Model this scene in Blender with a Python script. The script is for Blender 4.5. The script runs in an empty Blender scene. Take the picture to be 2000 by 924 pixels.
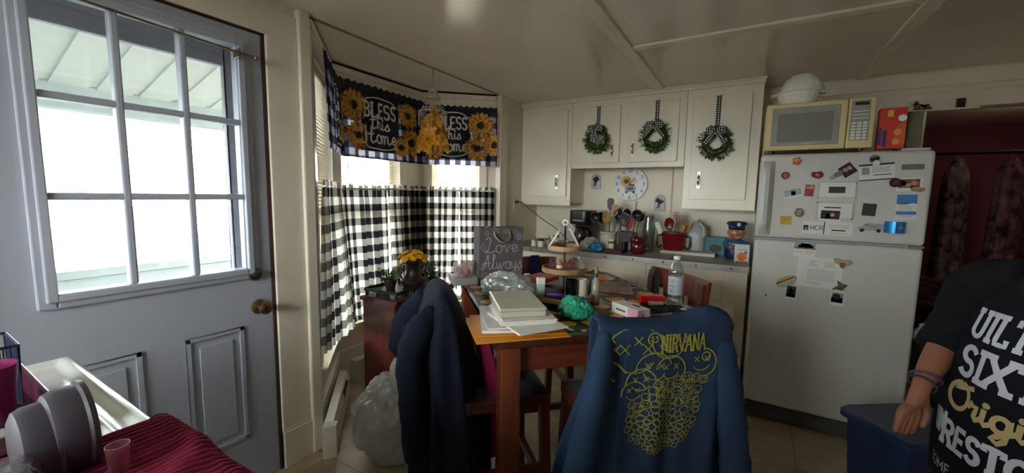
import bpy, bmesh, math, random
from mathutils import Vector, Matrix
R = math.radians
pi = math.pi
random.seed(7)
scn = bpy.context.scene
COL = scn.collection

# ------------------------------------------------------------------ camera, world, exposure
cam_d = bpy.data.cameras.new('camera')
cam_d.sensor_width = 36.0
cam_d.lens = 776.88 / 2000 * 36.0
cam_d.clip_start = 0.02
cam = bpy.data.objects.new('camera', cam_d)
COL.objects.link(cam)
CAMH = 1.38
_p, _r, _y = R(6.049), R(1.0), R(30.76)
_fw = Vector((0, math.cos(_p), -math.sin(_p))); _up = Vector((0, math.sin(_p), math.cos(_p))); _rt = Vector((1, 0, 0))
_rt, _up = _rt * math.cos(_r) + _up * math.sin(_r), _up * math.cos(_r) - _rt * math.sin(_r)
_Z = Matrix.Rotation(_y, 3, 'Z')
_rt, _up, _fw = _Z @ _rt, _Z @ _up, _Z @ _fw
cam.matrix_world = Matrix(((_rt.x, _up.x, -_fw.x, 0), (_rt.y, _up.y, -_fw.y, 0), (_rt.z, _up.z, -_fw.z, CAMH), (0, 0, 0, 1)))
scn.camera = cam
scn.view_settings.view_transform = 'Standard'
scn.view_settings.look = 'None'
scn.view_settings.gamma = 1.0
scn.view_settings.use_curve_mapping = False
scn.view_settings.exposure = 1.42
world = bpy.data.worlds.new('overcast_sky'); scn.world = world
world.use_nodes = True
wb = world.node_tree.nodes['Background']
wb.inputs[0].default_value = (1.0, 0.985, 0.955, 1); wb.inputs[1].default_value = 13.5
scn.cycles.max_bounces = 10; scn.cycles.diffuse_bounces = 6; scn.cycles.transparent_max_bounces = 16
scn.cycles.sample_clamp_indirect = 6.0
sun_d = bpy.data.lights.new('sun', 'SUN'); sun_d.energy = 5.0; sun_d.angle = R(6); sun_d.color = (1, .96, .9)
sun = bpy.data.objects.new('sun', sun_d); COL.objects.link(sun)
sun.rotation_euler = (R(30), 0, R(80))

def portal(name, M, w, h):
    d = bpy.data.lights.new(name, 'AREA'); d.shape = 'RECTANGLE'; d.size = w; d.size_y = h
    d.cycles.is_portal = True
    o = bpy.data.objects.new(name, d); COL.objects.link(o); o.matrix_world = M

# ------------------------------------------------------------------ helpers
def lin(c):
    if isinstance(c, str):
        c = [int(c[i:i + 2], 16) / 255 for i in (0, 2, 4)]
    return tuple(x / 12.92 if x <= .04045 else ((x + .055) / 1.055) ** 2.4 for x in c)

MATS = {}
def mat(name, col, rough=.5, metal=0, var=.12, scale=8, bump=0, bscale=60, spec=.5, trans=0, alpha=1, sheen=0, coat=0, emit=0, translucent=0):
    if name in MATS: return MATS[name]
    m = bpy.data.materials.new(name); m.use_nodes = True
    nt = m.node_tree; N = nt.nodes; L = nt.links
    b = N['Principled BSDF']
    c = lin(col)
    tc = N.new('ShaderNodeTexCoord')
    nz = N.new('ShaderNodeTexNoise'); nz.inputs['Scale'].default_value = scale; nz.inputs['Detail'].default_value = 3
    L.new(tc.outputs['Object'], nz.inputs['Vector'])
    rp = N.new('ShaderNodeValToRGB')
    rp.color_ramp.elements[0].position = .3; rp.color_ramp.elements[1].position = .7
    rp.color_ramp.elements[0].color = tuple(x * (1 - var) for x in c) + (1,)
    rp.color_ramp.elements[1].color = tuple(min(1, x * (1 + var)) for x in c) + (1,)
    L.new(nz.outputs['Fac'], rp.inputs['Fac']); L.new(rp.outputs['Color'], b.inputs['Base Color'])
    b.inputs['Roughness'].default_value = rough; b.inputs['Metallic'].default_value = metal
    b.inputs['Specular IOR Level'].default_value = spec
    b.inputs['Transmission Weight'].default_value = trans; b.inputs['Alpha'].default_value = alpha
    b.inputs['Sheen Weight'].default_value = sheen; b.inputs['Coat Weight'].default_value = coat
    if emit:
        L.new(rp.outputs['Color'], b.inputs['Emission Color']); b.inputs['Emission Strength'].default_value = emit
    if bump:
        n2 = N.new('ShaderNodeTexNoise'); n2.inputs['Scale'].default_value = bscale; n2.inputs['Detail'].default_value = 4
        L.new(tc.outputs['Object'], n2.inputs['Vector'])
        bp = N.new('ShaderNodeBump'); bp.inputs['Strength'].default_value = bump; bp.inputs['Distance'].default_value = .01
        L.new(n2.outputs['Fac'], bp.inputs['Height']); L.new(bp.outputs['Normal'], b.inputs['Normal'])
    if translucent:
        t = N.new('ShaderNodeBsdfTranslucent'); L.new(rp.outputs['Color'], t.inputs['Color'])
        mx = N.new('ShaderNodeMixShader'); mx.inputs[0].default_value = translucent
        L.new(b.outputs[0], mx.inputs[1]); L.new(t.outputs[0], mx.inputs[2]); L.new(mx.outputs[0], N['Material Output'].inputs['Surface'])
    MATS[name] = m
    return m

def wood(name, c1, c2, rough=.35, axis='X', scale=3.0, coat=.2):
    if name in MATS: return MATS[name]
    m = bpy.data.materials.new(name); m.use_nodes = True
    nt = m.node_tree; N = nt.nodes; L = nt.links; b = N['Principled BSDF']
    tc = N.new('ShaderNodeTexCoord'); mp = N.new('ShaderNodeMapping')
    s = {'X': (.6, 6, 6), 'Y': (6, .6, 6), 'Z': (6, 6, .6)}[axis]
    mp.inputs['Scale'].default_value = s
    L.new(tc.outputs['Object'], mp.inputs['Vector'])
    nz = N.new('ShaderNodeTexNoise'); nz.inputs['Scale'].default_value = scale; nz.inputs['Detail'].default_value = 6; nz.inputs['Distortion'].default_value = .6
    L.new(mp.outputs['Vector'], nz.inputs['Vector'])
    rp = N.new('ShaderNodeValToRGB')
    rp.color_ramp.elements[0].position = .3; rp.color_ramp.elements[1].position = .72
    rp.color_ramp.elements[0].color = lin(c1) + (1,); rp.color_ramp.elements[1].color = lin(c2) + (1,)
    L.new(nz.outputs['Fac'], rp.inputs['Fac']); L.new(rp.outputs['Color'], b.inputs['Base Color'])
    b.inputs['Roughness'].default_value = rough; b.inputs['Coat Weight'].default_value = coat
    MATS[name] = m
    return m

def glassy(name, tint='ffffff', gloss=.08, rough=.02, haze=0):
    """thin clear sheet: see-through with a mirror film, haze adds white scatter"""
    if name in MATS: return MATS[name]
    m = bpy.data.materials.new(name); m.use_nodes = True
    nt = m.node_tree; N = nt.nodes; L = nt.links
    for n in list(N):
        if n.type != 'OUTPUT_MATERIAL': N.remove(n)
    out = [n for n in N][0]
    t = N.new('ShaderNodeBsdfTransparent'); t.inputs[0].default_value = lin(tint) + (1,)
    g = N.new('ShaderNodeBsdfGlossy'); g.inputs['Roughness'].default_value = rough
    lw = N.new('ShaderNodeLayerWeight'); lw.inputs[0].default_value = .25
    mu = N.new('ShaderNodeMath'); mu.operation = 'MULTIPLY_ADD'; mu.inputs[1].default_value = .5; mu.inputs[2].default_value = gloss
    L.new(lw.outputs['Facing'], mu.inputs[0])
    mx = N.new('ShaderNodeMixShader'); L.new(mu.outputs[0], mx.inputs[0]); L.new(t.outputs[0], mx.inputs[1]); L.new(g.outputs[0], mx.inputs[2])
    last = mx
    if haze:
        d = N.new('ShaderNodeBsdfDiffuse'); d.inputs[0].default_value = lin(tint) + (1,)
        tr = N.new('ShaderNodeBsdfTranslucent'); tr.inputs[0].default_value = lin(tint) + (1,)
        m1 = N.new('ShaderNodeMixShader'); L.new(d.outputs[0], m1.inputs[1]); L.new(tr.outputs[0], m1.inputs[2])
        m2 = N.new('ShaderNodeMixShader'); m2.inputs[0].default_value = haze
        L.new(mx.outputs[0], m2.inputs[1]); L.new(m1.outputs[0], m2.inputs[2]); last = m2
    L.new(last.outputs[0], out.inputs['Surface'])
    MATS[name] = m
    return m

def gingham(name, cell, dark, mid, light, transl=.35, rough=.9):
    if name in MATS: return MATS[name]
    m = bpy.data.materials.new(name); m.use_nodes = True
    nt = m.node_tree; N = nt.nodes; L = nt.links; b = N['Principled BSDF']
    uv = N.new('ShaderNodeUVMap'); sp = N.new('ShaderNodeSeparateXYZ'); L.new(uv.outputs[0], sp.inputs[0])
    outs = []
    for k in (0, 1):
        d = N.new('ShaderNodeMath'); d.operation = 'DIVIDE'; d.inputs[1].default_value = 2 * cell; L.new(sp.outputs[k], d.inputs[0])
        f = N.new('ShaderNodeMath'); f.operation = 'FRACT'; L.new(d.outputs[0], f.inputs[0])
        g = N.new('ShaderNodeMath'); g.operation = 'GREATER_THAN'; g.inputs[1].default_value = .5; L.new(f.outputs[0], g.inputs[0]); outs.append(g)
    a = N.new('ShaderNodeMath'); a.operation = 'ADD'; L.new(outs[0].outputs[0], a.inputs[0]); L.new(outs[1].outputs[0], a.inputs[1])
    dv = N.new('ShaderNodeMath'); dv.operation = 'MULTIPLY'; dv.inputs[1].default_value = .5; L.new(a.outputs[0], dv.inputs[0])
    rp = N.new('ShaderNodeValToRGB'); cr = rp.color_ramp; cr.interpolation = 'CONSTANT'
    cr.elements[0].position = 0; cr.elements[0].color = lin(light) + (1,)
    cr.elements[1].position = .8; cr.elements[1].color = lin(dark) + (1,)
    e = cr.elements.new(.3); e.color = lin(mid) + (1,)
    L.new(dv.outputs[0], rp.inputs[0]); L.new(rp.outputs[0], b.inputs['Base Color'])
    b.inputs['Roughness'].default_value = rough; b.inputs['Specular IOR Level'].default_value = .1
    if transl:
        t = N.new('ShaderNodeBsdfTranslucent'); L.new(rp.outputs[0], t.inputs[0])
        mx = N.new('ShaderNodeMixShader'); mx.inputs[0].default_value = transl
        L.new(b.outputs[0], mx.inputs[1]); L.new(t.outputs[0], mx.inputs[2]); L.new(mx.outputs[0], N['Material Output'].inputs['Surface'])
    MATS[name] = m
    return m

class MB:
    def __init__(self, M=None):
        self.v = []; self.f = []; self.uv = []; self.M = M
    def _p(self, p):
        p = Vector(p)
        return self.M @ p if self.M else p
    def add(self, vs, fs, uvs=None):
        n = len(self.v)
        self.v += [self._p(p) for p in vs]
        self.f += [tuple(i + n for i in f) for f in fs]
        self.uv += list(uvs) if uvs else [(0, 0)] * len(vs)
        return self
    def box(self, x0, y0, z0, x1, y1, z1):
        x0, x1 = min(x0, x1), max(x0, x1); y0, y1 = min(y0, y1), max(y0, y1); z0, z1 = min(z0, z1), max(z0, z1)
        vs = [(x0, y0, z0), (x1, y0, z0), (x1, y1, z0), (x0, y1, z0), (x0, y0, z1), (x1, y0, z1), (x1, y1, z1), (x0, y1, z1)]
        return self.add(vs, [(3, 2, 1, 0), (4, 5, 6, 7), (0, 1, 5, 4), (1, 2, 6, 5), (2, 3, 7, 6), (3, 0, 4, 7)])
    def cbox(self, c, s, rot=None):
        h = [x / 2 for x in s]
        vs = []
        for dz in (-1, 1):
            for dx, dy in ((-1, -1), (1, -1), (1, 1), (-1, 1)):
                p = Vector((dx * h[0], dy * h[1], dz * h[2]))
                if rot: p = rot @ p
                vs.append(p + Vector(c))
        return self.add(vs, [(3, 2, 1, 0), (4, 5, 6, 7), (0, 1, 5, 4), (1, 2, 6, 5), (2, 3, 7, 6), (3, 0, 4, 7)])
    def rings(self, rings, caps=True, closed=True, loop=False):
        n = len(rings[0]); vs = [p for r in rings for p in r]; fs = []
        m = len(rings)
        for i in range(m if loop else m - 1):
            j = (i + 1) % m
            for k in range(n if closed else n - 1):
                l = (k + 1) % n
                fs.append((i * n + k, i * n + l, j * n + l, j * n + k))
        if caps and closed and not loop:
            fs.append(tuple(reversed(range(n)))); fs.append(tuple((m - 1) * n + k for k in range(n)))
        return self.add(vs, fs)
    def tube(self, pts, r, n=10, caps=True, loop=False, flat=1.0):
        pts = [Vector(p) for p in pts]; rr = r if isinstance(r, (list, tuple)) else [r] * len(pts)
        rings = []; prev = None
        for i, p in enumerate(pts):
            if loop: t = pts[(i + 1) % len(pts)] - pts[i - 1]
            else: t = pts[min(i + 1, len(pts) - 1)] - pts[max(i - 1, 0)]
            t.normalize()
            if prev is None:
                a = Vector((0, 0, 1)) if abs(t.z) < .9 else Vector((1, 0, 0))
                nrm = (a - t * a.dot(t)).normalized()
            else:
                nrm = (prev - t * prev.dot(t))
                nrm = nrm.normalized() if nrm.length > 1e-6 else prev
            prev = nrm; bi = t.cross(nrm)
            rings.append([p + (nrm * math.cos(2 * pi * k / n) + bi * math.sin(2 * pi * k / n) * flat) * rr[i] for k in range(n)])
        return self.rings(rings, caps, True, loop)
    def cyl(self, p0, p1, r0, r1=None, n=24):
        return self.tube([p0, p1], [r0, r0 if r1 is None else r1], n)
    def lathe(self, prof, n=32, c=(0, 0, 0), sx=1, sy=1, caps=True, fn=None):
        rings = []
        for r, z in prof:
            ring = []
            for k in range(n):
                a = 2 * pi * k / n; q = r * (fn(a, z) if fn else 1)
                ring.append((c[0] + q * sx * math.cos(a), c[1] + q * sy * math.sin(a), c[2] + z))
            rings.append(ring)
        return self.rings(rings, caps)
    def sheet(self, fn, nu, nv, closed=False, uvf=None):
        vs = []; uvs = []; fs = []
        for j in range(nv + 1):
            for i in range(nu + 1):
                u, v = i / nu, j / nv
                vs.append(fn(u, v)); uvs.append(uvf(u, v) if uvf else (u, v))
        w = nu + 1
        for j in range(nv):
            for i in range(nu):
                fs.append((j * w + i, j * w + i + 1, (j + 1) * w + i + 1, (j + 1) * w + i))
        return self.add(vs, fs, uvs)
    def prism(self, poly, z0, z1, fn=None):
        """2D polygon extruded from z0 to z1; fn maps (x, y, z) to space"""
        fn = fn or (lambda x, y, z: (x, y, z)); n = len(poly)
        vs = [fn(x, y, z0) for x, y in poly] + [fn(x, y, z1) for x, y in poly]
        fs = [tuple(reversed(range(n))), tuple(range(n, 2 * n))] + [(i, (i + 1) % n, n + (i + 1) % n, n + i) for i in range(n)]
        return self.add(vs, fs)
    def ball(self, c, r, n=16, m=10, s=(1, 1, 1)):
        rings = []
        for j in range(m + 1):
            t = pi * j / m; q = max(math.sin(t), .02)
            rings.append([(c[0] + r * s[0] * q * math.cos(2 * pi * k / n), c[1] + r * s[1] * q * math.sin(2 * pi * k / n), c[2] - r * s[2] * math.cos(t)) for k in range(n)])
        return self.rings(rings)
    def ribbon(self, line, w, fn, step=.01, closed=False):
        """flat stroke of width w along a 2D polyline, every point sent through fn(x, y)"""
        pts = [Vector((p[0], p[1])) for p in line]
        if closed: pts.append(pts[0])
        res = [pts[0]]
        for a, b in zip(pts, pts[1:]):
            k = max(1, int((b - a).length / step))
            for i in range(1, k + 1): res.append(a.lerp(b, i / k))
        if len(res) < 2: return self
        if not closed:
            d0 = (res[0] - res[1]).normalized() * w * .5; d1 = (res[-1] - res[-2]).normalized() * w * .5
            if (res[0] - res[1]).length > 1e-9: res[0] = res[0] + d0 * .6
            if (res[-1] - res[-2]).length > 1e-9: res[-1] = res[-1] + d1 * .6
        vs = []
        for i, p in enumerate(res):
            t = res[min(i + 1, len(res) - 1)] - res[max(i - 1, 0)]
            if t.length < 1e-9: t = Vector((1, 0))
            t.normalize(); nn = Vector((-t.y, t.x)) * w * .5
            vs.append(fn(*(p + nn))); vs.append(fn(*(p - nn)))
        return self.add(vs, [(2 * i, 2 * i + 1, 2 * i + 3, 2 * i + 2) for i in range(len(res) - 1)])
    def disc(self, c, r, fn, n=20, ry=None, rot=0):
        ry = ry or r; vs = [fn(*c)]
        for k in range(n):
            a = 2 * pi * k / n; x, y = r * math.cos(a), ry * math.sin(a)
            vs.append(fn(c[0] + x * math.cos(rot) - y * math.sin(rot), c[1] + x * math.sin(rot) + y * math.cos(rot)))
        return self.add(vs, [(0, 1 + k, 1 + (k + 1) % n) for k in range(n)])
    def rect(self, x0, y0, x1, y1, fn, n=1, m=1, rot=0):
        cx, cy = (x0 + x1) / 2, (y0 + y1) / 2
        def g(u, v):
            x, y = x0 + (x1 - x0) * u - cx, y0 + (y1 - y0) * v - cy
            return fn(cx + x * math.cos(rot) - y * math.sin(rot), cy + x * math.sin(rot) + y * math.cos(rot))
        return self.sheet(g, n, m)
    def build(self, name, m, parent=None, smooth=False, bevel=0, seg=2, sub=0, solid=0, loc=None, sharp=40, off=0):
        me = bpy.data.meshes.new(name)
        me.from_pydata([tuple(p) for p in self.v], [], self.f)
        if any(u != (0, 0) for u in self.uv):
            ul = me.uv_layers.new(name='UVMap')
            for lp in me.loops: ul.data[lp.index].uv = self.uv[lp.vertex_index]
        bm = bmesh.new(); bm.from_mesh(me)
        if not any(u != (0, 0) for u in self.uv): bmesh.ops.remove_doubles(bm, verts=bm.verts, dist=1e-6)
        bmesh.ops.recalc_face_normals(bm, faces=bm.faces)
        bm.to_mesh(me); bm.free()
        me.materials.append(m)
        if smooth:
            me.polygons.foreach_set('use_smooth', [True] * len(me.polygons))
            try: me.set_sharp_from_angle(angle=R(sharp))
            except Exception: pass
        o = bpy.data.objects.new(name, me); COL.objects.link(o)
        if parent: o.parent = parent
        if loc: o.location = loc
        if solid:
            s = o.modifiers.new('solid', 'SOLIDIFY'); s.thickness = solid; s.offset = off
        if bevel:
            bv = o.modifiers.new('bevel', 'BEVEL'); bv.width = bevel; bv.segments = seg; bv.limit_method = 'ANGLE'; bv.angle_limit = R(35)
        if sub:
            s = o.modifiers.new('sub', 'SUBSURF'); s.levels = sub; s.render_levels = sub
        return o

def tag(o, label=None, cat=None, group=None, kind=None):
    if label: o['label'] = label
    if cat: o['category'] = cat
    if group: o['group'] = group
    if kind: o['kind'] = kind
    return o
def struct(o): o['kind'] = 'structure'; return o
def thing(name, label, cat, loc=(0, 0, 0), rz=0, group=None):
    o = bpy.data.objects.new(name, None); COL.objects.link(o); o.empty_display_size = .05
    o.location = loc; o.rotation_euler = (0, 0, rz)
    return tag(o, label, cat, group)
def kids(o): return [c for c in bpy.data.objects if c.parent == o]
def dup(o, loc=None, rz=None, label=None, parent=None, scale=None):
    c = o.copy(); COL.objects.link(c)
    if parent: c.parent = parent
    if loc is not None: c.location = loc
    if rz is not None: c.rotation_euler = (0, 0, rz)
    if scale: c.scale = scale
    if label: c['label'] = label
    for k in kids(o): dup(k, parent=c)
    return c
def frame(o, u, n):
    """matrix: local x along u, local y along n, z up"""
    u = Vector(u).normalized(); n = Vector(n).normalized(); o = Vector(o)
    return Matrix(((u.x, n.x, 0, o.x), (u.y, n.y, 0, o.y), (0, 0, 1, o.z), (0, 0, 0, 1)))
def smooth(t): t = max(0, min(1, t)); return t * t * (3 - 2 * t)
def lerp(a, b, t): return a + (b - a) * t
def interp(tab, x):
    if x <= tab[0][0]: return tab[0][1]
    for (a, p), (b, q) in zip(tab, tab[1:]):
        if x <= b:
            t = (x - a) / (b - a)
            return tuple(lerp(i, j, t) for i, j in zip(p, q)) if isinstance(p, tuple) else lerp(p, q, t)
    return tab[-1][1]

# ------------------------------------------------------------------ stroke lettering
def arc(cx, cy, rx, ry, a0, a1, n=10):
    return [(cx + rx * math.cos(R(a0 + (a1 - a0) * i / n)), cy + ry * math.sin(R(a0 + (a1 - a0) * i / n))) for i in range(n + 1)]
CAPS = {
 'A': (.8, [[(0, 0), (.4, 1), (.8, 0)], [(.15, .36), (.65, .36)]]),
 'B': (.7, [[(.1, 0), (.1, 1)], [(.1, 1)] + arc(.38, .76, .26, .24, 90, -90) + [(.1, .52)], [(.1, .52)] + arc(.4, .26, .3, .26, 90, -90) + [(.1, 0)]]),
 'C': (.75, [arc(.42, .5, .38, .5, 55, 305, 16)]),
 'E': (.65, [[(.6, 1), (.1, 1), (.1, 0), (.6, 0)], [(.1, .52), (.5, .52)]]),
 'H': (.75, [[(.1, 0), (.1, 1)], [(.65, 0), (.65, 1)], [(.1, .5), (.65, .5)]]),
 'I': (.3, [[(.15, 0), (.15, 1)]]),
 'L': (.6, [[(.1, 1), (.1, 0), (.58, 0), (.58, .18)]]),
 'M': (.95, [[(.1, 0), (.1, 1), (.47, .25), (.85, 1), (.85, 0)]]),
 'N': (.8, [[(.1, 0), (.1, 1), (.7, 0), (.7, 1)]]),
 'O': (.85, [arc(.42, .5, .38, .5, 90, 450, 22)]),
 'R': (.75, [[(.1, 0), (.1, 1)], [(.1, 1)] + arc(.4, .75, .27, .25, 90, -90) + [(.1, .5)], [(.38, .5), (.7, 0)]]),
 'S': (.65, [arc(.33, .75, .26, .25, 30, 270, 12) + arc(.33, .25, .27, .25, 90, -150, 12)]),
 'T': (.7, [[(.35, 0), (.35, 1)], [(0, .85), (0, 1), (.7, 1), (.7, .85)]]),
 'U': (.75, [[(.1, 1), (.1, .3)] + arc(.37, .3, .27, .3, 180, 360) + [(.64, 1)]]),
 'V': (.8, [[(0, 1), (.4, 0), (.8, 1)]]),
 'X': (.8, [[(0, 0), (.75, 1)], [(0, 1), (.75, 0)]]),
 'Y': (.8, [[(0, 1), (.4, .5), (.8, 1)], [(.4, .5), (.4, 0)]]),
 'D': (.75, [[(.1, 0), (.1, 1)] + arc(.3, .5, .38, .5, 90, -90) + [(.1, 0)]]),
 ' ': (.4, []),
 '0': (.6, [arc(.3, .5, .25, .5, 90, 450, 18)]),
 '1': (.4, [[(.05, .8), (.2, 1), (.2, 0)], [(.05, 0), (.36, 0)]]),
 '2': (.6, [arc(.3, .72, .25, .28, 170, -30, 10) + [(.05, 0), (.57, 0)]]),
 '3': (.6, [arc(.28, .75, .22, .25, 150, -90, 10) + arc(.28, .26, .27, .26, 90, -150, 10)]),
 '4': (.65, [[(.45, 0), (.45, 1), (.03, .3), (.62, .3)]]),
 '5': (.6, [[(.52, 1), (.1, 1), (.08, .55)] + arc(.28, .32, .26, .32, 110, -140, 12)]),
 '6': (.6, [[(.48, .98)] + arc(.42, .4, .36, .6, 100, 180, 6) + arc(.31, .29, .25, .29, 180, 540, 16)]),
 '7': (.6, [[(.03, .85), (.03, 1), (.55, 1), (.22, 0)]]),
 '8': (.6, [arc(.3, .76, .2, .24, -90, 270, 14) + arc(.3, .26, .25, .26, 90, -270, 16)]),
 '9': (.6, [arc(.3, .7, .25, .3, 0, 360, 16) + [(.53, .4), (.4, .1), (.15, 0)]]),
 '-': (.5, [[(.05, .45), (.4, .45)]]),
}
# joined hand-lettering: x-height .5, ascender 1, descender -.4
SCR = {
 'o': (.48, [arc(.22, .25, .2, .25, 90, 450, 16) + [(.36, .42), (.48, .4)]]),
 'm': (.8, [[(0, .4), (.06, .5), (.08, 0), (.1, .3)] + arc(.2, .36, .1, .14, 160, 0, 6) + [(.3, 0), (.32, .3)] + arc(.43, .36, .1, .14, 160, 0, 6) + [(.54, .1), (.62, 0), (.78, .12)]]),
 'n': (.58, [[(0, .4), (.06, .5), (.08, 0), (.1, .3)] + arc(.22, .36, .11, .14, 160, 0, 6) + [(.34, .08), (.42, 0), (.56, .12)]]),
 'e': (.46, [[(.02, .22), (.36, .3)] + arc(.21, .27, .17, .23, 10, 320, 14) + [(.46, .15)]]),
 't': (.38, [[(.14, .95), (.1, .15), (.18, 0), (.34, .12)], [(-.04, .62), (.32, .66)]]),
 'h': (.58, [[(.1, 1), (.06, 0), (.09, .3)] + arc(.22, .36, .12, .14, 160, 0, 6) + [(.34, .08), (.42, 0), (.56, .12)]]),
 'i': (.3, [[(.06, .48), (.06, .1), (.14, 0), (.28, .12)], arc(.08, .68, .03, .03, 0, 360, 6)]),
 's': (.38, [[(0, .1), (.2, .5), (.26, .42)] + arc(.17, .16, .15, .16, 60, -150, 8), [(.2, 0), (.38, .12)]]),
 'l': (.34, [[(0, .2), (.2, .75)] + arc(.16, .85, .07, .13, 0, 180, 6) + [(.08, .15), (.16, 0), (.32, .14)]]),
 'v': (.5, [[(0, .42), (.08, .5), (.2, 0), (.38, .48), (.5, .42)]]),
 'w': (.7, [[(0, .45), (.1, .05), (.18, 0), (.3, .42), (.36, .05), (.44, 0), (.58, .48), (.7, .42)]]),
 'a': (.5, [arc(.2, .25, .19, .25, 30, 380, 14) + [(.38, .5), (.36, .1), (.42, 0), (.52, .12)]]),
 'y': (.5, [[(0, .45), (.06, .15), (.18, .05), (.3, .15), (.36, .5)], [(.36, .5), (.3, -.25), (.15, -.42), (.04, -.3), (.2, -.1), (.5, .15)]]),
 'r': (.42, [[(0, .35), (.1, .56), (.14, .44), (.28, .46), (.24, .1), (.3, 0), (.42, .12)]]),
 'g': (.52, [arc(.2, .25, .19, .25, 30, 380, 14) + [(.38, .5), (.34, -.25), (.2, -.42), (.06, -.3), (.24, -.08), (.52, .15)]]),
 'L': (.7, [[(.1, .85), (.3, 1), (.42, .85), (.25, .2), (.1, .02), (0, .12), (.15, .15), (.45, 0), (.7, .15)]]),
 'A': (.8, [[(-.05, .1), (.1, 0), (.5, 1), (.55, .2), (.65, 0), (.8, .15)], [(.1, .4), (.7, .45)]]),
 'H': (.85, [[(.05, .85), (.18, 1), (.12, 0)], [(.62, 1), (.55, .2), (.65, 0), (.8, .12)], [(.0, .45), (.7, .55)]]),
 'O': (.9, [arc(.42, .5, .4, .5, 100, 440, 20) + [(.2, .75), (.5, .85), (.9, 1)]]),
 ' ': (.3, []),
}
def text_lines(s, font=CAPS, size=1, gap=.15, slab=0, squash=1):
    out = []; x = 0
    for ch in s:
        w, st = font[ch]
        for l in st:
            out.append([((x + px) * size * squash, py * size) for px, py in l])
            if slab:
                for a, b in ((l[0], l[1]), (l[-1], l[-2])):
                    if abs(a[1] - b[1]) > .2 and (a[1] < .03 or a[1] > .97):
                        out.append([((x + a[0] - slab) * size * squash, a[1] * size), ((x + a[0] + slab) * size * squash, a[1] * size)])
        x += w + gap
    return out, (x - gap) * size * squash
def write(mb, s, cx, y, size, w, fn, font=CAPS, gap=.15, slab=0, squash=1, left=False, step=.01, rot=0):
    ls, W = text_lines(s, font, size, gap, slab, squash); ox = cx if left else cx - W / 2
    c, sn = math.cos(rot), math.sin(rot)
    for l in ls:
        mb.ribbon([(ox + px * c - py * sn, y + px * sn + py * c) for px, py in l], w, fn, step)
    return mb
# ------------------------------------------------------------------ shared materials
M_wall = mat('cream_wall_paint', 'e2dac9', .55, var=.05, scale=2, bump=.05, bscale=25)
M_lowwall = mat('pinkish_lower_wall_paint', 'c9b9ac', .6, var=.05, scale=2)
M_trim = mat('cream_gloss_trim', 'e6dfcf', .35, var=.06, scale=4)
M_ceil = mat('gloss_ceiling_paint', 'e2dacd', .17, var=.06, scale=1.2, bump=.05, bscale=7)
M_white = mat('white_paint', 'e6e5e2', .4, var=.04)
M_door = mat('door_paint', 'aeb3c3', .38, var=.03, scale=3)
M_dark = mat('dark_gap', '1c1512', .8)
M_brown = mat('brown_weatherstrip', '3c221d', .7)
M_cab = mat('cream_cabinet_paint', 'e6decd', .33, var=.05, scale=3)
M_chrome = mat('chrome', 'c8c8c8', .15, 1)
M_steel = mat('brushed_steel', 'b4b2ac', .3, 1, bump=.05)
M_brass = mat('aged_brass', '8a7350', .35, 1)
M_black = mat('black_plastic', '121213', .35)
M_wplastic = mat('white_plastic', 'e4e3df', .35)
M_glass = glassy('window_glass', 'f4f8f8', .04)
CZ = 2.23
XL = -1.916; YB = 3.72; XR = 2.6; YR = -1.7
def W(name, mb, m, **k): return struct(mb.build(name, m, **k))

# floor: vinyl sheet with a faint tile grid
def floor_mat():
    m = bpy.data.materials.new('vinyl_floor'); m.use_nodes = True
    nt = m.node_tree; N = nt.nodes; L = nt.links; b = N['Principled BSDF']
    tc = N.new('ShaderNodeTexCoord'); br = N.new('ShaderNodeTexBrick')
    br.offset = 0; br.inputs['Scale'].default_value = 1; br.inputs['Brick Width'].default_value = .3; br.inputs['Row Height'].default_value = .3
    br.inputs['Mortar Size'].default_value = .004
    br.inputs['Color1'].default_value = lin('a8977e') + (1,); br.inputs['Color2'].default_value = lin('a08f78') + (1,); br.inputs['Mortar'].default_value = lin('897861') + (1,)
    L.new(tc.outputs['Object'], br.inputs['Vector'])
    nz = N.new('ShaderNodeTexNoise'); nz.inputs['Scale'].default_value = 9; nz.inputs['Detail'].default_value = 6; L.new(tc.outputs['Object'], nz.inputs['Vector'])
    mx = N.new('ShaderNodeMixRGB'); mx.blend_type = 'OVERLAY'; mx.inputs[0].default_value = .35
    L.new(br.outputs['Color'], mx.inputs[1]); L.new(nz.outputs['Fac'], mx.inputs[2]); L.new(mx.outputs[0], b.inputs['Base Color'])
    b.inputs['Roughness'].default_value = .42
    return m
W('floor', MB().box(-2.7, YR - .1, -.05, XR + .1, 6.6, 0), floor_mat())

# ceiling with the seam of the bay, and batten strips
W('ceiling', MB().box(XL, YR - .1, CZ, XR + .1, 6.6, CZ + .05), M_ceil)
bay = [(-1.916, 1.22), (-2.44, 1.70), (-2.44, 2.55), (-1.95, 2.97)]
W('ceiling_bay', MB().prism([(-1.916, 1.12), (-2.0, 1.12), (-2.52, 1.60), (-2.52, 2.65), (-1.98, 3.08), (-1.916, 3.08)], CZ + .001, CZ + .05), M_ceil)
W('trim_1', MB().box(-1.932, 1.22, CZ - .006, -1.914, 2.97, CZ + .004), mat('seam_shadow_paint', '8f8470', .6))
W('trim_2', MB().box(-.71, YR, CZ - .014, -.635, 3.36, CZ + .002), M_trim, bevel=.004)
W('trim_3', MB().box(-.635, 2.37, CZ - .013, .575, 2.425, CZ + .002), M_trim, bevel=.004)
W('trim_4', MB().box(.575, YR, CZ - .014, .645, YB, CZ + .002), M_trim, bevel=.004)

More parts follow.
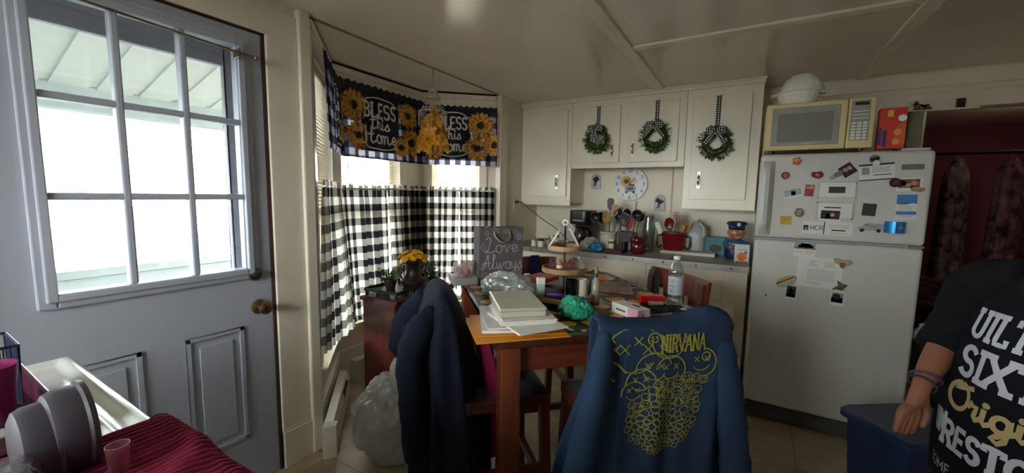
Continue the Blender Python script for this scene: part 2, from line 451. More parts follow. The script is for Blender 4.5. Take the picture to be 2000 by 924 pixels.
# left wall with the door, header and casing
T = .13
W('wall_left', MB().box(XL - T, YR, 0, XL, -1.55, CZ).box(XL - T, -.50, 0, XL, .165, CZ).box(XL - T, -1.55, 0, XL, -.50, .85).box(XL - T, -1.55, 2.02, XL, -.50, CZ).box(XL - T, .165, 2.075, XL, 1.012, CZ).box(XL - T, 1.012, 0, XL, 1.22, CZ), M_wall)
W('trim_5', MB().box(XL, 1.02, 0, XL + .018, 1.165, 2.07).box(XL, .03, 2.07, XL + .018, 1.165, 2.19).box(XL, .03, 0, XL + .018, .152, 2.07), M_trim, bevel=.004)
W('trim_6', MB().box(XL - .02, 1.165, 0, XL + .035, 1.225, CZ), M_trim, bevel=.008)
W('trim_7', MB().box(XL - .06, .150, 0, XL + .006, .166, 2.075).box(XL - .06, 1.006, 0, XL + .006, 1.021, 2.075).box(XL - .06, .15, 2.061, XL + .006, 1.02, 2.076), M_brown)
W('baseboard_left', MB().box(XL, 1.02, 0, XL + .028, 1.19, .19).box(XL, 1.02, .19, XL + .02, 1.19, .205), M_trim, bevel=.004)
# wall beyond the bay up to the corner
W('wall_corner', MB().box(XL - T, 2.97, 0, XL, YB + .1, CZ), M_wall)
W('trim_8', MB().box(XL - .03, 2.965, 0, XL + .02, 3.08, CZ), M_trim, bevel=.006)
# back wall with the doorway to the red room
DX0, DX1, DZ = .955, 1.80, 1.985
W('wall_back', MB().box(XL - T, YB, 0, DX0, YB + .12, CZ).box(DX0, YB, DZ, DX1, YB + .12, CZ).box(DX1, YB, 0, XR + .1, YB + .12, CZ), M_wall)
W('trim_9', MB().box(.02, YB - .022, 2.125, XR, YB, 2.215), M_trim, bevel=.005)
W('trim_10', MB().box(DX0 - .1, YB - .018, 0, DX0, YB, DZ + .1).box(DX1, YB - .018, 0, DX1 + .1, YB, DZ + .1).box(DX0, YB - .018, DZ, DX1, YB, DZ + .1), M_trim, bevel=.005)
W('trim_11', MB().box(.36, YB - .012, 1.0, .40, YB, 2.125), M_trim, bevel=.004)
W('trim_12', MB().box(-.60, YB - .006, .93, -.588, YB, CZ), mat('seam_paint', 'b8ae98', .6))
W('wall_right', MB().box(XR, YR, 0, XR + .1, YB, CZ), M_wall)
rv = (-1.72, -.62, 1.20, 2.06)
W('wall_rear', MB().box(XL - T, YR - .1, 0, rv[0], YR, CZ).box(rv[1], YR - .1, 0, XR + .1, YR, CZ).box(rv[0], YR - .1, 0, rv[1], YR, rv[2]).box(rv[0], YR - .1, rv[3], rv[1], YR, CZ), M_wall)
w5 = struct(bpy.data.objects.new('window_5', None)); COL.objects.link(w5)  # unseen rear window, added to brighten the room from behind the camera
MB().box(rv[0] - .08, YR, rv[2] - .08, rv[0], YR + .02, rv[3] + .08).box(rv[1], YR, rv[2] - .08, rv[1] + .08, YR + .02, rv[3] + .08).box(rv[0], YR, rv[3], rv[1], YR + .02, rv[3] + .08).box(rv[0] - .1, YR, rv[2] - .05, rv[1] + .1, YR + .06, rv[2]).build('casing', M_trim, w5)
MB().box(rv[0], YR - .06, 1.61, rv[1], YR - .03, 1.65).build('sash', M_trim, w5)
MB().box(rv[0], YR - .05, rv[2], rv[1], YR - .046, rv[3]).build('pane', M_glass, w5)
portal('daylight_portal_rear', Matrix.Translation(((rv[0] + rv[1]) / 2, YR - .08, (rv[2] + rv[3]) / 2)) @ Matrix.Rotation(R(90), 4, 'X'), rv[1] - rv[0], rv[3] - rv[2])
# extra window added on the left wall behind the camera for side fill light
rw = (-1.55, -.50, .85, 2.02)
w4 = struct(bpy.data.objects.new('window_4', None)); COL.objects.link(w4)
MB().box(XL, rw[0] - .08, rw[2] - .08, XL + .02, rw[0], rw[3] + .08).box(XL, rw[1], rw[2] - .08, XL + .02, rw[1] + .08, rw[3] + .08).box(XL, rw[0], rw[3], XL + .02, rw[1], rw[3] + .08).box(XL, rw[0] - .1, rw[2] - .05, XL + .06, rw[1] + .1, rw[2]).build('casing', M_trim, w4)
MB().box(XL - .06, rw[0], 1.41, XL - .03, rw[1], 1.45).build('sash', M_trim, w4)
MB().box(XL - .05, rw[0], rw[2], XL - .046, rw[1], rw[3]).build('pane', M_glass, w4)
portal('daylight_portal_side', Matrix.Translation((XL - .1, (rw[0] + rw[1]) / 2, (rw[2] + rw[3]) / 2)) @ Matrix.Rotation(R(-90), 4, 'Y'), rw[3] - rw[2], rw[1] - rw[0])
# red room beyond the doorway
M_red = mat('burgundy_wall_paint', '6e2f3b', .7, var=.08)
W('wall_red_far', MB().box(.2, 6.4, 0, XR + .1, 6.5, CZ), M_red)
W('wall_red_left', MB().box(.2, YB + .12, 0, .3, 6.4, CZ), M_red)
W('wall_red_right', MB().box(XR, YB, 0, XR + .1, 6.4, CZ), M_red)
W('trim_13', MB().box(DX0 + .42, 6.36, 0, DX0 + .5, 6.4, CZ).box(.3, 6.37, 0, XR, 6.4, .12), mat('burgundy_trim_paint', '5a2632', .5))

# bay walls and windows
FAC = []
names = ['left', 'middle', 'right']
wins = [(.10, .60), (.07, .60), (.10, .50)]
ZS, ZT = .43, 2.06
for i in range(3):
    a, b = Vector(bay[i] + (0,)), Vector(bay[i + 1] + (0,))
    u = (b - a).normalized(); n = Vector((u.y, -u.x, 0)); Lf = (b - a).length
    M = frame(a, u, n); FAC.append((M, Lf, u, n))
    u0, u1 = wins[i]
    e = .06
    W('wall_bay_' + names[i], MB(M).box(-e if i else 0, -.12, 0, Lf + (e if i < 2 else 0), 0, ZS).box(-e if i else 0, -.12, ZT, Lf + (e if i < 2 else 0), 0, CZ)
      .box(-e if i else 0, -.12, ZS, u0, 0, ZT).box(u1, -.12, ZS, Lf + (e if i < 2 else 0), 0, ZT), M_lowwall if False else M_wall)
    w = struct(bpy.data.objects.new('window_%d' % (i + 1), None)); COL.objects.link(w)
    MB(M).box(u0 - .07, 0, ZS - .02, u0, .018, ZT + .07).box(u1, 0, ZS - .02, u1 + .07, .018, ZT + .07).box(u0 - .07, 0, ZT, u1 + .07, .02, ZT + .08).build('casing', M_trim, w, bevel=.004)
    MB(M).box(u0 - .09, -.06, ZS - .03, u1 + .09, .05, ZS).box(u0 - .06, 0, ZS - .09, u1 + .06, .016, ZS - .03).build('sill', M_trim, w, bevel=.006)
    zm = 1.26
    sash = MB(M)
    for z0, z1, y in ((ZS, zm + .02, -.055), (zm - .02, ZT, -.085)):
        sash.box(u0, y, z0, u0 + .04, y + .028, z1).box(u1 - .04, y, z0, u1, y + .028, z1).box(u0, y, z0, u1, y + .028, z0 + .045).box(u0, y, z1 - .04, u1, y + .028, z1)
    sash.build('sash', M_trim, w, bevel=.003)
    MB(M).box(u0 + .04, -.043, ZS + .04, u1 - .04, -.040, zm - .02).build('pane', M_glass, w)
    MB(M).box(u0 + .04, -.073, zm + .02, u1 - .04, -.070, ZT - .04).build('pane', M_glass, w)
    W('trim_%d' % (14 + i), MB(M).box(.0, .0, CZ - .05, Lf, .03, CZ - .015).box(.0, 0, CZ - .11, Lf, .018, CZ - .05), M_trim, bevel=.005)
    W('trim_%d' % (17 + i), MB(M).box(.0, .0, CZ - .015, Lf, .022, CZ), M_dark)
    W('baseboard_%s' % ('bay_' + names[i]), MB(M).box(.0, .0, .0, Lf, .016, .225).box(.0, 0, .225, Lf, .026, .25), M_trim, bevel=.003)
    PM = M @ Matrix.Translation(((u0 + u1) / 2, -.10, (ZS + ZT) / 2)) @ Matrix.Rotation(R(-90), 4, 'X')
    portal('daylight_portal_%d' % i, PM @ Matrix.Rotation(R(180), 4, 'X'), u1 - u0, ZT - ZS)

# the glazed door
d = struct(bpy.data.objects.new('door_1', None)); COL.objects.link(d)
y0, y1, ly0, ly1, lz0, lz1 = .167, 1.005, .33, .905, 1.03, 1.985
xi, xo = XL - .002, XL - .047
MB().box(xo, y0, .01, xi, ly0, 2.06).box(xo, ly1, .01, xi, y1, 2.06).box(xo, ly0, .01, xi, ly1, lz0).box(xo, ly0, lz1, xi, ly1, 2.06).build('door_slab', M_door, d)
lf = MB()
for q, wd in ((.012, .045), (.020, .025)):
    lf.box(xi, ly0 - wd, lz0 - wd, xi + q, ly0, lz1 + wd).box(xi, ly1, lz0 - wd, xi + q, ly1 + wd, lz1 + wd).box(xi, ly0, lz0 - wd, xi + q, ly1, lz0).box(xi, ly0, lz1, xi + q, ly1, lz1 + wd)
lf.build('glazing_frame', M_door, d, bevel=.005)
mu = MB()
for k in (1, 2):
    y = ly0 + (ly1 - ly0) * k / 3; mu.box(xi - .03, y - .012, lz0, xi + .012, y + .012, lz1)
    z = lz0 + (lz1 - lz0) * k / 3; mu.box(xi - .029, ly0, z - .012, xi + .011, ly1, z + .012)
mu.build('muntin_grid', M_door, d, bevel=.006)
MB().box(xi - .022, ly0, lz0, xi - .018, ly1, lz1).build('pane', M_glass, d)
for a, b in ((.31, .525), (.66, .875)):
    MB().box(xi, a, .245, xi + .006, a + .018, .77).box(xi, b - .018, .245, xi + .006, b, .77).box(xi, a, .245, xi + .006, b, .263).box(xi, a, .752, xi + .006, b, .77)\
        .box(xi, a + .045, .29, xi + .005, b - .045, .725).build('raised_panel', M_door, d, bevel=.005)
M_nick = mat('aged_nickel', '8f8474', .28, 1)
kx = xi
def lathex(mb, prof, c, n=24):
    return mb.rings([[(c[0] + h, c[1] + r * math.cos(2 * pi * k / n), c[2] + r * math.sin(2 * pi * k / n)) for k in range(n)] for r, h in prof])
o = lathex(MB(), [(.034, 0), (.034, .006), (.026, .012), (.013, .016), (.012, .035), (.02, .042), (.027, .052), (.027, .066), (.02, .072), (.012, .074), (.012, .069), (.004, .069)], (kx, .945, .845)).build('knob', M_brass, d, smooth=True)
o = lathex(MB(), [(.032, 0), (.032, .008), (.026, .016), (.01, .018)], (kx, .932, 1.0)).build('deadbolt', M_nick, d, smooth=True)
MB().box(kx + .016, .915, .992, kx + .034, .949, 1.008).build('thumb_turn', M_nick, d, bevel=.004)
MB().tube([(XL + .04, .2, 1.985), (XL + .04, .965, 1.945)], .005, 10).ball((XL + .04, .965, 1.945), .011).build('sash_rod', M_nick, d, smooth=True)
MB().box(xi, .893, 1.93, XL + .045, .903, 1.965).build('rod_bracket', M_nick, d, bevel=.002)
PM = Matrix.Translation((XL - .1, (ly0 + ly1) / 2, (lz0 + lz1) / 2)) @ Matrix.Rotation(R(90), 4, 'Y')
portal('daylight_portal_door', PM @ Matrix.Rotation(R(180), 4, 'X'), .96, .58)
# ------------------------------------------------------------------ outside the door and the bay
M_soffit = mat('vinyl_soffit', 'b9bdba', .6, var=.03)
M_siding = mat('white_siding', 'e8ecee', .7, var=.03)
M_out = mat('porch_paint', '979ea1', .6, var=.05)  # white porch paint greyed to carry the shade on railing and beam
W('ground', MB().box(-60, -60, -.72, 40, 60, -.7), mat('gravel_ground', '333432', .9, var=.1, scale=.5))
W('porch_floor', MB().box(-3.75, -4, -.2, XL - T, 1.5, -.12), mat('porch_boards', '35383a', .7))
def soff(u, v):
    y = -4 + u * 6.2; x = lerp(XL - T, -3.62, v); k = (y / .055) % 4
    return (x, y, lerp(2.36, 1.975, v) + (.012 if k > 3 else 0))
W('wall_outside_siding', MB().box(-2.075, -.48, -.12, -2.047, .145, 2.4).box(-2.075, -4, -.12, -2.047, -1.57, 2.4).box(-2.075, -1.57, -.12, -2.047, -.48, .83).box(-2.075, 1.035, -.12, -2.047, 1.13, 2.4), mat('slate_siding', '474f58', .7))  # unseen dark cladding added to cut light bounced onto the porch ceiling
s = MB(); ys = []
y = -4.0; prof = []
while y < 2.2:
    prof += [(y, 0), (y + .16, 0), (y + .163, .012), (y + .20, .012), (y + .203, 0)]
    y += .203
s.rings([[(XL - T, a, 2.36 + b) for a, b in prof], [(-3.62, a, 1.975 + b) for a, b in prof]], caps=False, closed=False)
W('porch_ceiling', s, M_soffit, solid=.01)
tag(MB().box(-3.68, -4, 1.845, -3.56, 2.2, 2.0).build('porch_beam', M_out, bevel=.005), kind='structure')
rl = thing('porch_railing', 'pale wooden railing with square balusters along the porch edge beyond the door', 'railing', (-3.6, 0, -.12))
MB().box(-.05, -4, .93, .05, 2.2, .985).build('top_rail', M_out, rl, bevel=.006)
MB().box(-.02, -4, .86, .02, 2.2, .925).box(-.02, -4, .1, .02, 2.2, .16).build('lower_rail', M_out, rl, bevel=.004)
b0 = None
for k in range(14):
    yy = -.5 + k * .15
    if b0 is None: b0 = MB().box(-.017, -.017, .16, .017, .017, .87).build('baluster', M_out, rl, loc=(0, yy, 0))
    else: dup(b0, (0, yy, 0), parent=rl)
sd = struct(bpy.data.objects.new('door_2', None)); COL.objects.link(sd)
M_storm = mat('storm_door_frame', '8d8b98', .5)  # white frame coloured grey purple, its backlit shade put into the paint
MB().box(-2.105, .925, .02, -2.07, 1.03, 2.10).box(-2.105, .15, .02, -2.07, .27, 2.10).box(-2.105, .27, 1.93, -2.07, .925, 2.10).box(-2.105, .27, .02, -2.07, .925, .30).build('storm_frame', M_storm, sd, bevel=.004)
MB().box(-2.09, .27, .30, -2.086, .925, 1.93).build('pane', M_glass, sd)
nb = thing('neighbour_house', 'white sided neighbour house with one small window seen through the door glass', 'house', (-15, 0, -.7))
MB().box(-6, -4, 0, 0, 3.3, 4.4).build('wall', M_siding, nb)
MB().prism([(-4.4, 4.4), (3.7, 4.4), (-.35, 7.2)], -6.3, .3, lambda x, y, z: (z, x, y)).build('roof', mat('grey_shingles', 'a9adb0', .9), nb)
wf = MB().box(0, .62, 2.06, .05, 1.42, 2.78).build('window', M_white, nb)
MB().box(.04, .68, 2.12, .06, 1.36, 2.40).box(.04, .68, 2.44, .06, 1.36, 2.72).build('pane', mat('far_window_glass', '5d6f7d', .2), wf)
n2 = thing('neighbour_shed', 'low white shed with a grey roof far beyond the right column of door panes', 'shed', (-22, 9.2, -.7))
MB().box(-3, -2, 0, 0, 2.6, 2.6).build('wall', M_siding, n2)
MB().prism([(-2.3, 2.6), (2.9, 2.6), (.3, 3.3)], -3.2, .2, lambda x, y, z: (z, x, y)).build('roof', mat('grey_shingles', 'a9adb0', .9), n2)
# dim point fill added to lift the red room, no fixture there
ld = bpy.data.lights.new('red_room_lamp', 'POINT'); ld.energy = 1.3; ld.shadow_soft_size = .12; ld.color = (1, .75, .6)
lo = bpy.data.objects.new('red_room_lamp', ld); COL.objects.link(lo); lo.location = (2.1, 5.0, 2.0)
# ------------------------------------------------------------------ upper cabinets
CF = 3.38
def door_slab(x0, z0, x1, z1, y, parent, hx=None, hz=None, horiz=False, th=.019):
    d = MB().box(x0, y - th, z0, x1, y, z1).build('door', M_cab, parent, bevel=.004)
    if hx is not None: pull(hx, y - th, hz, d, horiz)
    return d
def pull(x, y, z, parent, horiz=False, L=.095):
    pts = []; rr = []
    for k in range(13):
        t = k / 12; s = (t - .5) * L; h = .026 * math.sin(pi * t) ** .7
        pts.append((x + s, y - h, z) if horiz else (x, y - h, z + s)); rr.append(.004 + .004 * math.sin(pi * t))
    mb = MB().tube(pts, rr, 10)
    for s in (-.5, .5):
        c = (x + s * L, y, z) if horiz else (x, y, z + s * L)
        mb.cbox((c[0], c[1] - .002, c[2]), (.024, .004, .018) if horiz else (.016, .004, .026))
    return mb.build('handle', M_chrome, parent, smooth=True)
def cab(label, x0, x1, z0, doors, z1=2.195):
    t = thing('upper_cabinet', label, 'cabinet', (0, 0, 0), group='upper cabinets on the back wall')
    mb = MB().box(x0, CF, z0, x1, CF + .02, z1).box(x0, CF + .02, z0 + .02, x0 + .018, YB - .002, z1).box(x1 - .018, CF + .02, z0 + .02, x1, YB - .002, z1).box(x0 + .018, CF + .02, z0 + .03, x1 - .018, YB - .002, z0 + .05)
    mb.build('body', M_cab, t, bevel=.003)
    for a in doors: door_slab(*a[:4], CF, t, *a[4:])
    return t
cab('left upper cabinet with one tall door beside the bay corner', -1.914, -1.408, 1.285, [(-1.855, 1.365, -1.444, 2.14, -1.535, 1.50)])
cab('short middle upper cabinet with two doors above the clock', -1.406, -.466, 1.618, [(-1.375, 1.66, -.974, 2.138, -1.03, 1.765), (-.908, 1.66, -.518, 2.14, -.861, 1.772)])
cab('right upper cabinet with one tall door next to the refrigerator', -.464, .03, 1.29, [(-.417, 1.365, -.036, 2.13, -.352, 1.512)])
W('trim_20', MB().box(XL, CF - .018, 2.19, .036, CF + .03, CZ).box(XL, CF - .03, 2.212, .042, CF, CZ), M_trim, bevel=.005)

# ------------------------------------------------------------------ base cabinets and worktop
BF = 3.075; CT = .925
def base(label, x0, x1, parts):
    t = thing('base_cabinet', label, 'cabinet', (0, 0, 0), group='base cabinets under the worktop')
    MB().box(x0, BF, .09, x1, YB - .002, CT - .035).box(x0, BF + .07, 0, x1, YB - .01, .09).build('body', M_cab, t, bevel=.003)
    for kind, a in parts:
        d = MB().box(a[0], BF - .016, a[1], a[2], BF, a[3]).build(kind, M_cab, t, bevel=.004)
        if len(a) > 4: pull(a[4], BF - .016, a[5], d, a[6], .10)
    return t
base('left base cabinet with drawer and steel pull behind the dining table', -1.90, -.645, [('drawer', (-1.25, .70, -.70, .78, -.945, .755, True)), ('door', (-1.25, .16, -.99, .66)), ('door', (-.96, .16, -.70, .66)), ('door', (-1.80, .16, -1.32, .78))])
base('right base cabinet with small panel doors next to the refrigerator', -.643, .018, [('drawer', (-.42, .672, -.13, .815)), ('door', (-.55, .16, -.31, .63)), ('door', (-.28, .16, -.04, .63))])
w = thing('worktop', 'long grey worktop with screwed metal edging in front of the back wall', 'worktop')
MB().box(-1.905, BF - .02, CT - .034, .022, YB - .004, CT).build('slab', mat('grey_laminate', '8d877c', .35, var=.2, scale=30), w, bevel=.003)
MB().box(-1.905, BF - .026, CT - .040, .024, BF - .02, CT + .002).box(-1.905, BF - .026, CT, .024, BF - .004, CT + .002).box(.022, BF - .026, CT - .04, .025, YB - .1, CT + .002).build('metal_edging', M_steel, w)
for x in (-1.86, -1.62, -1.40, -1.18, -.96, -.74, -.52, -.30, -.08): MB().cyl((x, BF - .0262, CT - .02), (x, BF - .029, CT - .02), .006, n=10).build('screw', M_dark, w)
W('trim_21', MB().box(-.595, YB - .02, CT, .02, YB - .004, 1.18), M_cab) if False else None

# ------------------------------------------------------------------ refrigerator
M_fr = mat('white_enamel', 'c3c3c1', .32, var=.03, scale=2, bump=.04, bscale=120, coat=.2)
FX0, FX1, FY = .036, .783, 2.82
f = thing('refrigerator', 'white top freezer refrigerator covered in magnets and papers', 'refrigerator', (FX0, FY, 0))
FWd = FX1 - FX0
MB().box(.004, .075, .03, FWd - .004, .74, 1.635).build('body', M_fr, f, bevel=.01)
MB().box(.0, .0, 1.150, FWd, .068, 1.64).build('freezer_door', M_fr, f, bevel=.02, seg=4)
MB().box(.0, .0, .115, FWd, .068, 1.138).build('door', M_fr, f, bevel=.02, seg=4)
g = MB().box(.02, .03, .02, FWd - .02, .06, .10)
for k in range(4): g.box(.03, .022, .03 + k * .018, FWd - .03, .032, .038 + k * .018)
g.build('grille', mat('fridge_grille', '55534e', .6), f, bevel=.002)
def handle(z0, z1):
    pts = []
    n = 14
    prof = [(.012, 0), (.012, -.05), (.03, -.062), (.05, -.055), (.075, -.004), (.075, 0)]
    mb = MB().rings([[(x, y * min(1, .15 + 6 * min(t, 1 - t)), lerp(z0, z1, t)) for x, y in prof] for t in [i / n for i in range(n + 1)]])
    return mb
handle(1.165, 1.60).build('handle', M_fr, f, smooth=True, bevel=.004)
handle(.60, 1.12).build('handle', M_fr, f, smooth=True, bevel=.004) if False else None
MB().box(.0, .01, 1.139, FWd, .07, 1.149).build('gasket', mat('grey_gasket', '9a9da0', .6), f)
MB().box(FWd - .07, -.004, 1.135, FWd - .01, .05, 1.152).build('hinge', M_steel, f, bevel=.002)
MB().box(FWd - .13, .01, 1.64, FWd - .02, .09, 1.652).build('hinge_cover', M_fr, f, bevel=.005)
for x in (.05, FWd - .05): MB().cyl((x, .12, 0), (x, .12, .03), .02).build('foot', M_black, f)

# ------------------------------------------------------------------ things on the refrigerator
M_mw = mat('yellowed_plastic', 'd3c08f', .4, var=.06)
m = thing('microwave_oven', 'yellowed microwave oven with grey window on top of the refrigerator', 'microwave', (.046, 2.835, 1.6525))
MB().box(0, .03, .012, .49, .36, .27).build('body', M_mw, m, bevel=.006)
MB().box(0, 0, .010, .375, .03, .275).build('door', M_mw, m, bevel=.008)
MB().box(.03, -.003, .035, .345, .003, .25).build('door_window', mat('microwave_glass', '9b9b98', .25), m, bevel=.012)
MB().box(.06, -.0045, .055, .315, -.001, .215).build('mesh_screen', mat('microwave_mesh', '77756f', .45, var=.15, scale=200), m)
cp = MB().box(.378, 0, .010, .49, .03, .275).build('control_panel', M_mw, m, bevel=.006)
MB().box(.388, -.002, .05, .468, 0, .262).build('keypad', mat('keypad_grey', '8e918f', .5), cp)
MB().box(.402, -.0035, .235, .460, -.001, .252).build('display', M_black, cp)
k = MB()
for i in range(3):
    for j in range(6): k.box(.394 + i * .024, -.0035, .056 + j * .016, .412 + i * .024, -.001, .067 + j * .016)
for j in range(3): k.box(.394, -.0035, .165 + j * .018, .462, -.001, .169 + j * .018)
k.build('button', mat('button_white', 'dcdcd6', .5), cp)
for x in (.04, .45):
    for y in (.05, .32): MB().cyl((x, y, 0), (x, y, .012), .014, n=12).build('foot', M_black, m)
M_cor = mat('white_ceramic', 'e2e2de', .2, coat=.4)
def fl(a, z): return 1 + .03 * (abs(math.cos(8 * a)) - .5)
def casserole(name, label, loc, s):
    t = thing(name, label, 'bowl', loc, group=None)
    MB().lathe([(.06 * s, 0), (.085 * s, .006 * s), (.10 * s, .05 * s), (.104 * s, .072 * s), (.110 * s, .074 * s), (.110 * s, .080 * s), (.098 * s, .078 * s), (.09 * s, .05 * s), (.07 * s, .012 * s)], 64, fn=fl).build('bowl', M_cor, t, smooth=True)
    return t
t = casserole('casserole_dish', 'white fluted casserole dish sitting on the microwave', (.20, 2.96, 1.9285), 1)
for s in (-1, 1): MB().box(s * .10, -.03, .066, s * .135, .03, .076).build('lug_handle', M_cor, t, bevel=.008)
t = thing('fluted_bowl', 'white fluted bowl turned upside down over the casserole dish', 'bowl', (.215, 2.97, 2.007))
MB().lathe([(.107, 0), (.110, .004), (.103, .035), (.085, .075), (.06, .092), (.058, .098), (.05, .098), (.048, .09), (.0, .09)], 64, fn=fl).build('bowl', M_cor, t, smooth=True)
t = thing('snack_box', 'red and orange snack carton standing beside the microwave', 'box', (.556, 2.84, 1.6525), R(-3))
MB().box(0, 0, 0, .105, .07, .21).build('carton', mat('red_carton', 'c02f22', .45), t, bevel=.002)
MB().prism([(.055, .02), (.105, .02), (.105, .16), (.07, .11)], -.0008, .001, lambda x, y, z: (x, z, y)).build('orange_panel', mat('orange_print', 'cf5a28', .5), t)
MB().box(.03, -.001, .165, .052, .001, .198).build('yellow_square', mat('yellow_print', 'd8b321', .5), t)
MB().box(.0, -.001, .02, .012, .001, .11).box(.018, -.001, .01, .034, .001, .095).build('blue_stripe', mat('navy_print', '2c2a63', .5), t)
fn = lambda x, y: (x, -.0012, y)
MB().disc((.088, .155), .017, fn).build('white_badge', M_white, t)
MB().disc((.075, .085), .016, fn).disc((.07, .035), .015, fn).build('biscuit_print', mat('biscuit_print', 'd98f52', .6), t)
t = tag(MB().box(0, 0, 0, .075, .16, .20).box(-.002, -.002, .06, .077, .162, .066).build('storage_tin', mat('olive_tin', '6b6a55', .5), bevel=.006, loc=(.672, 2.93, 1.6525)), 'dull olive storage tin behind the red snack carton', 'tin')
# ------------------------------------------------------------------ doorway shelf with its little word sign
t = thing('curtain_board', 'white boxed board mounted across the top of the dark doorway', 'shelf', (.79, YB - .075, 1.965))
MB().box(0, 0, 0, .385, .055, .008).box(0, .047, 0, .385, .055, .075).box(.372, 0, 0, .385, .055, .035).build('board', M_trim, t, bevel=.003)
tag(MB().box(-.02, -.01, 0, .02, .01, .06).build('black_clip', M_black, bevel=.003, loc=(1.10, YB - .04, 1.9738)), 'small black clip standing at the right end of the white doorway board', 'clip')
t = thing('word_sign', 'tiny brown cut-out word sign on the white doorway board', 'sign', (.88, YB - .05, 1.973))
mb = MB().box(0, -.004, 0, .085, .004, .008)
write(mb, 'ton', .043, .008, .052, .012, lambda x, y: (x, -.001, y), SCR, .05)
mb.build('letters', mat('brown_wood_cutout', '6a4a36', .6), t, solid=.006)
# ------------------------------------------------------------------ blinds, valances, cafe curtains
from mathutils import noise as mnoise
M_blind = mat('cream_blind_slat', 'e9e2cf', .5, var=.03, translucent=.25)
BN = ['left', 'middle', 'right']
for i in range(3):
    M, Lf, u, n = FAC[i]; u0, u1 = wins[i]
    t = thing('mini_blind', 'cream slatted blind in the %s bay window behind gingham curtains' % BN[i], 'blind', group='mini blinds in the bay windows')
    MB(M).box(u0 + .006, -.034, ZT - .03, u1 - .006, -.004, ZT - .002).build('headrail', M_blind, t)
    s = MB(M); z = ZS + .02
    while z < ZT - .035:
        s.add([(u0 + .008, -.031, z + .004), (u1 - .008, -.031, z + .004), (u1 - .008, -.019, z + .0015), (u0 + .008, -.019, z + .0015), (u1 - .008, -.007, z - .004), (u0 + .008, -.007, z - .004)], [(0, 1, 2, 3), (3, 2, 4, 5)])
        z += .0215
    o = s.build('slats', M_blind, t); 
    MB(M).box(u0 + .01, -.028, ZS + .002, u1 - .01, -.008, ZS + .014).build('bottom_rail', M_blind, t)
    MB(M).tube([(u0 + .06, -.002, ZT - .03), (u0 + .062, .002, 1.48)], .003, 6).build('wand', mat('dark_wand', '4a453c', .4), t)

M_ging = gingham('black_check_cotton', .05, '17181f', '77746f', 'e4e2dc', .42)
M_valg = gingham('navy_check_print', .046, '1b1c2c', '4a4c66', 'b9b7c2', .28)
M_panel = mat('navy_print_panel', '292a3a', .9, var=.06, translucent=.15)
M_letter = mat('white_print', 'f2f0f2', .9, var=.02)
M_petal = mat('sunflower_petal_print', 'e6bb58', .9, var=.25, scale=60, translucent=.2)
M_petal2 = mat('sunflower_orange_print', 'c9752e', .9, var=.25, scale=60, translucent=.3)
M_seed = mat('sunflower_seed_print', '4a2f22', .9, var=.3, scale=150, translucent=.1)

def cloth(top, bot, z1, z0, pleats, amp, seed, off=0, hem=None, flat=.5):
    """fn(u, v): hanging gathered cloth between two plan lines; v = 0 top .. 1 bottom; also arclength scale"""
    ta, tb = Vector(top[0]), Vector(top[1]); ba, bb = Vector(bot[0]), Vector(bot[1])
    n = (tb - ta).normalized(); n = Vector((n.y, -n.x))
    rnd = random.Random(seed); ph = [rnd.uniform(0, 6.28) for _ in range(4)]
    def fn(u, v, extra=0):
        p = ta.lerp(tb, u).lerp(ba.lerp(bb, u), v)
        k = .55 + .45 * smooth(v * 1.5)
        w = math.sin(2 * pi * pleats * u + ph[0] + .9 * math.sin(2 * pi * 1.7 * u + ph[1])) + .45 * math.sin(2 * pi * pleats * .53 * u + ph[2] + v * .8)
        if v < .1: w = w * .5 + .6 * math.sin(2 * pi * pleats * 2.6 * u + ph[3])
        q = p + n * (amp * k * w + off + extra)
        z = lerp(z1, z0, v)
        if hem: z += hem(u) * v
        if v < .004: z += .006 * math.sin(2 * pi * pleats * 2.1 * u + ph[2])
        return Vector((q.x, q.y, z))
    return fn
def cloth_uv(fn, n, H, z1, W0):
    L = [0]
    for k in range(1, n + 1): L.append(L[-1] + (fn(k / n, .6) - fn((k - 1) / n, .6)).length)
    return lambda u, v: (W0 + L[min(n, int(round(u * n)))], v * H + .012)
def cafe(label, top, bot, z1, z0, pleats, amp, seed, hem=None):
    t = thing('cafe_curtain', label, 'curtain', group='gingham cafe curtains in the bay')
    fn = cloth(top, bot, z1, z0, pleats, amp, seed, hem=hem)
    nu = 150
    MB().sheet(fn, nu, 50, uvf=cloth_uv(fn, nu, z1 - z0, z1, seed * .013)).build('curtain_panel', M_ging, t, smooth=True, sharp=180)
    a, b = Vector(top[0]), Vector(top[1])
    MB().tube([(a.x, a.y, z1 - .03), (b.x, b.y, z1 - .03)], .007, 8).build('rod', M_wplastic, t)
    return t
def pt(i, u, d):
    M = FAC[i][0]; p = M @ Vector((u, d, 0)); return (p.x, p.y)
cafe('black and white gingham curtain flaring at the left end of the bay by the door', (pt(0, .0, .052), pt(0, .68, .05)), ((-1.865, 1.215), (-2.275, 1.735)), 1.435, .50, 7.5, .019, 1, hem=lambda u: .03 - .06 * u)
cafe('gingham curtain on the left half of the middle bay window behind the cherry cabinet', (pt(1, .03, .06), pt(1, .43, .06)), (pt(1, .08, .07), pt(1, .44, .075)), 1.43, .46, 6, .021, 2)
cafe('gingham curtain on the right half of the middle bay window behind the yellow flowers', (pt(1, .42, .06), pt(1, .83, .055)), (pt(1, .46, .07), pt(1, .83, .07)), 1.435, .46, 6, .021, 3)
cafe('gingham curtain on the left half of the right bay window', (pt(2, .03, .055), pt(2, .33, .055)), (pt(2, .03, .065), pt(2, .31, .065)), 1.435, .46, 5, .020, 4)
cafe('gingham curtain on the right half of the right bay window behind the gift bag', (pt(2, .33, .055), pt(2, .635, .055)), (pt(2, .345, .06), pt(2, .64, .06)), 1.435, .46, 5, .020, 5)

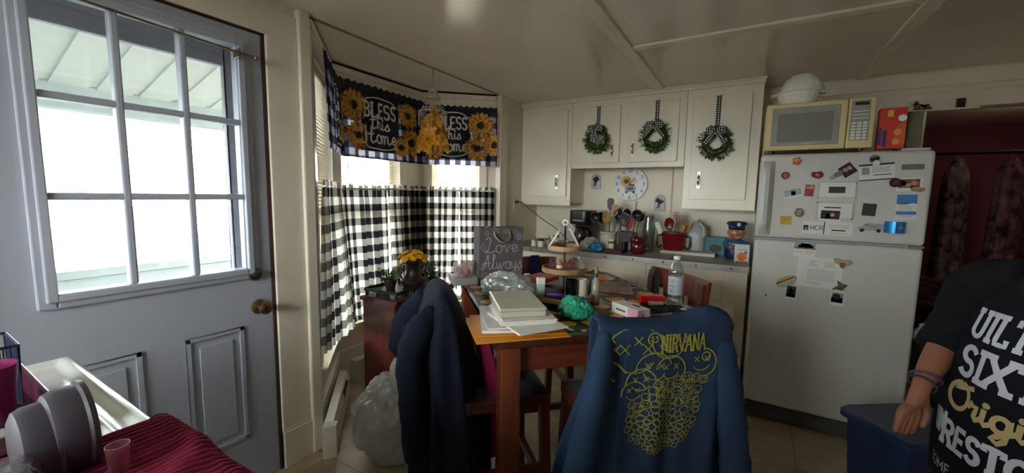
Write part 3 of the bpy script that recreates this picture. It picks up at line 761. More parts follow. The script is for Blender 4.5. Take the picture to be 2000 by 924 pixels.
def valance(label, i, ua, ub, z1, z0, prints, seed, d=.075, pleats=7):
    t = thing('valance', label, 'valance', group='sunflower valances in the bay')
    fn = cloth((pt(i, ua, d), pt(i, ub, d)), (pt(i, ua, d + .015), pt(i, ub, d + .015)), z1, z0, pleats, .009, seed)
    MB().sheet(fn, 150, 24, uvf=cloth_uv(fn, 150, z1 - z0, z1, .01)).build('valance_cloth', M_valg, t, smooth=True, sharp=180)
    # a dark gathered heading
    MB().sheet(lambda u, v: fn(u, v * .12, .0015), 150, 4).build('heading', M_panel, t, smooth=True, sharp=180)
    Wd = (Vector(pt(i, ub, 0)) - Vector(pt(i, ua, 0))).length; H = z1 - z0
    sf = MB(); sf2 = MB(); se = MB(); pn = MB(); le = MB()
    P = lambda e: (lambda x, y: fn(max(0, min(1, x / Wd)), max(0, min(1, 1 - y / H)), e))
    for kind, cx, cy, r in prints:
        if kind == 'sun':
            sf = MB(); sf2 = MB(); se = MB()
            for layer, (mb, rr, e, nn) in enumerate(((sf2, r, .003, 17), (sf, r * .94, .0036, 15))):
                for k in range(nn):
                    a = 2 * pi * k / nn + layer * .2
                    tip, wd = rr * (.85 + .15 * random.random()), rr * .17
                    pts = [(0.2 * rr, -wd * .6), (.55 * rr, -wd), (.8 * rr, -wd * .6), (tip, 0), (.8 * rr, wd * .6), (.55 * rr, wd), (.25 * rr, wd * .6)]
                    vs = [P(e)(cx + x * math.cos(a) - y * math.sin(a), cy + x * math.sin(a) + y * math.cos(a)) for x, y in pts]
                    mb.add(vs, [(0, 1, 5, 6), (1, 2, 4, 5), (2, 3, 4)])
            se.disc((cx, cy), r * .28, P(.0045))
            so = sf.build('sunflower', M_petal, t); sf2.build('outer_petals', M_petal2, so); se.build('seed_head', M_seed, so)
        else:
            w2, h2 = r
            pn.rect(cx - w2, cy - h2, cx + w2, cy + h2, P(.002), 40, 16)
            for s in (1, -1):
                top = [(cx - w2 * .92, cy + s * h2 * .72), (cx - w2 * .75, cy + s * h2 * .74)] + [(cx + w2 * .75 * math.cos(a), cy + s * h2 * (.74 + .17 * math.sin(a))) for a in [pi - pi * q / 14 for q in range(1, 14)]] + [(cx + w2 * .75, cy + s * h2 * .74), (cx + w2 * .92, cy + s * h2 * .72)]
                le.ribbon(top, .009, P(.0035))
            for s in (1, -1): le.ribbon([(cx + s * w2 * .92, cy + h2 * .72), (cx + s * w2 * .98, cy), (cx + s * w2 * .92, cy - h2 * .72)], .006, P(.0035)) if s < 0 else None
            k = w2 / .15
            write(le, 'BLESS', cx, cy + h2 * .22, .098, .016, P(.0035), CAPS, .12, slab=.1, squash=.66 * k)
            write(le, 'this', cx, cy - h2 * .20, .10, .011, P(.0035), SCR, .0, squash=.85 * k)
            write(le, 'Home', cx, cy - h2 * .70, .12, .013, P(.0035), SCR, .0, squash=.8 * k)
    if pn.f:
        pn.build('dark_panel', M_panel, t, smooth=True, sharp=180); le.build('lettering', M_letter, t)
    return t
H = .48
valance('dark gingham valance at the left end of the bay, lettering nearly edge on', 0, .0, .685, 2.085, 1.61, [('panel', .40, .22, (.15, .19)), ('sun', .62, .30, .07), ('sun', .58, .15, .09)], 11)
valance('sunflower valance lettered in white over the middle bay window', 1, .0, .835, 2.125, 1.615, [('panel', .355, .255, (.18, .20)), ('sun', .13, .35, .125), ('sun', .155, .155, .11), ('sun', .63, .36, .115), ('sun', .66, .16, .12), ('sun', .545, .11, .085)], 12)
valance('sunflower valance lettered in white over the right bay window', 2, .0, .645, 2.105, 1.615, [('panel', .27, .255, (.15, .20)), ('sun', .10, .13, .11), ('sun', .08, .32, .10), ('sun', .505, .34, .125), ('sun', .475, .145, .12), ('sun', .62, .18, .11)], 13, pleats=6)

# ------------------------------------------------------------------ hanging chime with silk flowers
t = thing('wind_chime', 'beaded tiered chime with yellow silk flowers hanging from the bay ceiling', 'chime', (-1.957, 2.173, CZ))
M_bead = mat('pearly_bead', 'b8aa94', .25, var=.2, scale=40)
MB().tube([(0, 0, 0), (0, 0, -.02), (.01, 0, -.035), (0, 0, -.045)], .002, 6).build('hook', M_dark, t)
MB().tube([(0, 0, -.04), (0, 0, -.30)], .0015, 5).build('cord', mat('thin_cord', 'a59a86', .8), t)
tiers = [(.028, -.145), (.05, -.19), (.075, -.265), (.098, -.285)]
for r, z in tiers: MB().tube([(r * math.cos(a), r * math.sin(a), z) for a in [2 * pi * k / 24 for k in range(24)]], .004, 6, loop=True).build('ring', M_bead, t)
bd = MB()
for (r, z), (r2, z2) in zip([(.004, -.115)] + tiers, tiers):
    for k in range(12):
        a = 2 * pi * k / 12
        for j in range(4):
            q = j / 3; bd.ball((lerp(r, r2, q) * math.cos(a), lerp(r, r2, q) * math.sin(a), lerp(z, z2, q) - .012 * math.sin(pi * q)), .0055, 6, 4)
for k in range(14):
    a = 2 * pi * k / 14
    for j in range(7): bd.ball((.098 * math.cos(a), .098 * math.sin(a), -.29 - j * .014), .005, 6, 4)
tag(bd.build('beads', M_bead, t, smooth=True), kind='stuff')
M_silk = mat('yellow_silk', 'd99a2c', .7, var=.25, scale=30, translucent=.3)
fw = thing('silk_flower_bunch', 'cascade of golden yellow silk flowers hanging below the beaded chime', 'flowers', (-1.957, 2.173, CZ - .52))
rnd = random.Random(3)
def flower(mb, c, r, nn=6, up=None):
    c = Vector(c); ax = (up or Vector((rnd.uniform(-1, 1), rnd.uniform(-1, 1), rnd.uniform(-.3, 1)))).normalized()
    a1 = ax.orthogonal().normalized(); a2 = ax.cross(a1)
    for k in range(nn):
        a = 2 * pi * k / nn + rnd.uniform(-.2, .2)
        d = a1 * math.cos(a) + a2 * math.sin(a); s = ax.cross(d)
        p = [c, c + d * r * .5 + s * r * .38 + ax * r * .35, c + d * r * .95 + s * r * .22 + ax * r * .45, c + d * r * 1.02 - s * r * .22 + ax * r * .4, c + d * r * .5 - s * r * .38 + ax * r * .35, c + d * r * .5 + ax * r * .2]
        mb.add(p, [(0, 5, 1), (1, 5, 2), (2, 5, 3), (3, 5, 4), (4, 5, 0)])
spots = [(0, .10), (.02, .06)] + [(.045, .03)] * 5 + [(.065, -.03)] * 6 + [(.08, -.09)] * 8 + [(.075, -.13)] * 5
cnt = {}
for k, (r, z) in enumerate(spots):
    a = k * 2.4
    mb = MB(); flower(mb, (r * math.cos(a), r * math.sin(a), z + .12), .052, 7, Vector((math.cos(a), math.sin(a), .4))); mb.build('silk_flower', mat('pale_yellow_silk', 'e6b95c', .7, var=.2, scale=30, translucent=.35) if k % 3 == 1 else M_silk, fw)
MB().tube([(0, 0, -.05), (0, 0, .215)], .004, 6).build('stem', mat('green_stem', '4b5a32', .7), fw)

# ------------------------------------------------------------------ baseboard heaters
M_heat = mat('heater_enamel', 'd5cfc4', .4, var=.05)
def heater(label, i, ua, ub, d):
    M = FAC[i][0]
    t = thing('baseboard_heater', label, 'heater', group='baseboard heaters in the bay')
    prof = [(d, .0), (d + .055, .0), (d + .06, .025), (d + .062, .125), (d + .045, .165), (d, .172)]
    mb = MB(M); mb.rings([[(x, y, z) for y, z in prof] for x in (ua, ub)])
    mb.build('housing', M_heat, t, bevel=.003)
    MB(M).box(ua + .06, d + .0625, .03, ub - .06, d + .066, .105).build('front_panel', M_heat, t, bevel=.002)
    MB(M).box(ub - .30, d + .045, .128, ub - .12, d + .0645, .150).build('vent_slot', M_dark, t)
    MB(M).box(ua - .004, d - .002, 0, ua + .05, d + .068, .175).build('end_cap', M_heat, t, bevel=.004)
heater('cream baseboard heater running from the door post into the bay', 0, -.12, .58, .034)
heater('cream baseboard heater under the middle bay window beside the cherry cabinet', 1, .09, .80, .03)

# ------------------------------------------------------------------ cherry cabinet with flowers
M_cherry = wood('cherry_veneer', '3a1210', '5e2420', .32, 'Z')
M_cherry_d = mat('dark_cherry_gap', '1a0d0e', .6)
cc = thing('side_cabinet', 'dark cherry side cabinet in front of the bay carrying a flower urn', 'cabinet', (-1.85, 1.715, 0), R(4))
MB().box(-.29, .0, .06, -.015, .60, .675).build('body', M_cherry, cc, bevel=.003)
MB().box(-.305, -.015, .675, .01, .615, .705).build('top', M_cherry, cc, bevel=.006)
MB().box(-.29, .0, 0, -.02, .60, .07).build('plinth', M_cherry_d, cc, bevel=.003)
MB().box(-.016, .012, .09, -.008, .588, .665).build('face_recess', M_cherry_d, cc)
for z0, z1, nm in ((.475, .66, 'drawer'), (.10, .455, 'door')):
    dd = MB().box(-.012, .03, z0, .004, .57, z1).build(nm, M_cherry, cc, bevel=.006)
    MB().lathe([(.006, 0), (.006, .012), (.013, .018), (.010, .026), (.001, .028)], 14).build('knob', M_brass, dd, smooth=True, loc=(.004, .3, (z0 + z1) / 2)).rotation_euler = (0, R(90), 0)
ZC = .7055
tr = thing('gallery_tray', 'dark green tray on little turned posts at the left end of the cherry cabinet', 'tray', (-2.0, 1.80, ZC), R(4))
MB().box(-.145, -.085, .028, .135, .10, .036).box(-.145, -.085, .036, -.138, .10, .05).box(.128, -.085, .036, .135, .10, .05).box(-.145, -.085, .036, .135, -.078, .05).build('tray', mat('dark_green_metal', '1f2b22', .3, .3), tr, bevel=.002)
for x in (-.13, -.04, .05, .12):
    for y in (-.075, .09): MB().lathe([(.008, 0), (.010, .004), (.005, .012), (.008, .020), (.006, .0285)], 10, (x, y, 0)).build('post', M_cherry_d, tr, smooth=True)
M_leafd = mat('dusty_green_leaf', '4c6848', .6, var=.35, scale=40, translucent=.2)
M_pot = mat('dark_pot', '2a2220', .5)
def leaf(mb, p, d, L, w, droop=.3):
    p = Vector(p); d = Vector(d).normalized(); s = d.cross(Vector((0, 0, 1)))
    s = s.normalized() if s.length > .05 else Vector((1, 0, 0)); u = s.cross(d)
    m = p + d * L * .5 + u * L * .08; e = p + d * L - Vector((0, 0, L * droop))
    mb.add([p, m + s * w * .5, e, m - s * w * .5, m - u * .003], [(0, 1, 4), (1, 2, 4), (2, 3, 4), (3, 0, 4)])
def plant(name, label, loc, h, r, n, seed):
    t = thing(name, label, 'plant', loc); rd = random.Random(seed)
    MB().lathe([(.028, 0), (.04, .055), (.044, .058), (.044, .066), (.036, .066), (.034, .05), (.0, .05)], 20).build('pot', M_pot, t, smooth=True)
    lm = MB(); sm = MB()
    for k in range(n):
        a = rd.uniform(0, 6.28); rr = rd.uniform(.1, 1) * r; hh = .06 + rd.uniform(.3, 1) * h
        b = Vector((rr * math.cos(a), rr * math.sin(a), hh))
        sm.tube([(0, 0, .05), b * .5 + Vector((0, 0, .05)), b], .002, 5)
        for j in range(9):
            q = .3 + .7 * j / 8; c = Vector((0, 0, .05)).lerp(b, q); a2 = rd.uniform(0, 6.28)
            leaf(lm, c, (math.cos(a2), math.sin(a2), rd.uniform(-.2, .7)), rd.uniform(.022, .04), .022)
    sm.build('stems', mat('green_stem', '4b5a32', .7), t); lm.build('foliage', M_leafd, t)
    return t
plant('potted_ivy', 'small dusty green plant on the tray at the left of the dark urn', (-1.995, 1.80, ZC + .037), .10, .09, 16, 5)
plant('potted_ivy', 'small leafy plant behind the right of the dark urn', (-1.93, 2.14, ZC), .14, .085, 15, 8)
ur = thing('flower_urn', 'dark footed urn with two scrolled handles on the cherry cabinet', 'vase', (-1.945, 1.955, ZC), R(40))
M_urn = mat('dark_bronze_urn', '2c211d', .4, .3, var=.2)
MB().lathe([(.055, .03), (.07, .04), (.085, .065), (.085, .085), (.06, .10), (.045, .13), (.045, .16), (.055, .195), (.068, .208), (.070, .215), (.06, .216), (.05, .19), (.0, .19)], 28).build('vase', M_urn, ur, smooth=True)
for k in range(4):
    a = pi / 4 + k * pi / 2; c, s_ = math.cos(a), math.sin(a)
    MB().tube([(.055 * c, .055 * s_, .05), (.08 * c, .08 * s_, .035), (.078 * c, .078 * s_, .015), (.09 * c, .09 * s_, .0045)], [.012, .010, .007, .0045], 8).build('foot', M_urn, ur, smooth=True)
for s in (-1, 1):
    MB().tube([(s * .05, 0, .20), (s * .078, 0, .19), (s * .085, 0, .165), (s * .07, 0, .15), (s * .075, 0, .13), (s * .085, 0, .115), (s * .072, 0, .09)], .006, 8).build('handle', M_urn, ur, smooth=True)
bq = thing('yellow_mums', 'bunch of bright yellow chrysanthemums in the dark urn', 'flowers', (-1.945, 1.955, ZC + .192))
M_mum = mat('yellow_mum', 'eab81c', .8, var=.2, scale=40, translucent=.25)
st = MB()
for k in range(26):
    a = k * 2.4; r = .095 * math.sqrt((k + .5) / 26); z = .075 - 1.6 * r * r / .1 * .3 + rnd.uniform(-.012, .012)
    mb = MB()
    c = Vector((r * math.cos(a), r * math.sin(a), z)); ax = (c + Vector((0, 0, .05))).normalized()
    for j, nn in ((1.0, 11), (.75, 9), (.45, 6)):
        a1 = ax.orthogonal().normalized(); a2 = ax.cross(a1)
        for q in range(nn):
            b = 2 * pi * q / nn + j; dd = (a1 * math.cos(b) + a2 * math.sin(b)); s = ax.cross(dd)
            R0 = .027 * j; up = ax * (.018 * (1.3 - j))
            mb.add([c, c + dd * R0 * .6 + s * .0045 + up, c + dd * R0 + up * .8, c + dd * R0 * .6 - s * .0045 + up], [(0, 1, 2, 3)])
    mb.build('flower', M_mum, bq)
    st.tube([(0, 0, .0), c], .002, 5)
st.build('stems', mat('green_stem', '4b5a32', .7), bq)
M_clear = glassy('clear_glass', 'eef3f3', .10)
g0 = None
for k, (x, y) in enumerate(((-1.865, 1.845), (-1.86, 1.905), (-1.858, 1.965))):
    if g0 is None:
        g0 = thing('glass_votive', 'small clear glass votive at the left foot of the dark urn', 'glass', (x, y, ZC), group='glass votives on the cherry cabinet')
        MB().lathe([(.016, 0), (.018, .004), (.021, .045), (.019, .045), (.016, .006), (0, .006)], 18).build('glass', M_clear, g0, smooth=True)
    else: dup(g0, (x, y, ZC), label=['', 'middle small clear glass votive in front of the dark urn', 'small clear glass votive at the right foot of the dark urn'][k])

# ------------------------------------------------------------------ bag of laundry or rubbish
def blob(name, m, parent, c, rad, seed, amp=.16, fr=3.2, fold=.05, n=90, mm=64, flat=.0):
    rings = []; sd = Vector((seed * 3.1, seed * 1.7, seed * 2.3))
    for j in range(mm + 1):
        th = pi * j / mm; ring = []
        for k in range(n):
            ph = 2 * pi * k / n
            d = Vector((max(math.sin(th), .03) * math.cos(ph), max(math.sin(th), .03) * math.sin(ph), -math.cos(th)))
            q = 1 + amp * mnoise.noise(d * fr * .6 + sd) + fold * (1 - 2 * abs(mnoise.noise(Vector((d.x, d.y, d.z * .45)) * fr * 1.5 + sd * 2))) + fold * .45 * (1 - 2.5 * abs(mnoise.noise(Vector((d.x, d.y, d.z * .3)) * fr * 3.1 + sd)))
            p = Vector((d.x * rad[0], d.y * rad[1], d.z * rad[2])) * q + Vector(c)
            p.z = max(p.z, flat + .001)
            ring.append(p)
        rings.append(ring)
    return MB().rings(rings).build(name, m, parent, smooth=True, sharp=180)
M_bag = glassy('cloudy_white_plastic', 'd2d3cf', .12, .2, haze=.72)
tb = thing('plastic_bag', 'big cloudy white plastic bag slumped on the floor before the cherry cabinet', 'bag', (-1.52, 1.42, 0))
blob('bag', M_bag, tb, (0, .0, .20), (.235, .20, .205), 2, fold=.09)
blob('bag_top', M_bag, tb, (.08, .10, .42), (.16, .16, .16), 5, fold=.09)
# ------------------------------------------------------------------ dining table and counter stools
M_wd = wood('reddish_brown_wood', '4a2117', '7a3a26', .33, 'X')
M_wdz = wood('reddish_brown_wood_upright', '4a2117', '7c3c27', .33, 'Z')
M_top = wood('dark_table_top', '32190f', '55301f', .22, 'Y', coat=.4)
TC = (-.713, 1.748); TR = R(45.4); TZ = .902
tt = thing('dining_table', 'square counter height wooden dining table covered with clutter', 'table', (TC[0], TC[1], 0), TR)
MB().box(-.465, -.515, TZ - .028, .465, .515, TZ).build('tabletop', M_top, tt, bevel=.004)
MB().box(-.42, -.47, TZ - .13, .42, -.448, TZ - .028).box(-.42, .448, TZ - .13, .42, .47, TZ - .028).box(-.42, -.448, TZ - .13, -.398, .448, TZ - .028).box(.398, -.448, TZ - .13, .42, .448, TZ - .028).build('apron', M_wd, tt, bevel=.002)
for x, y in ((-1, -1), (1, -1), (1, 1), (-1, 1)):
    MB().box(x * .452, y * .502, 0, x * .382, y * .432, TZ - .028).build('leg', M_wdz, tt, bevel=.004)
MB().box(-.4665, -.47, TZ - .085, -.4205, -.40, TZ - .05).build('price_label', mat('tan_label', 'a8804a', .6), tt) if False else None
def stool(label, loc, rz):
    t = thing('counter_stool', label, 'chair', loc, rz, 'counter stools around the dining table')
    SH = .615
    MB().box(-.20, -.185, SH - .05, .20, .19, SH).build('seat_frame', M_wd, t, bevel=.008)
    s = MB().sheet(lambda u, v: (lerp(-.195, .195, u), lerp(-.18, .185, v), SH + .002 + .03 * (1 - (2 * u - 1) ** 4) * (1 - (2 * v - 1) ** 4)), 14, 14)
    s.build('seat_cushion', mat('grey_vinyl', '4f4c53', .28, var=.1), t, smooth=True, sharp=180)
    for x in (-1, 1):
        MB().rings([[(x * .195 + dx, -.175 - sl + dy, z) for dx, dy in ((-.019, -.019), (.019, -.019), (.019, .019), (-.019, .019))] for z, sl in ((0, .035), (.3, .012), (.58, .0), (.8, .012), (.975, .032))]).build('leg', M_wdz, t, bevel=.003)
        MB().rings([[(x * (.175 + sl) + dx, .17 + sl + dy, z) for dx, dy in ((-.019, -.019), (.019, -.019), (.019, .019), (-.019, .019))] for z, sl in ((0, .018), (SH - .05, 0))]).build('leg', M_wdz, t, bevel=.003)
        MB().box(x * .19 - .011, -.17, .30, x * .19 + .011, .17, .33).build('stretcher', M_wd, t, bevel=.002)
    MB().box(-.175, .165, .20, .175, .19, .235).build('foot_rest', M_wd, t, bevel=.002)
    MB().box(-.18, -.185, .34, .18, -.165, .365).build('stretcher', M_wd, t, bevel=.002)
    def arcrail(z0, z1):
        rs = []
        for k in range(13):
            x = lerp(-.225, .225, k / 12); y = -.205 - .03 * (1 - (x / .225) ** 2)
            rs.append([(x, y - .011, z0), (x, y + .011, z0), (x, y + .011 - .012, z1), (x, y - .011 - .012, z1)])
        return MB().rings(rs)
    arcrail(.885, .99).build('top_rail', M_wd, t, bevel=.004)
    arcrail(.69, .725).build('lower_rail', M_wd, t, bevel=.003)
    for x in (-.10, 0, .10):
        y = -.207 - .03 * (1 - (x / .225) ** 2)
        MB().box(x - .027, y - .006, .72, x + .027, y + .008, .89).build('back_slat', M_wdz, t, bevel=.002)
    return t
s1 = stool('counter stool nearest the camera under the blue printed sweatshirt', (-.354, 1.471, 0), R(43))
def place(label, loc, rz): return dup(s1, loc + (0,), R(rz), label)
place('counter stool on the window side under the dark hoodie', (-.885, 1.345), -44.6)
place('empty counter stool at the far right table edge with a belt over its back', (-.445, 2.02), 135.4)
place('counter stool at the far left table edge behind the gift bag', (-1.05, 1.985), -134.6)

# ---- blue sweatshirt over the nearest stool
M_blue = mat('blue_sweatshirt_fleece', '283954', .95, var=.10, scale=14, bump=.12, bscale=300, spec=.15)
M_ink = mat('mustard_print_ink', '8f8a38', .9, var=.25, scale=60)
sw = thing('sweatshirt', 'blue sweatshirt with mustard bubble print and lettering draped over a stool back', 'sweatshirt', (-.354, 1.471, 0), R(42.5))
ztop = lambda x: interp([(-.27, 1.0), (-.22, 1.002), (-.15, .992), (0, .990), (.06, 1.0), (.113, 1.018), (.16, 1.02), (.2, 1.0), (.23, .985)], x)
Ls = lambda s: interp([(0, -.245), (.1, -.275), (.28, -.315), (.47, -.355), (.75, -.39)], s)
Rs = lambda s: interp([(0, .19), (.1, .20), (.3, .228), (.55, .262), (.75, .28)], s)
def front(x, s, e=0):
    g = smooth(s * 2.2)
    y = -.268 - .02 * s - .022 * (1 - (x / .3) ** 2) * (1 - g) + g * (.012 * math.sin(x * 34 + 1.5 * s) + .008 * math.sin(x * 61 + 4 * s + 1)) - e
    y += .05 * smooth((abs(x + .03) - .2) / .12) * g
    return Vector((x, y, ztop(x) - s))
def swf(u, v):
    if v < .72:
        s = .70 * (1 - v / .72); return front(lerp(Ls(s), Rs(s), u), s)
    q = (v - .72) / .28; x = lerp(-.245, .19, u)
    yy, dz = interp([(0, (-.288, 0)), (.15, (-.262, .016)), (.35, (-.215, .012)), (.5, (-.196, -.03)), (1, (-.165, -.26))], q)
    yy += .022 * (x / .3) ** 2 * (1 if q < .5 else 0)
    return Vector((x, yy + .006 * math.sin(x * 40) * q, ztop(x) + dz))
MB().sheet(swf, 60, 60).build('body', M_blue, sw, smooth=True, sharp=180, solid=.007, off=-1)
def sleeve(name, m, par, pts, rr, fl=.7, n=20, wr=.05):
    pts = [Vector(p) for p in pts]; N = 28; P = []; Q = []
    for k in range(N + 1):
        t = k / N * (len(pts) - 1); i = min(int(t), len(pts) - 2); f = t - i
        p0 = pts[max(i - 1, 0)]; p1, p2 = pts[i], pts[i + 1]; p3 = pts[min(i + 2, len(pts) - 1)]
        P.append(.5 * (2 * p1 + (p2 - p0) * f + (2 * p0 - 5 * p1 + 4 * p2 - p3) * f * f + (3 * p1 - p0 - 3 * p2 + p3) * f ** 3))
        Q.append(lerp(rr[i], rr[i + 1], smooth(f)) * (1 + wr * math.sin(k * 1.3) + wr * .6 * math.sin(k * 2.9)))
    return MB().tube(P, Q, n, flat=fl).build(name, m, par, smooth=True, sharp=180)
sleeve('sleeve', M_blue, sw, [(-.215, -.25, .975), (-.245, -.285, .88), (-.285, -.30, .70), (-.325, -.30, .50), (-.36, -.30, .27)], [.032, .05, .058, .062, .05])
sleeve('sleeve', M_blue, sw, [(.155, -.245, .985), (.178, -.275, .88), (.208, -.285, .70), (.238, -.29, .50), (.262, -.285, .30)], [.03, .04, .048, .052, .045])
def seam(x, s): return front(x, s, .001)
MB().ribbon([(-.16, .02), (-.175, .2), (-.185, .45)], .006, seam).build('seam', mat('navy_seam', '22355a', .9), sw)
pk = MB(); F = lambda e: (lambda x, z: front(x, max(.002, ztop(x) - z), e))
write(pk, 'NIRVANA', .018, .918, .052, .0062, F(.004), CAPS, .12, slab=.08, squash=.50, step=.006)
rb = random.Random(12)
def bubble(mb, x, z, r, w, a0=0, a1=360):
    mb.ribbon([(x + r * math.cos(R(a0 + (a1 - a0) * k / 26)), z + r * .94 * math.sin(R(a0 + (a1 - a0) * k / 26))) for k in range(27)], w, F(.004), step=.008)
    if r > .014:
        for s in (-1, 1):
            ex, ez, q = x + s * r * .36, z + r * .25, r * .15
            mb.ribbon([(ex - q, ez - q), (ex + q, ez + q)], w * .8, F(.004)); mb.ribbon([(ex - q, ez + q), (ex + q, ez - q)], w * .8, F(.004))
        mb.ribbon([(x + r * .6 * math.cos(R(200 + 14 * k)), z + r * .5 * math.sin(R(200 + 14 * k))) for k in range(11)], w * .8, F(.004))
placed = []
for x, z, r, a0, a1 in ((-.135, .905, .10, 60, 230), (-.03, .95, .055, 170, 330), (-.075, .862, .058, 20, 190), (-.02, .858, .05, -20, 170), (-.115, .822, .048, 20, 185), (.085, .875, .05, -80, 85), (-.135, .79, .04, 20, 190), (.10, .895, .014, 0, 360), (-.08, .96, .02, 0, 250)):
    bubble(pk, x, z, r, .0042, a0, a1); placed.append((x, z, r * .9))
for x, z in ((-.215, .965), (-.13, .955), (.03, .955), (-.20, .93)): 
    for s in (-1, 1): pk.ribbon([(x - .012, z - .012 * s), (x + .012, z + .012 * s)], .004, F(.004))
pk.ribbon([(-.24, .955), (-.235, .91), (-.19, .885), (-.165, .86)], .006, F(.004))
tries = 0
while tries < 5000:
    tries += 1
    z = rb.uniform(.60, .84); k = (z - .60) / .24
    xr = interp([(0, (-.07, .02)), (.12, (-.13, .05)), (.3, (-.145, .075)), (.7, (-.15, .09)), (1, (-.15, .10))], k)
    x = rb.uniform(*xr); r = lerp(.0075, .02, k) * rb.uniform(.7, 1.15)
    if all((x - a) ** 2 + (z - b) ** 2 > (r + c) ** 2 * .5 for a, b, c in placed):
        placed.append((x, z, r)); bubble(pk, x, z, r, lerp(.0018, .003, k))
pk.build('print', M_ink, sw)

# ---- dark hoodie over the window-side stool
M_navy = mat('navy_hoodie_fleece', '161b29', .95, var=.12, scale=16, bump=.12, bscale=300, spec=.15)
hd = thing('hoodie', 'dark navy hoodie hanging over the window-side stool back', 'hoodie', (-.885, 1.345, 0), R(-44.6))
# rings in stool coordinates: x along the back rail, y out of the back
def hring(z):
    cx, cy, a, b = interp([(.10, (.0, -.19, .24, .15)), (.3, (.0, -.195, .245, .145)), (.55, (.0, -.20, .245, .125)), (.75, (.0, -.205, .25, .115)), (.88, (.0, -.21, .25, .095)), (.97, (.0, -.215, .24, .062)), (1.005, (.01, -.22, .20, .04)), (1.03, (.05, -.222, .11, .016))], z)
    pts = []
    g = smooth((1.02 - z) / .5)
    for k in range(72):
        an = 2 * pi * k / 72
        q = 1 + g * (.11 * math.sin(5 * an + 2.2 * z) + .09 * math.sin(11 * an - 3 * z + 1) + .05 * math.sin(19 * an + 5 * z))
        ca, sa = math.cos(an), math.sin(an)
        ex = .75
        pts.append((cx + a * q * math.copysign(abs(ca) ** ex, ca), cy + b * q * math.copysign(abs(sa) ** ex, sa), z + .012 * g * math.sin(3 * an)))
    return pts
MB().rings([hring(.10 + .93 * k / 60) for k in range(61)]).build('body', M_navy, hd, smooth=True, sharp=180)
sleeve('sleeve', M_navy, hd, [(.17, -.25, .96), (.20, -.30, .90), (.195, -.335, .80), (.19, -.33, .62), (.18, -.32, .42)], [.04, .055, .05, .046, .042], .8)
MB().tube([(.183 + .046 * math.cos(a), -.352 + .0 * a, .862 + .05 * math.sin(a)) for a in [2 * pi * k / 20 for k in range(20)]], .007, 8, loop=True).build('cuff', M_navy, hd, smooth=True)
sleeve('sleeve', M_navy, hd, [(-.12, -.27, .95), (-.14, -.345, .84), (-.135, -.37, .74), (-.13, -.36, .68)], [.035, .055, .055, .03], .8)
mj = thing('magenta_jacket', 'magenta garment hanging on the far side of the stool with the dark hoodie', 'jacket', (-.885, 1.345, 0), R(-44.6))
M_mag = mat('magenta_cloth', '6d1034', .9, var=.15, spec=.2)
def mjf(u, v):
    z = lerp(.86, interp([(0, .40), (.5, .33), (1, .45)], u), v); w = lerp(.10, .16, v)
    return Vector((.12 + w * (u - .5) * 1.6 * 1.0, -.075 + .012 * math.sin(u * 14 + v * 3) + .11 * v * u, z))
MB().sheet(mjf, 24, 24).build('garment', M_mag, mj, smooth=True, sharp=180, solid=.008)

# belt and blue strap on the far stools
tag(MB().sheet(lambda u, v: Vector((lerp(-.02, .02, u), interp([(0, -.02), (.2, -.02), (.3, 0), (.4, .022), (1, .030)], v), interp([(0, -.26), (.2, -.05), (.3, .007), (.4, -.03), (1, -.20)], v))), 4, 30).build('patterned_belt', mat('brown_pattern_strap', '241c18', .6, var=.7, scale=70), smooth=True, solid=.003, loc=(-.42, 2.215, .994)), 'narrow brown patterned belt hung over the empty right-hand stool back', 'belt').rotation_euler = (0, 0, R(135.4))
tag(MB().sheet(lambda u, v: Vector((lerp(-.028, .028, u) + .01 * math.sin(v * 7), interp([(0, .03), (.3, .022), (.45, 0), (.6, -.025), (1, -.035)], v), interp([(0, -.20), (.3, -.03), (.45, .008), (.6, -.03), (1, -.22)], v))), 6, 30).build('blue_scarf', mat('royal_blue_cloth', '1e2f78', .8, var=.2), smooth=True, solid=.006, loc=(-1.145, 2.21, .994)), 'royal blue strip of cloth over the far left stool beside the gift bag', 'scarf').rotation_euler = (0, 0, R(-134.6))

# ------------------------------------------------------------------ placemats
def matmat():
    m = bpy.data.materials.new('floral_placemat'); m.use_nodes = True
    nt = m.node_tree; N = nt.nodes; L = nt.links; b = N['Principled BSDF']
    tc = N.new('ShaderNodeTexCoord'); vo = N.new('ShaderNodeTexVoronoi'); vo.inputs['Scale'].default_value = 20; vo.inputs['Randomness'].default_value = .9
    L.new(tc.outputs['Object'], vo.inputs['Vector'])
    sp = N.new('ShaderNodeSeparateColor'); L.new(vo.outputs['Color'], sp.inputs[0])
    cr = N.new('ShaderNodeValToRGB'); cr.color_ramp.interpolation = 'CONSTANT'
    els = [(0, '15130f'), (.22, 'd9861f'), (.42, '1a1712'), (.55, 'd8d2c2'), (.66, '16130f'), (.78, 'c9a12a'), (.9, '6b2d18')]
    cr.color_ramp.elements[0].color = lin(els[0][1]) + (1,); cr.color_ramp.elements[1].position = els[-1][0]; cr.color_ramp.elements[1].color = lin(els[-1][1]) + (1,)
    for p, c in els[1:-1]: e = cr.color_ramp.elements.new(p); e.color = lin(c) + (1,)
    L.new(sp.outputs[0], cr.inputs[0])
    lt = N.new('ShaderNodeMath'); lt.operation = 'LESS_THAN'; lt.inputs[1].default_value = .62; L.new(vo.outputs['Distance'], lt.inputs[0])
    mx = N.new('ShaderNodeMixRGB'); mx.inputs[1].default_value = lin('17140f') + (1,); L.new(lt.outputs[0], mx.inputs[0]); L.new(cr.outputs[0], mx.inputs[2])
    L.new(mx.outputs[0], b.inputs['Base Color']); b.inputs['Roughness'].default_value = .45
    return m
M_pm = matmat(); TM = Matrix.Translation((TC[0], TC[1], 0)) @ Matrix.Rotation(TR, 4, 'Z')
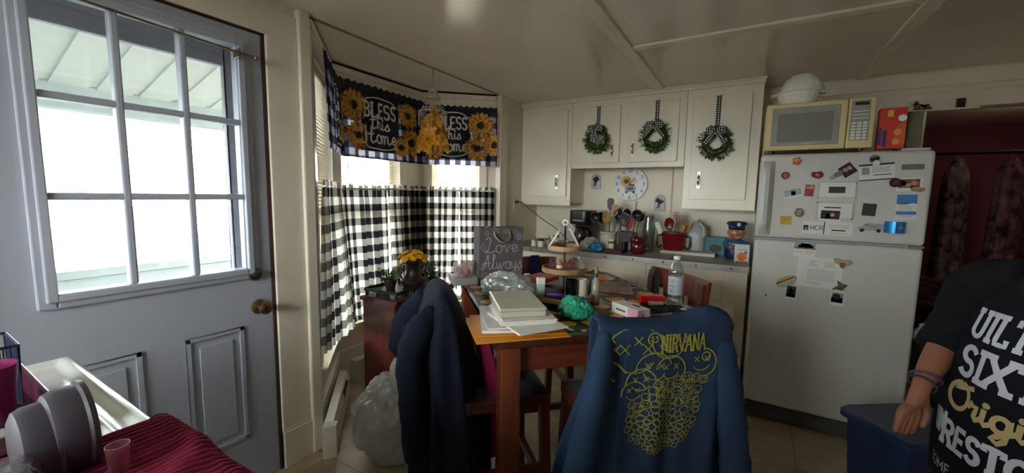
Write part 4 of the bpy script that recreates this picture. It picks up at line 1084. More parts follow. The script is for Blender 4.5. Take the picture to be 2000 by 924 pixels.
def tloc(x, y, z=TZ): p = TM @ Vector((x, y, z)); return tuple(p)
for lab, x, y, rz in (('sunflower placemat under the orange envelope and green bag', -.06, -.33, 0), ('sunflower placemat by the water bottle at the right table edge', .28, -.12, 90),
                      ('sunflower placemat at the far right table corner under the magazine', .28, .325, 90), ('sunflower placemat along the window-side table edge beside the plastic bag', -.30, .12, 90)):
    o = tag(MB().box(-.215, -.145, 0, .215, .145, .002).build('placemat', M_pm, loc=tloc(x, y, TZ + .0005)), lab, 'placemat', 'sunflower placemats'); o.rotation_euler = (0, 0, TR + R(rz))
TZ2 = TZ + .003
# ------------------------------------------------------------------ things on the table
M_paper = mat('white_paper', 'e3e1dc', .7, var=.03)
M_env = mat('orange_envelope', 'd98a1e', .7, var=.06)
# gift bag
M_gb = mat('slate_gift_paper', '5a5659', .55, var=.12, scale=18)
gb = thing('gift_bag', 'slate grey paper gift bag with white script lettering standing on the table', 'bag', (-1.205, 1.69, TZ), math.atan2(.199, .152))
W_, D_, H_ = .25, .10, .30
def gbox(mb, w, d, h, e=0):
    mb.add([(-e, -e, 0), (w + e, -e, 0), (w + e, -e, h), (-e, -e, h)], [(0, 1, 2, 3)])
    mb.add([(-e, d + e, 0), (w + e, d + e, 0), (w + e, d + e, h), (-e, d + e, h)], [(0, 1, 2, 3)])
    for x in (-e, w + e):
        xi_ = x + (.022 if x < .1 else -.022)
        mb.add([(x, 0, 0), (x, d, 0), (x, d, h), (xi_, d / 2, h), (x, 0, h), (x, d / 2, h * .35)], [(0, 5, 3, 4), (5, 1, 2, 3), (0, 1, 5)])
    mb.add([(0, 0, .001), (w, 0, .001), (w, d, .001), (0, d, .001)], [(0, 1, 2, 3)])
m_ = MB(); gbox(m_, W_, D_, H_); m_.build('bag', M_gb, gb)
le = MB(); fg = lambda x, y: (x, -.0015, y)
write(le, 'Love', .125, .165, .085, .0045, fg, SCR, .02, squash=1.05)
write(le, 'Always', .13, .075, .085, .0045, fg, SCR, .0, squash=.85)
le.build('lettering', mat('chalk_white_print', 'b5aeae', .8), gb); le = MB()
rg = random.Random(5)
for k in range(16):
    cx, cy = rg.choice([(rg.uniform(.02, .23), rg.uniform(.255, .285)), (rg.uniform(.02, .23), rg.uniform(.015, .045)), (rg.choice([.025, .225]), rg.uniform(.05, .26))])
    r = rg.uniform(.010, .022); a0 = rg.uniform(0, 360)
    le.ribbon([(cx + r * (1 - t / 26) * math.cos(R(a0 + t * 24)), cy + r * (1 - t / 26) * math.sin(R(a0 + t * 24))) for t in range(24)], .002, fg)
le.build('swirl_print', mat('chalk_white_print', 'b5aeae', .8), gb)
for y, nm in ((-.004, 'handle'), (D_ + .004, 'handle')):
    mb = MB(); s_ = -1 if y < 0 else 1
    pts = [(.08, y, H_ - .02), (.082, y + s_ * .012, H_ - .045), (.105, y + s_ * .02, H_ - .07), (.125, y + s_ * .02, H_ - .075), (.15, y + s_ * .018, H_ - .07), (.168, y + s_ * .012, H_ - .04), (.17, y, H_ - .02)]
    mb.tube(pts, .005, 8, flat=.4); mb.build(nm, mat('tan_ribbon', 'b4906a', .5), gb, smooth=True)
ts = MB()
for k in range(5): ts.add([(.03 + k * .045, .02, H_ - .04), (.075 + k * .045, .08, H_ - .04), (.06 + k * .045, .05, H_ + .012), (.04 + k * .045, .03, H_ - .002)], [(0, 1, 2, 3)])
ts.build('tissue', M_paper, gb)
# grey box with clear tub of pink eggs at the window end
bx = tag(MB().box(0, 0, 0, .13, .15, .04).build('grey_box', mat('grey_card', '8d8c8e', .6), bevel=.004, loc=(-1.285, 1.58, TZ)), 'flat grey box under the clear tub at the window end of the table', 'box'); bx.rotation_euler = (0, 0, R(50))
tub = thing('clear_tub', 'clear plastic tub with a row of ribs on the flat grey box', 'tub', (-1.29, 1.67, TZ + .041))
MB().lathe([(.0, .001), (.052, .001), (.058, .075), (.056, .075), (.050, .003), (.0, .003)], 28, fn=lambda a, z: 1 + .03 * math.cos(12 * a)).build('tub', glassy('clear_tub_plastic', 'eeeaea', .10, haze=.12), tub, smooth=True)
e0 = None
for k, (x, y, lab) in enumerate(((-.02, -.02, 'pale pink egg at the left of the clear tub'), (.022, .0, 'deeper pink egg at the right of the clear tub'), (-.01, .025, 'pale egg at the back of the clear tub'))):
    tag(MB().lathe([(.002, 0), (.012, .004), (.019, .018), (.018, .032), (.010, .046), (.001, .051)], 18).build('easter_egg', mat('pink_egg_%d' % (k % 2), ['d9a9a6', 'c76f74'][k % 2], .4), smooth=True, loc=(-1.29 + x, 1.67 + y, TZ + .0445)), lab, 'egg', 'eggs in the clear tub')
# clear plastic bag
cb = thing('produce_bag', 'crumpled pale plastic bag on the table in front of the gift bag', 'bag', (-.925, 1.535, TZ2))
blob('film', glassy('pale_film', 'd3d9d7', .14, .18, haze=.5), cb, (0, 0, .05), (.135, .075, .062), 9, amp=.3, fold=.09)
# paper stack by the near corner
def flat(name, label, cat, x, y, z, w, d, h, rz, m, grp=None, bev=.001, par=None):
    o = tag(MB().box(-w / 2, -d / 2, 0, w / 2, d / 2, h).build(name, m, bevel=bev, loc=(x, y, z)), label, cat, grp); o.rotation_euler = (0, 0, R(rz)); return o
A0 = 46
flat('envelope', 'big orange envelope overhanging the near corner of the table', 'envelope', -.70, 1.205, TZ + .0005, .325, .27, .004, A0, M_env)
flat('envelope', 'second orange envelope just under the notebooks, turned a little', 'envelope', -.71, 1.225, TZ + .0048, .32, .24, .003, A0 - 6, M_env)
nt = [('notebook', 'white spiral notebook at the bottom of the paper stack', .225, .29, .010, -9), ('notebook', 'grey white notepad second in the paper stack', .21, .27, .008, -4)]
z = TZ + .008
for nm, lab, w, d, h, a in nt:
    t = thing(nm, lab, 'notebook', (-.745, 1.255, z), R(A0 + a))
    MB().box(-w / 2, -d / 2, .001, w / 2, d / 2, h - .001).build('pages', M_paper, t)
    MB().box(-w / 2 - .002, -d / 2 - .002, h - .001, w / 2 + .002, d / 2 + .002, h).box(-w / 2 - .002, -d / 2 - .002, 0, w / 2 + .002, d / 2 + .002, .001).build('cover', mat('pale_grey_cover', 'c3c4c6', .45), t)
    z += h
flat('letter', 'loose white sheets hanging off the right of the paper stack', 'paper', -.665, 1.225, z, .19, .26, .006, A0 + 12, M_paper); z += .006
t = thing('magazine_bundle', 'thick bundle of folded white papers below the plastic case', 'paper', (-.715, 1.265, z), R(A0 - 2))
for k in range(3): MB().box(-.095 + .004 * k, -.125, k * .005, .10 + .003 * k, .125 - .004 * k, k * .005 + .0042).build('sheet', M_paper, t)
z += .0155
pc = thing('plastic_case', 'frosted cream plastic case on top of the paper stack', 'case', (-.745, 1.29, z), R(A0 - 4))
M_fc = mat('frosted_cream_plastic', 'd2cfbf', .3, var=.03, translucent=.2)
MB().box(-.085, -.13, 0, .085, .13, .022).build('base', M_fc, pc, bevel=.006)
MB().box(-.087, -.132, .0225, .087, .132, .034).build('lid', M_fc, pc, bevel=.006)
MB().tube([(.088 * math.cos(a) * 1.02, -.02 + .01 * math.cos(a), .017 + .0185 * math.sin(a)) for a in [2 * pi * k / 24 for k in range(24)]], .0012, 6, loop=True).build('rubber_band', mat('tan_rubber', 'b9a98a', .6), pc)
# tiered tray
M_lw = wood('light_wood_tray', '8a6a48', 'b8936a', .45, 'X', coat=0)
tx, ty = -.70, 1.64
tr = thing('tiered_tray', 'three tier wooden tray on a black pole in the middle of the table', 'tray', (tx, ty, TZ))
for z, r in ((.014, .125), (.135, .094), (.232, .070)):
    MB().lathe([(.001, 0), (r, 0), (r + .006, .004), (r + .006, .024), (r, .025), (r - .002, .008), (.001, .008)], 44, (0, 0, z)).build('tier', M_lw, tr, smooth=True)
for k in range(3): MB().lathe([(.010, 0), (.012, .006), (.009, .0145)], 12, (.08 * math.cos(k * 2.09 + .5), .08 * math.sin(k * 2.09 + .5), 0)).build('foot', M_lw, tr, smooth=True)
MB().cyl((0, 0, .01), (0, 0, .345), .0045, n=12).build('pole', M_black, tr, smooth=True)
MB().tube([(.012 * math.sin(a), 0, .357 - .012 * math.cos(a)) for a in [2 * pi * k / 16 for k in range(16)]], .002, 6, loop=True).build('ring', M_chrome, tr)
def at(x, y, z): return (tx + x, ty + y, TZ + z)
CR = R(23)   # direction across the view at the tray
cc_, cs_ = math.cos(CR), math.sin(CR)
def av(a, b, z): return at(a * cc_ - b * cs_, a * cs_ + b * cc_, z)   # a: right as seen from the stack side, b: away
co = tag(MB().lathe([(.001, 0), (.046, 0), (.048, .003), (.046, .006), (.001, .006)], 36).build('round_mirror', mat('pale_lilac_back', 'd6d0d6', .35), smooth=True, loc=av(-.042, -.02, .289)), 'pale round disc leaning at the left of the top tray tier', 'mirror'); co.rotation_euler = (R(0), R(-58), CR)
co = tag(MB().lathe([(.001, 0), (.046, 0), (.048, .002), (.046, .004), (.001, .004)], 36).build('round_mirror', mat('pale_lilac_back', 'd6d0d6', .35), smooth=True, loc=av(.038, -.012, .291)), 'round disc seen edge on, leaning at the right of the top tray tier', 'mirror'); co.rotation_euler = (0, R(62), CR + R(8))
hs = thing('word_block', 'dark red cut-out word block lettered across the middle tray tier', 'sign', av(-.005, -.058, .1435), CR)
M_hr = mat('dark_red_painted_wood', '5a2224', .6)
MB().box(-.062, -.010, 0, .062, .010, .018).build('base', M_hr, hs, bevel=.001)
for ch, x in (('H', -.042), ('M', .018), ('E', .046)): write(MB(), ch, x * 1.05, .020, .042, .0095, lambda a, b: (a, -.004, b), CAPS, 0, slab=.13, squash=.8).build('letter', M_hr, hs, solid=.009)
MB().lathe([(.001, 0), (.014, 0), (.016, .008), (.011, .018), (.001, .022)], 18, (-.014, -.002, .0185)).build('gnome_head', mat('gnome_cream', 'd9c3b4', .7), hs, smooth=True)
MB().lathe([(.017, 0), (.015, .006), (.007, .018), (.001, .024)], 18, (-.014, 0, .033)).build('gnome_hat', mat('tan_felt', '9a7346', .8), hs, smooth=True)
cd = tag(MB().box(-.024, -.002, 0, .024, .002, .062).box(-.020, -.0025, .006, .020, -.0018, .026).build('greeting_card', M_paper, loc=av(.074, -.018, .145)), 'small white card leaning at the right of the dark red word block', 'card'); cd.rotation_euler = (R(-16), R(-18), CR + R(40))
# bottom tier
jar = thing('candle_jar', 'black candle jar on the right of the bottom tray tier', 'candle', av(.035, -.045, .0225))
MB().lathe([(.001, 0), (.026, 0), (.027, .004), (.027, .088), (.024, .088), (.023, .06), (.001, .06)], 28).build('jar', mat('black_glass', '0d0d0f', .15), jar, smooth=True)
jar2 = thing('candle_jar', 'cream white candle jar beside the black one on the bottom tray tier', 'candle', av(.081, -.022, .0225))
MB().lathe([(.001, 0), (.022, 0), (.023, .004), (.023, .088), (.020, .088), (.019, .06), (.001, .06)], 28).build('jar', mat('cream_glazed_jar', 'cfc8b8', .3), jar2, smooth=True)
for j in (jar, jar2): MB().cyl((0, 0, .06), (0, 0, .07), .0012, n=6).build('wick', M_dark, j)
bs = thing('wicker_basket', 'small dark woven basket on the left of the bottom tray tier', 'basket', av(-.045, -.05, .0225))
MB().lathe([(.001, 0), (.034, 0), (.040, .05), (.042, .054), (.038, .054), (.033, .006), (.001, .006)], 30, sx=1.15, sy=.8, fn=lambda a, z: 1 + .03 * math.sin(15 * a + z * 400)).build('basket', mat('dark_wicker', '3a2922', .7, var=.3, scale=80), bs, smooth=True)
ct = thing('cotton_carton', 'pale green and white carton standing at the left rim of the tray', 'box', av(-.100, -.058, .0400), CR + R(20))
MB().box(-.016, -.012, 0, .016, .012, .075).build('carton', mat('pale_green_card', 'a9c4ad', .5), ct, bevel=.001)
MB().box(-.0165, -.0125, .048, .0165, .0125, .0755).build('white_flap', M_paper, ct)
tag(MB().tube([(-.035, 0, .014), (-.01, .004, .016), (.02, .0, .015), (.04, .006, .013)], [.006, .013, .013, .005], 14).build('purple_pouch', mat('purple_satin', '43307a', .4), smooth=True, loc=av(-.038, -.107, .0385)), 'little purple pouch on the front rim of the bottom tray tier', 'pouch').rotation_euler = (0, 0, CR)
bt = thing('teal_bottle', 'teal glass bottle behind the cream candle jar', 'bottle', at(.105, .10, 0))
MB().lathe([(.001, .0), (.022, 0), (.025, .006), (.025, .07), (.016, .095), (.009, .105), (.009, .125), (.001, .125)], 24).build('bottle', mat('teal_glass', '2c6f7c', .15, trans=.3), bt, smooth=True)
MB().cyl((0, 0, .1255), (0, 0, .138), .011, n=16).build('cap', mat('teal_cap', '2a5a66', .4), bt)
sp = thing('spray_bottle', 'slim clear spray bottle with gold cap right of the tiered tray', 'bottle', (-.575, 1.713, TZ))
MB().lathe([(.001, 0), (.019, 0), (.020, .004), (.019, .095), (.010, .108), (.008, .113)], 24).build('bottle', mat('frosted_pink_glass', 'c9bcb4', .2, trans=.35), sp, smooth=True)
MB().cyl((0, 0, .1135), (0, 0, .132), .009, n=18).build('collar', M_brass, sp, smooth=True)
MB().cyl((0, 0, .1325), (0, 0, .16), .0075, n=18).build('cap', mat('gold_cap', 'c9b68a', .3, .6), sp, smooth=True)
gr = thing('green_bag', 'crumpled mint green plastic bag on the table before the tiered tray', 'bag', (-.555, 1.43, TZ2))
blob('bag', mat('mint_green_film', '2fa887', .4, var=.12, scale=30, translucent=.25), gr, (0, 0, .036), (.055, .045, .042), 21, amp=.28, fold=.17, fr=4)
blob('bag_tail', MATS['mint_green_film'], gr, (.045, .02, .016), (.035, .03, .018), 24, amp=.28, fold=.17, fr=4)
pb = thing('phone_box', 'white and pink slim carton lying by the blue sweatshirt', 'box', (-.385, 1.585, TZ2), math.atan2(-.08, .125))
MB().box(-.075, -.032, 0, .075, .032, .042).build('carton', mat('white_carton', 'dedbdc', .4), pb, bevel=.0015)
MB().box(.02, -.0325, .0005, .0755, .0, .0415).build('pink_panel', mat('pink_fade_print', 'd8a0b4', .4), pb)
mk_ = MB()
for k in range(5): mk_.box(-.045 + k * .011, -.0333, .016, -.038 + k * .011, -.0324, .023)
mk_.disc((0, .02), .004, lambda x, y: (.0760, x - .005, y)); mk_.box(.0, .005, .0419, .04, .018, .0425)
mk_.build('small_print', M_dark, pb)
rx = thing('red_case', 'small glossy red case beside the water bottle', 'case', (-.355, 1.84, TZ2), R(25))
MB().box(-.055, -.025, 0, .055, .025, .018).box(-.055, -.025, .0185, .055, .025, .034).build('case', mat('glossy_red', 'b3161a', .2), rx, bevel=.004)
lg = thing('lighter', 'silver grey lighter lying before the red case', 'lighter', (-.325, 1.795, TZ2 + .0095), R(28))
MB().tube([(-.033, 0, 0), (.028, 0, 0)], .009, 12, flat=.8).build('body', mat('silver_grey_plastic', '8d8a86', .3), lg, smooth=True)
MB().cyl((.0282, 0, 0), (.042, 0, 0), .0085, n=12).build('hood', M_chrome, lg)
ky = thing('charging_cable', 'tangled dark cable heaped before the water bottle', 'cable', (-.27, 1.70, TZ2))
pts = []
for k in range(90):
    a = k * .42; r = .035 + .02 * math.sin(k * .37)
    pts.append((r * 1.3 * math.cos(a), r * math.sin(a * 1.07), .004 + .012 * abs(math.sin(k * .23)) + .01 * (k / 90)))
MB().tube(pts, .0024, 6).build('cable', mat('dark_cable', '1f1c1a', .5), ky, smooth=True)
MB().box(.03, -.04, .001, .06, -.02, .013).build('plug', M_black, ky, bevel=.002)
tag(MB().lathe([(.001, 0), (.014, 0), (.015, .001), (.015, .013), (.001, .014)], 20).build('plastic_disc', M_wplastic, smooth=True, loc=(-.215, 1.80, TZ2)), 'white bottle cap lying to the right of the water bottle', 'cap')
wb = thing('water_bottle', 'clear plastic water bottle with printed label standing on the table', 'bottle', (-.258, 1.855, TZ2))
M_pet = glassy('clear_bottle_plastic', 'e9eeee', .10, .04, haze=.05)
MB().lathe([(.001, .004), (.026, .0), (.031, .006), (.032, .03), (.030, .034), (.0315, .04), (.0315, .13), (.030, .135), (.0315, .14), (.030, .155), (.020, .185), (.0125, .197), (.0125, .203)], 32).build('bottle', M_pet, wb, smooth=True)
MB().lathe([(.0318, .05), (.0322, .052), (.0322, .128), (.0318, .13)], 32, caps=False).build('label', mat('pale_blue_label', 'b9c3cd', .4, translucent=.2), wb, smooth=True)
tx_ = MB()
def cylf(r): return lambda x, y: (r * math.cos(x / r - 1.9), r * math.sin(x / r - 1.9), y)
for k in range(14): tx_.ribbon([(-.012, .058 + k * .005), (rg.uniform(.004, .016), .058 + k * .005)], .0022, cylf(.0326))
tx_.build('label_print', mat('dark_label_ink', '4b5866', .6), wb)
MB().cyl((0, 0, .2035), (0, 0, .219), .0150, n=24).build('cap', M_wplastic, wb, bevel=.001)
mg = thing('magazine', 'glossy brownish magazine lying at the far right of the table', 'magazine', (-.60, 2.02, TZ2), R(20))
MB().box(-.105, -.14, 0, .105, .14, .004).build('cover', mat('food_photo_cover', '7c5440', .25, var=.6, scale=22), mg)
MB().box(-.103, -.138, -.0005, .107, .138, .0035).build('pages', M_paper, mg)
rg2 = random.Random(8)
for k, (lab, col) in enumerate((('flat pink and white packet lowest behind the tiered tray', 'c98a8c'), ('white magazine in the pile behind the tiered tray', 'd8d4d2'), ('red printed packet on top of the pile behind the tiered tray', 'a33a3c'))):
    flat('packet', lab, 'packet', -.90, 1.80, TZ + .0005 + k * .021, .17, .12, .02, 60 + k * 11, mat('packet_%s' % col, col, .45, var=.25, scale=25), 'packets behind the tiered tray')
# ------------------------------------------------------------------ wreaths on the upper cabinet doors
M_rib = gingham('black_check_ribbon', .0085, '141418', '5c5a5a', 'e8e4dc', 0)
M_bx = mat('boxwood_leaf', '4f7436', .45, var=.45, scale=60, translucent=.1)
YD = CF - .0195
def ribsheet(path, w, rx=None):
    """strip along a 3D path, width along x (or rx)"""
    P = [Vector(p) for p in path]; ax = Vector(rx or (1, 0, 0)).normalized(); L = [0]
    for a, b in zip(P, P[1:]): L.append(L[-1] + (b - a).length)
    vs = []; uv = []
    for p, l in zip(P, L):
        for s in (-.5, 0, .5): vs.append(p + ax * w * s); uv.append((w * (s + .5), l + .01))
    fs = []
    for i in range(len(P) - 1):
        for j in (0, 1): fs.append((3 * i + j, 3 * i + j + 1, 3 * i + j + 4, 3 * i + j + 3))
    return vs, fs, uv
def wreath(label, x, zc, ztop_, tails, seed, r=.085, closed=False):
    t = thing('boxwood_wreath', label, 'wreath', (x, YD, zc), group='ribboned wreaths on the cabinet doors'); rd = random.Random(seed)
    MB().tube([(r * math.cos(a), -.02, r * math.sin(a)) for a in [2 * pi * k / 28 for k in range(28)]], .009, 8, loop=True).build('ring', mat('twig_brown', '3a2a1c', .8), t, smooth=True)
    lm = MB()
    for k in range(430):
        a = rd.uniform(0, 2 * pi); b = rd.uniform(0, 2 * pi); q = rd.uniform(.004, .030)
        c = Vector(((r + q * math.cos(b)) * math.cos(a), -.022 - abs(q * math.sin(b)) * .8, (r + q * math.cos(b)) * math.sin(a)))
        d = Vector((math.cos(a) * math.cos(b) - math.sin(a) * rd.uniform(-.9, .9), -abs(math.sin(b)) * .7 - .1, math.sin(a) * math.cos(b) + math.cos(a) * rd.uniform(-.9, .9)))
        leaf(lm, c, d, rd.uniform(.022, .036), .019, .1)
    for k in range(7):
        a = rd.uniform(2.6, 6.0); c = Vector((r * math.cos(a), -.025, r * math.sin(a)))
        for j in range(5): leaf(lm, c * (1.15 + .07 * j), (math.cos(a) + rd.uniform(-.8, .8), -.3, math.sin(a) + rd.uniform(-.8, .8)), .022, .012, .1)
    lm.build('foliage', M_bx, t)
    rb_ = MB()
    h = ztop_ - zc
    vs, fs, uv = ribsheet([(0, .002, h + .001), (0, -.004, h + .0015), (0, -.004, h * .6), (0, -.012, r + .04), (0, -.070, r + .022), (0, -.084, r - .005)], .034); rb_.add(vs, fs, uv)
    zb = r - .004
    for s in (-1, 1):
        vs, fs, uv = ribsheet([(0, -.084, zb), (s * .03, -.098, zb + .012), (s * .058, -.094, zb + .010), (s * .066, -.084, zb + .002), (s * .056, -.078, zb - .006), (s * .03, -.080, zb - .004), (0, -.082, zb)], .032, (0, .15, 1)); rb_.add(vs, fs, uv)
        dx = tails[0 if s < 0 else 1]
        L = .115 if not closed else .12
        d = Vector((dx, 0, -1)).normalized(); sd_ = Vector((1, 0, dx)).normalized()
        vs, fs, uv = ribsheet([Vector((0, -.087, zb)) + d * L * q + Vector((0, -.012 * math.sin(q * 5), 0)) for q in (0, .2, .4, .6, .8, 1)], .030, sd_); rb_.add(vs, fs, uv)
    rb_.build('gingham_ribbon', M_rib, t)
    MB().ball((0, -.090, zb), .011, 10, 6, (1, .7, 1)).build('knot', mat('ribbon_knot', '3a393b', .9, var=.6, scale=120), t, smooth=True)
    return t
wreath('boxwood wreath on the left short door, ribbon tails hanging straight down', -1.162, 1.862, 2.137, (-.18, .12), 1, closed=True)
wreath('boxwood wreath on the right short door, ribbon tails spread open', -.683, 1.855, 2.139, (-.95, .75), 2)
wreath('boxwood wreath on the tall right door, hanging lowest of the wreaths', -.250, 1.785, 2.129, (-.75, .62), 3)

# ------------------------------------------------------------------ clock, plaques, outlets on the back wall
ck = thing('wall_clock', 'round white wall clock with a sunflower and truck picture', 'clock', (-.955, YB, 1.492))
fy = lambda e: (lambda x, y: (x, -.024 - e, y))
MB().rings([[(r * math.cos(2 * pi * k / 56), y, r * math.sin(2 * pi * k / 56)) for k in range(56)] for r, y in ((.150, -.001), (.153, -.006), (.153, -.02), (.150, -.024))]).build('face', mat('clock_white', 'd9d9df', .4), ck, smooth=True)
nm = MB()
for k in range(1, 13):
    a = R(90 - 30 * k); write(nm, str(k), .122 * math.cos(a), .122 * math.sin(a) - .014, .028, .0045, fy(.0008), CAPS, .08)
nm.build('numerals', mat('clock_ink', '2b2d3a', .6), ck)
pt_ = MB()
for k in range(18):
    a = 2 * pi * k / 18; c = (-.035, .025); q = .062
    pt_.add([fy(.0006)(c[0] + q * f * math.cos(a + g), c[1] + q * f * math.sin(a + g)) for f, g in ((.3, -.15), (.7, -.17), (1, 0), (.7, .17), (.3, .15))], [(0, 1, 2, 3, 4)])
for k in range(12):
    a = 2 * pi * k / 12; c = (.035, .03); q = .03
    pt_.add([fy(.0006)(c[0] + q * f * math.cos(a + g), c[1] + q * f * math.sin(a + g)) for f, g in ((.2, -.2), (.7, -.2), (1, 0), (.7, .2), (.2, .2))], [(0, 1, 2, 3, 4)])
pt_.build('sunflower_print', mat('clock_yellow', 'c9a03a', .6), ck)
MB().disc((-.035, .025), .022, fy(.001), 20).build('sunflower_heart', mat('clock_brown', '4b3a33', .6), ck)
tk = MB().rect(-.045, -.058, .052, -.02, fy(.0012)).rect(-.02, -.02, .042, .002, fy(.0012)).rect(-.03, -.07, .04, -.058, fy(.0012))
tk.build('truck_print', mat('clock_grey', '8c919b', .6), ck)
MB().rect(-.012, -.016, .034, -.001, fy(.0016)).disc((-.03, -.073), .012, fy(.0016)).disc((.036, -.073), .012, fy(.0016)).rect(-.02, -.05, .028, -.032, fy(.0016)).build('truck_dark_print', mat('clock_dark', '3c3e44', .6), ck)
hh = MB(); hh.ribbon([(0, 0), (-.012, .055)], .006, fy(.004)); hh.ribbon([(0, 0), (.045, .065)], .004, fy(.005)); hh.disc((0, 0), .007, fy(.006)); hh.build('hands', M_black, ck)
MB().cyl((0, -.024, 0), (0, -.0305, 0), .0035, n=10).build('hand_pin', M_black, ck)
def plaque(label, x, z, s):
    t = thing('arch_plaque', label, 'plaque', (x, YB, z), group='arched plaques on the back wall')
    w, h = .046, .105
    out = [(-w, -h * .6), (w, -h * .6), (w, h * .35)] + [(w * math.cos(R(a)), h * .35 + w * math.sin(R(a))) for a in range(15, 180, 15)] + [(-w, h * .35)]
    MB().prism(out, -.012, 0, lambda x, y, z: (x, z, y)).build('board', mat('pale_lilac_paint', 'b4aab4', .6), t, bevel=.002)
    inn = [(a * .78, b * .85) for a, b in out]
    f = lambda x, y: (x, -.0125, y)
    pl = MB()
    for k in range(5): pl.rect(-.034 + k * .015, -.050, -.025 + k * .015, .02, f)
    pl.build('slat_print', mat('plaque_white', 'cfc8cc', .6), t)
    bq_ = MB(); rd = random.Random(s)
    for k in range(26):
        a = rd.uniform(0, 6.28); r = rd.uniform(.006, .03); bq_.ball((r * math.cos(a), -.016, .028 + r * .8 * math.sin(a)), .009, 8, 5, (1, .5, 1))
    tag(bq_.build('bouquet', mat('dried_flowers', '3b3a3a', .8, var=.6, scale=90), t, smooth=True), kind='stuff')
    sm = MB()
    for k in range(-2, 3): sm.tube([(0, -.014, .02), (k * .008 - .012, -.014, -.04)], .0018, 6)
    sm.build('stems', mat('dry_stem', '46503c', .8), t)
plaque('small arched lilac plaque high on the wall left of the clock', -1.283, 1.508, 1)
plaque('small arched lilac plaque low on the wall right of the clock', -.690, 1.318, 2)
M_plate = mat('ivory_plate', 'd8d2c2', .4)
def plate(name, label, x, z, w, toggles, holes):
    t = thing(name, label, 'outlet' if holes else 'switch', (x, YB, z))
    MB().box(-w, -.006, -.06, w, 0, .06).build('plate', M_plate, t, bevel=.003)
    for q in toggles: MB().box(q - .008, -.011, -.018, q + .008, -.005, .018).build('toggle', M_wplastic, t, bevel=.002)
    if holes:
        for zz in (-.024, .024): MB().cyl((0, -.004, zz), (0, -.008, zz), .017, n=20).box(-.008, -.0085, zz - .004, -.005, -.0078, zz + .006).build('socket', M_plate, t)
    return t
plate('light_switch', 'ivory double switch plate below the right plaque', -.745, 1.165, .055, (-.022, .022), False)
plate('wall_outlet', 'ivory outlet plate low behind the coffee maker', -1.60, 1.06, .042, (), True)
tm = thing('wall_timer', 'round plug-in timer dial on the wall left of the coffee maker', 'timer', (-1.475, YB, 1.10))
MB().box(-.038, -.03, -.045, .038, 0, .045).build('case', M_wplastic, tm, bevel=.006)
MB().rings([[(r * math.cos(2 * pi * k / 28), y, r * math.sin(2 * pi * k / 28)) for k in range(28)] for r, y in ((.03, -.03), (.03, -.036), (.022, -.038))]).build('dial', mat('grey_dial', '8d918c', .4), tm)
# outlet on the short wall by the bay, with plug and cord
oc = thing('wall_outlet', 'ivory outlet on the corner wall with a dark cord plugged in', 'outlet', (XL, 3.27, 1.29))
MB().box(0, -.036, -.06, .006, .036, .06).build('plate', M_plate, oc, bevel=.003)
pl = thing('power_cord', 'dark cord dropping from the corner outlet to the worktop', 'cord', (XL + .0075, 3.265, 1.31))
MB().box(0, -.013, -.013, .028, .013, .013).build('plug', M_black, pl, bevel=.003)
MB().tube([(.028, 0, 0), (.06, .01, -.005), (.13, .06, -.07), (.22, .13, -.16), (.33, .20, -.24), (.42, .25, -.34), (.45, .27, -.379)], .0035, 8).build('cord', mat('dark_brown_cord', '241a15', .6), pl, smooth=True)
tag(MB().cyl((0, -.018, .0), (0, -.018, .13), .014, n=16).build('paper_tube', M_white, smooth=True, loc=(-.905, YB, 1.21)), 'white tube fixed to the wall just below the clock', 'tube')
tag(MB().box(-.05, -.012, 0, .05, 0, .14).build('cutting_board', wood('pale_board', 'a58a62', 'c2a67c', .5, 'Z', coat=0), bevel=.004, loc=(-.815, YB - .002, 1.19)), 'pale wooden board leaning on the wall under the right of the clock', 'board') if False else None

# ------------------------------------------------------------------ things on the worktop
Z0 = CT + .001
M_amber = mat('amber_pill_plastic', 'b56a28', .25, trans=.25)
def pill(label, x, y, h, capc, bodyc, z=Z0, r=.021):
    t = thing('pill_bottle', label, 'bottle', (x, y, z), group='pill bottles on the worktop')
    MB().lathe([(.001, 0), (r, 0), (r, h), (r * .9, h + .002), (.001, h + .002)], 22).build('bottle', bodyc, t, smooth=True)
    MB().lathe([(.001, h + .0025), (r * 1.08, h + .0025), (r * 1.08, h + .02), (r * .98, h + .022), (.001, h + .022)], 22).build('cap', capc, t, smooth=True)
    MB().lathe([(r * 1.01, .008), (r * 1.015, .009), (r * 1.015, h * .8), (r * 1.01, h * .8 + .001)], 22, caps=False).build('label', M_paper, t, smooth=True)
    return t
MW, MO = M_wplastic, mat('orange_cap', 'c0793f', .4)
M_blk = mat('dark_purple_cap', '322a4a', .4)
pill('orange capped pill bottle farthest left on the worktop', -1.635, 3.13, .05, MO, M_white, r=.023)
pill('white pill bottle with dark purple cap', -1.555, 3.11, .052, M_blk, M_white, r=.027)
pill('amber pill bottle with white cap behind the purple capped one', -1.545, 3.22, .07, MW, M_amber)
pill('tall amber pill bottle standing behind the front white capped one', -1.445, 3.19, .105, MW, M_amber, r=.026)
pill('short amber pill bottle with white cap at the worktop edge', -1.405, 3.09, .058, MW, M_amber, r=.024)
pill('small amber pill bottle right behind the leaning pale disc', -1.34, 3.17, .05, MW, M_amber)
cm = thing('coffee_maker', 'black drip coffee maker under the left upper cabinet', 'coffee maker', (-1.265, 3.36, Z0), R(-4))
MB().box(-.095, -.11, 0, .095, .11, .035).box(-.095, .03, .035, .095, .11, .22).build('base', M_black, cm, bevel=.01)
MB().rings([[(x * q, y * q, z) for x, y in [(.10 * math.copysign(abs(math.cos(a)) ** .5, math.cos(a)), .115 * math.copysign(abs(math.sin(a)) ** .6, math.sin(a))) for a in [2 * pi * k / 36 for k in range(36)]]] for z, q in ((.205, .96), (.22, 1), (.315, 1), (.325, .98))]).build('brew_head', M_black, cm, smooth=True)
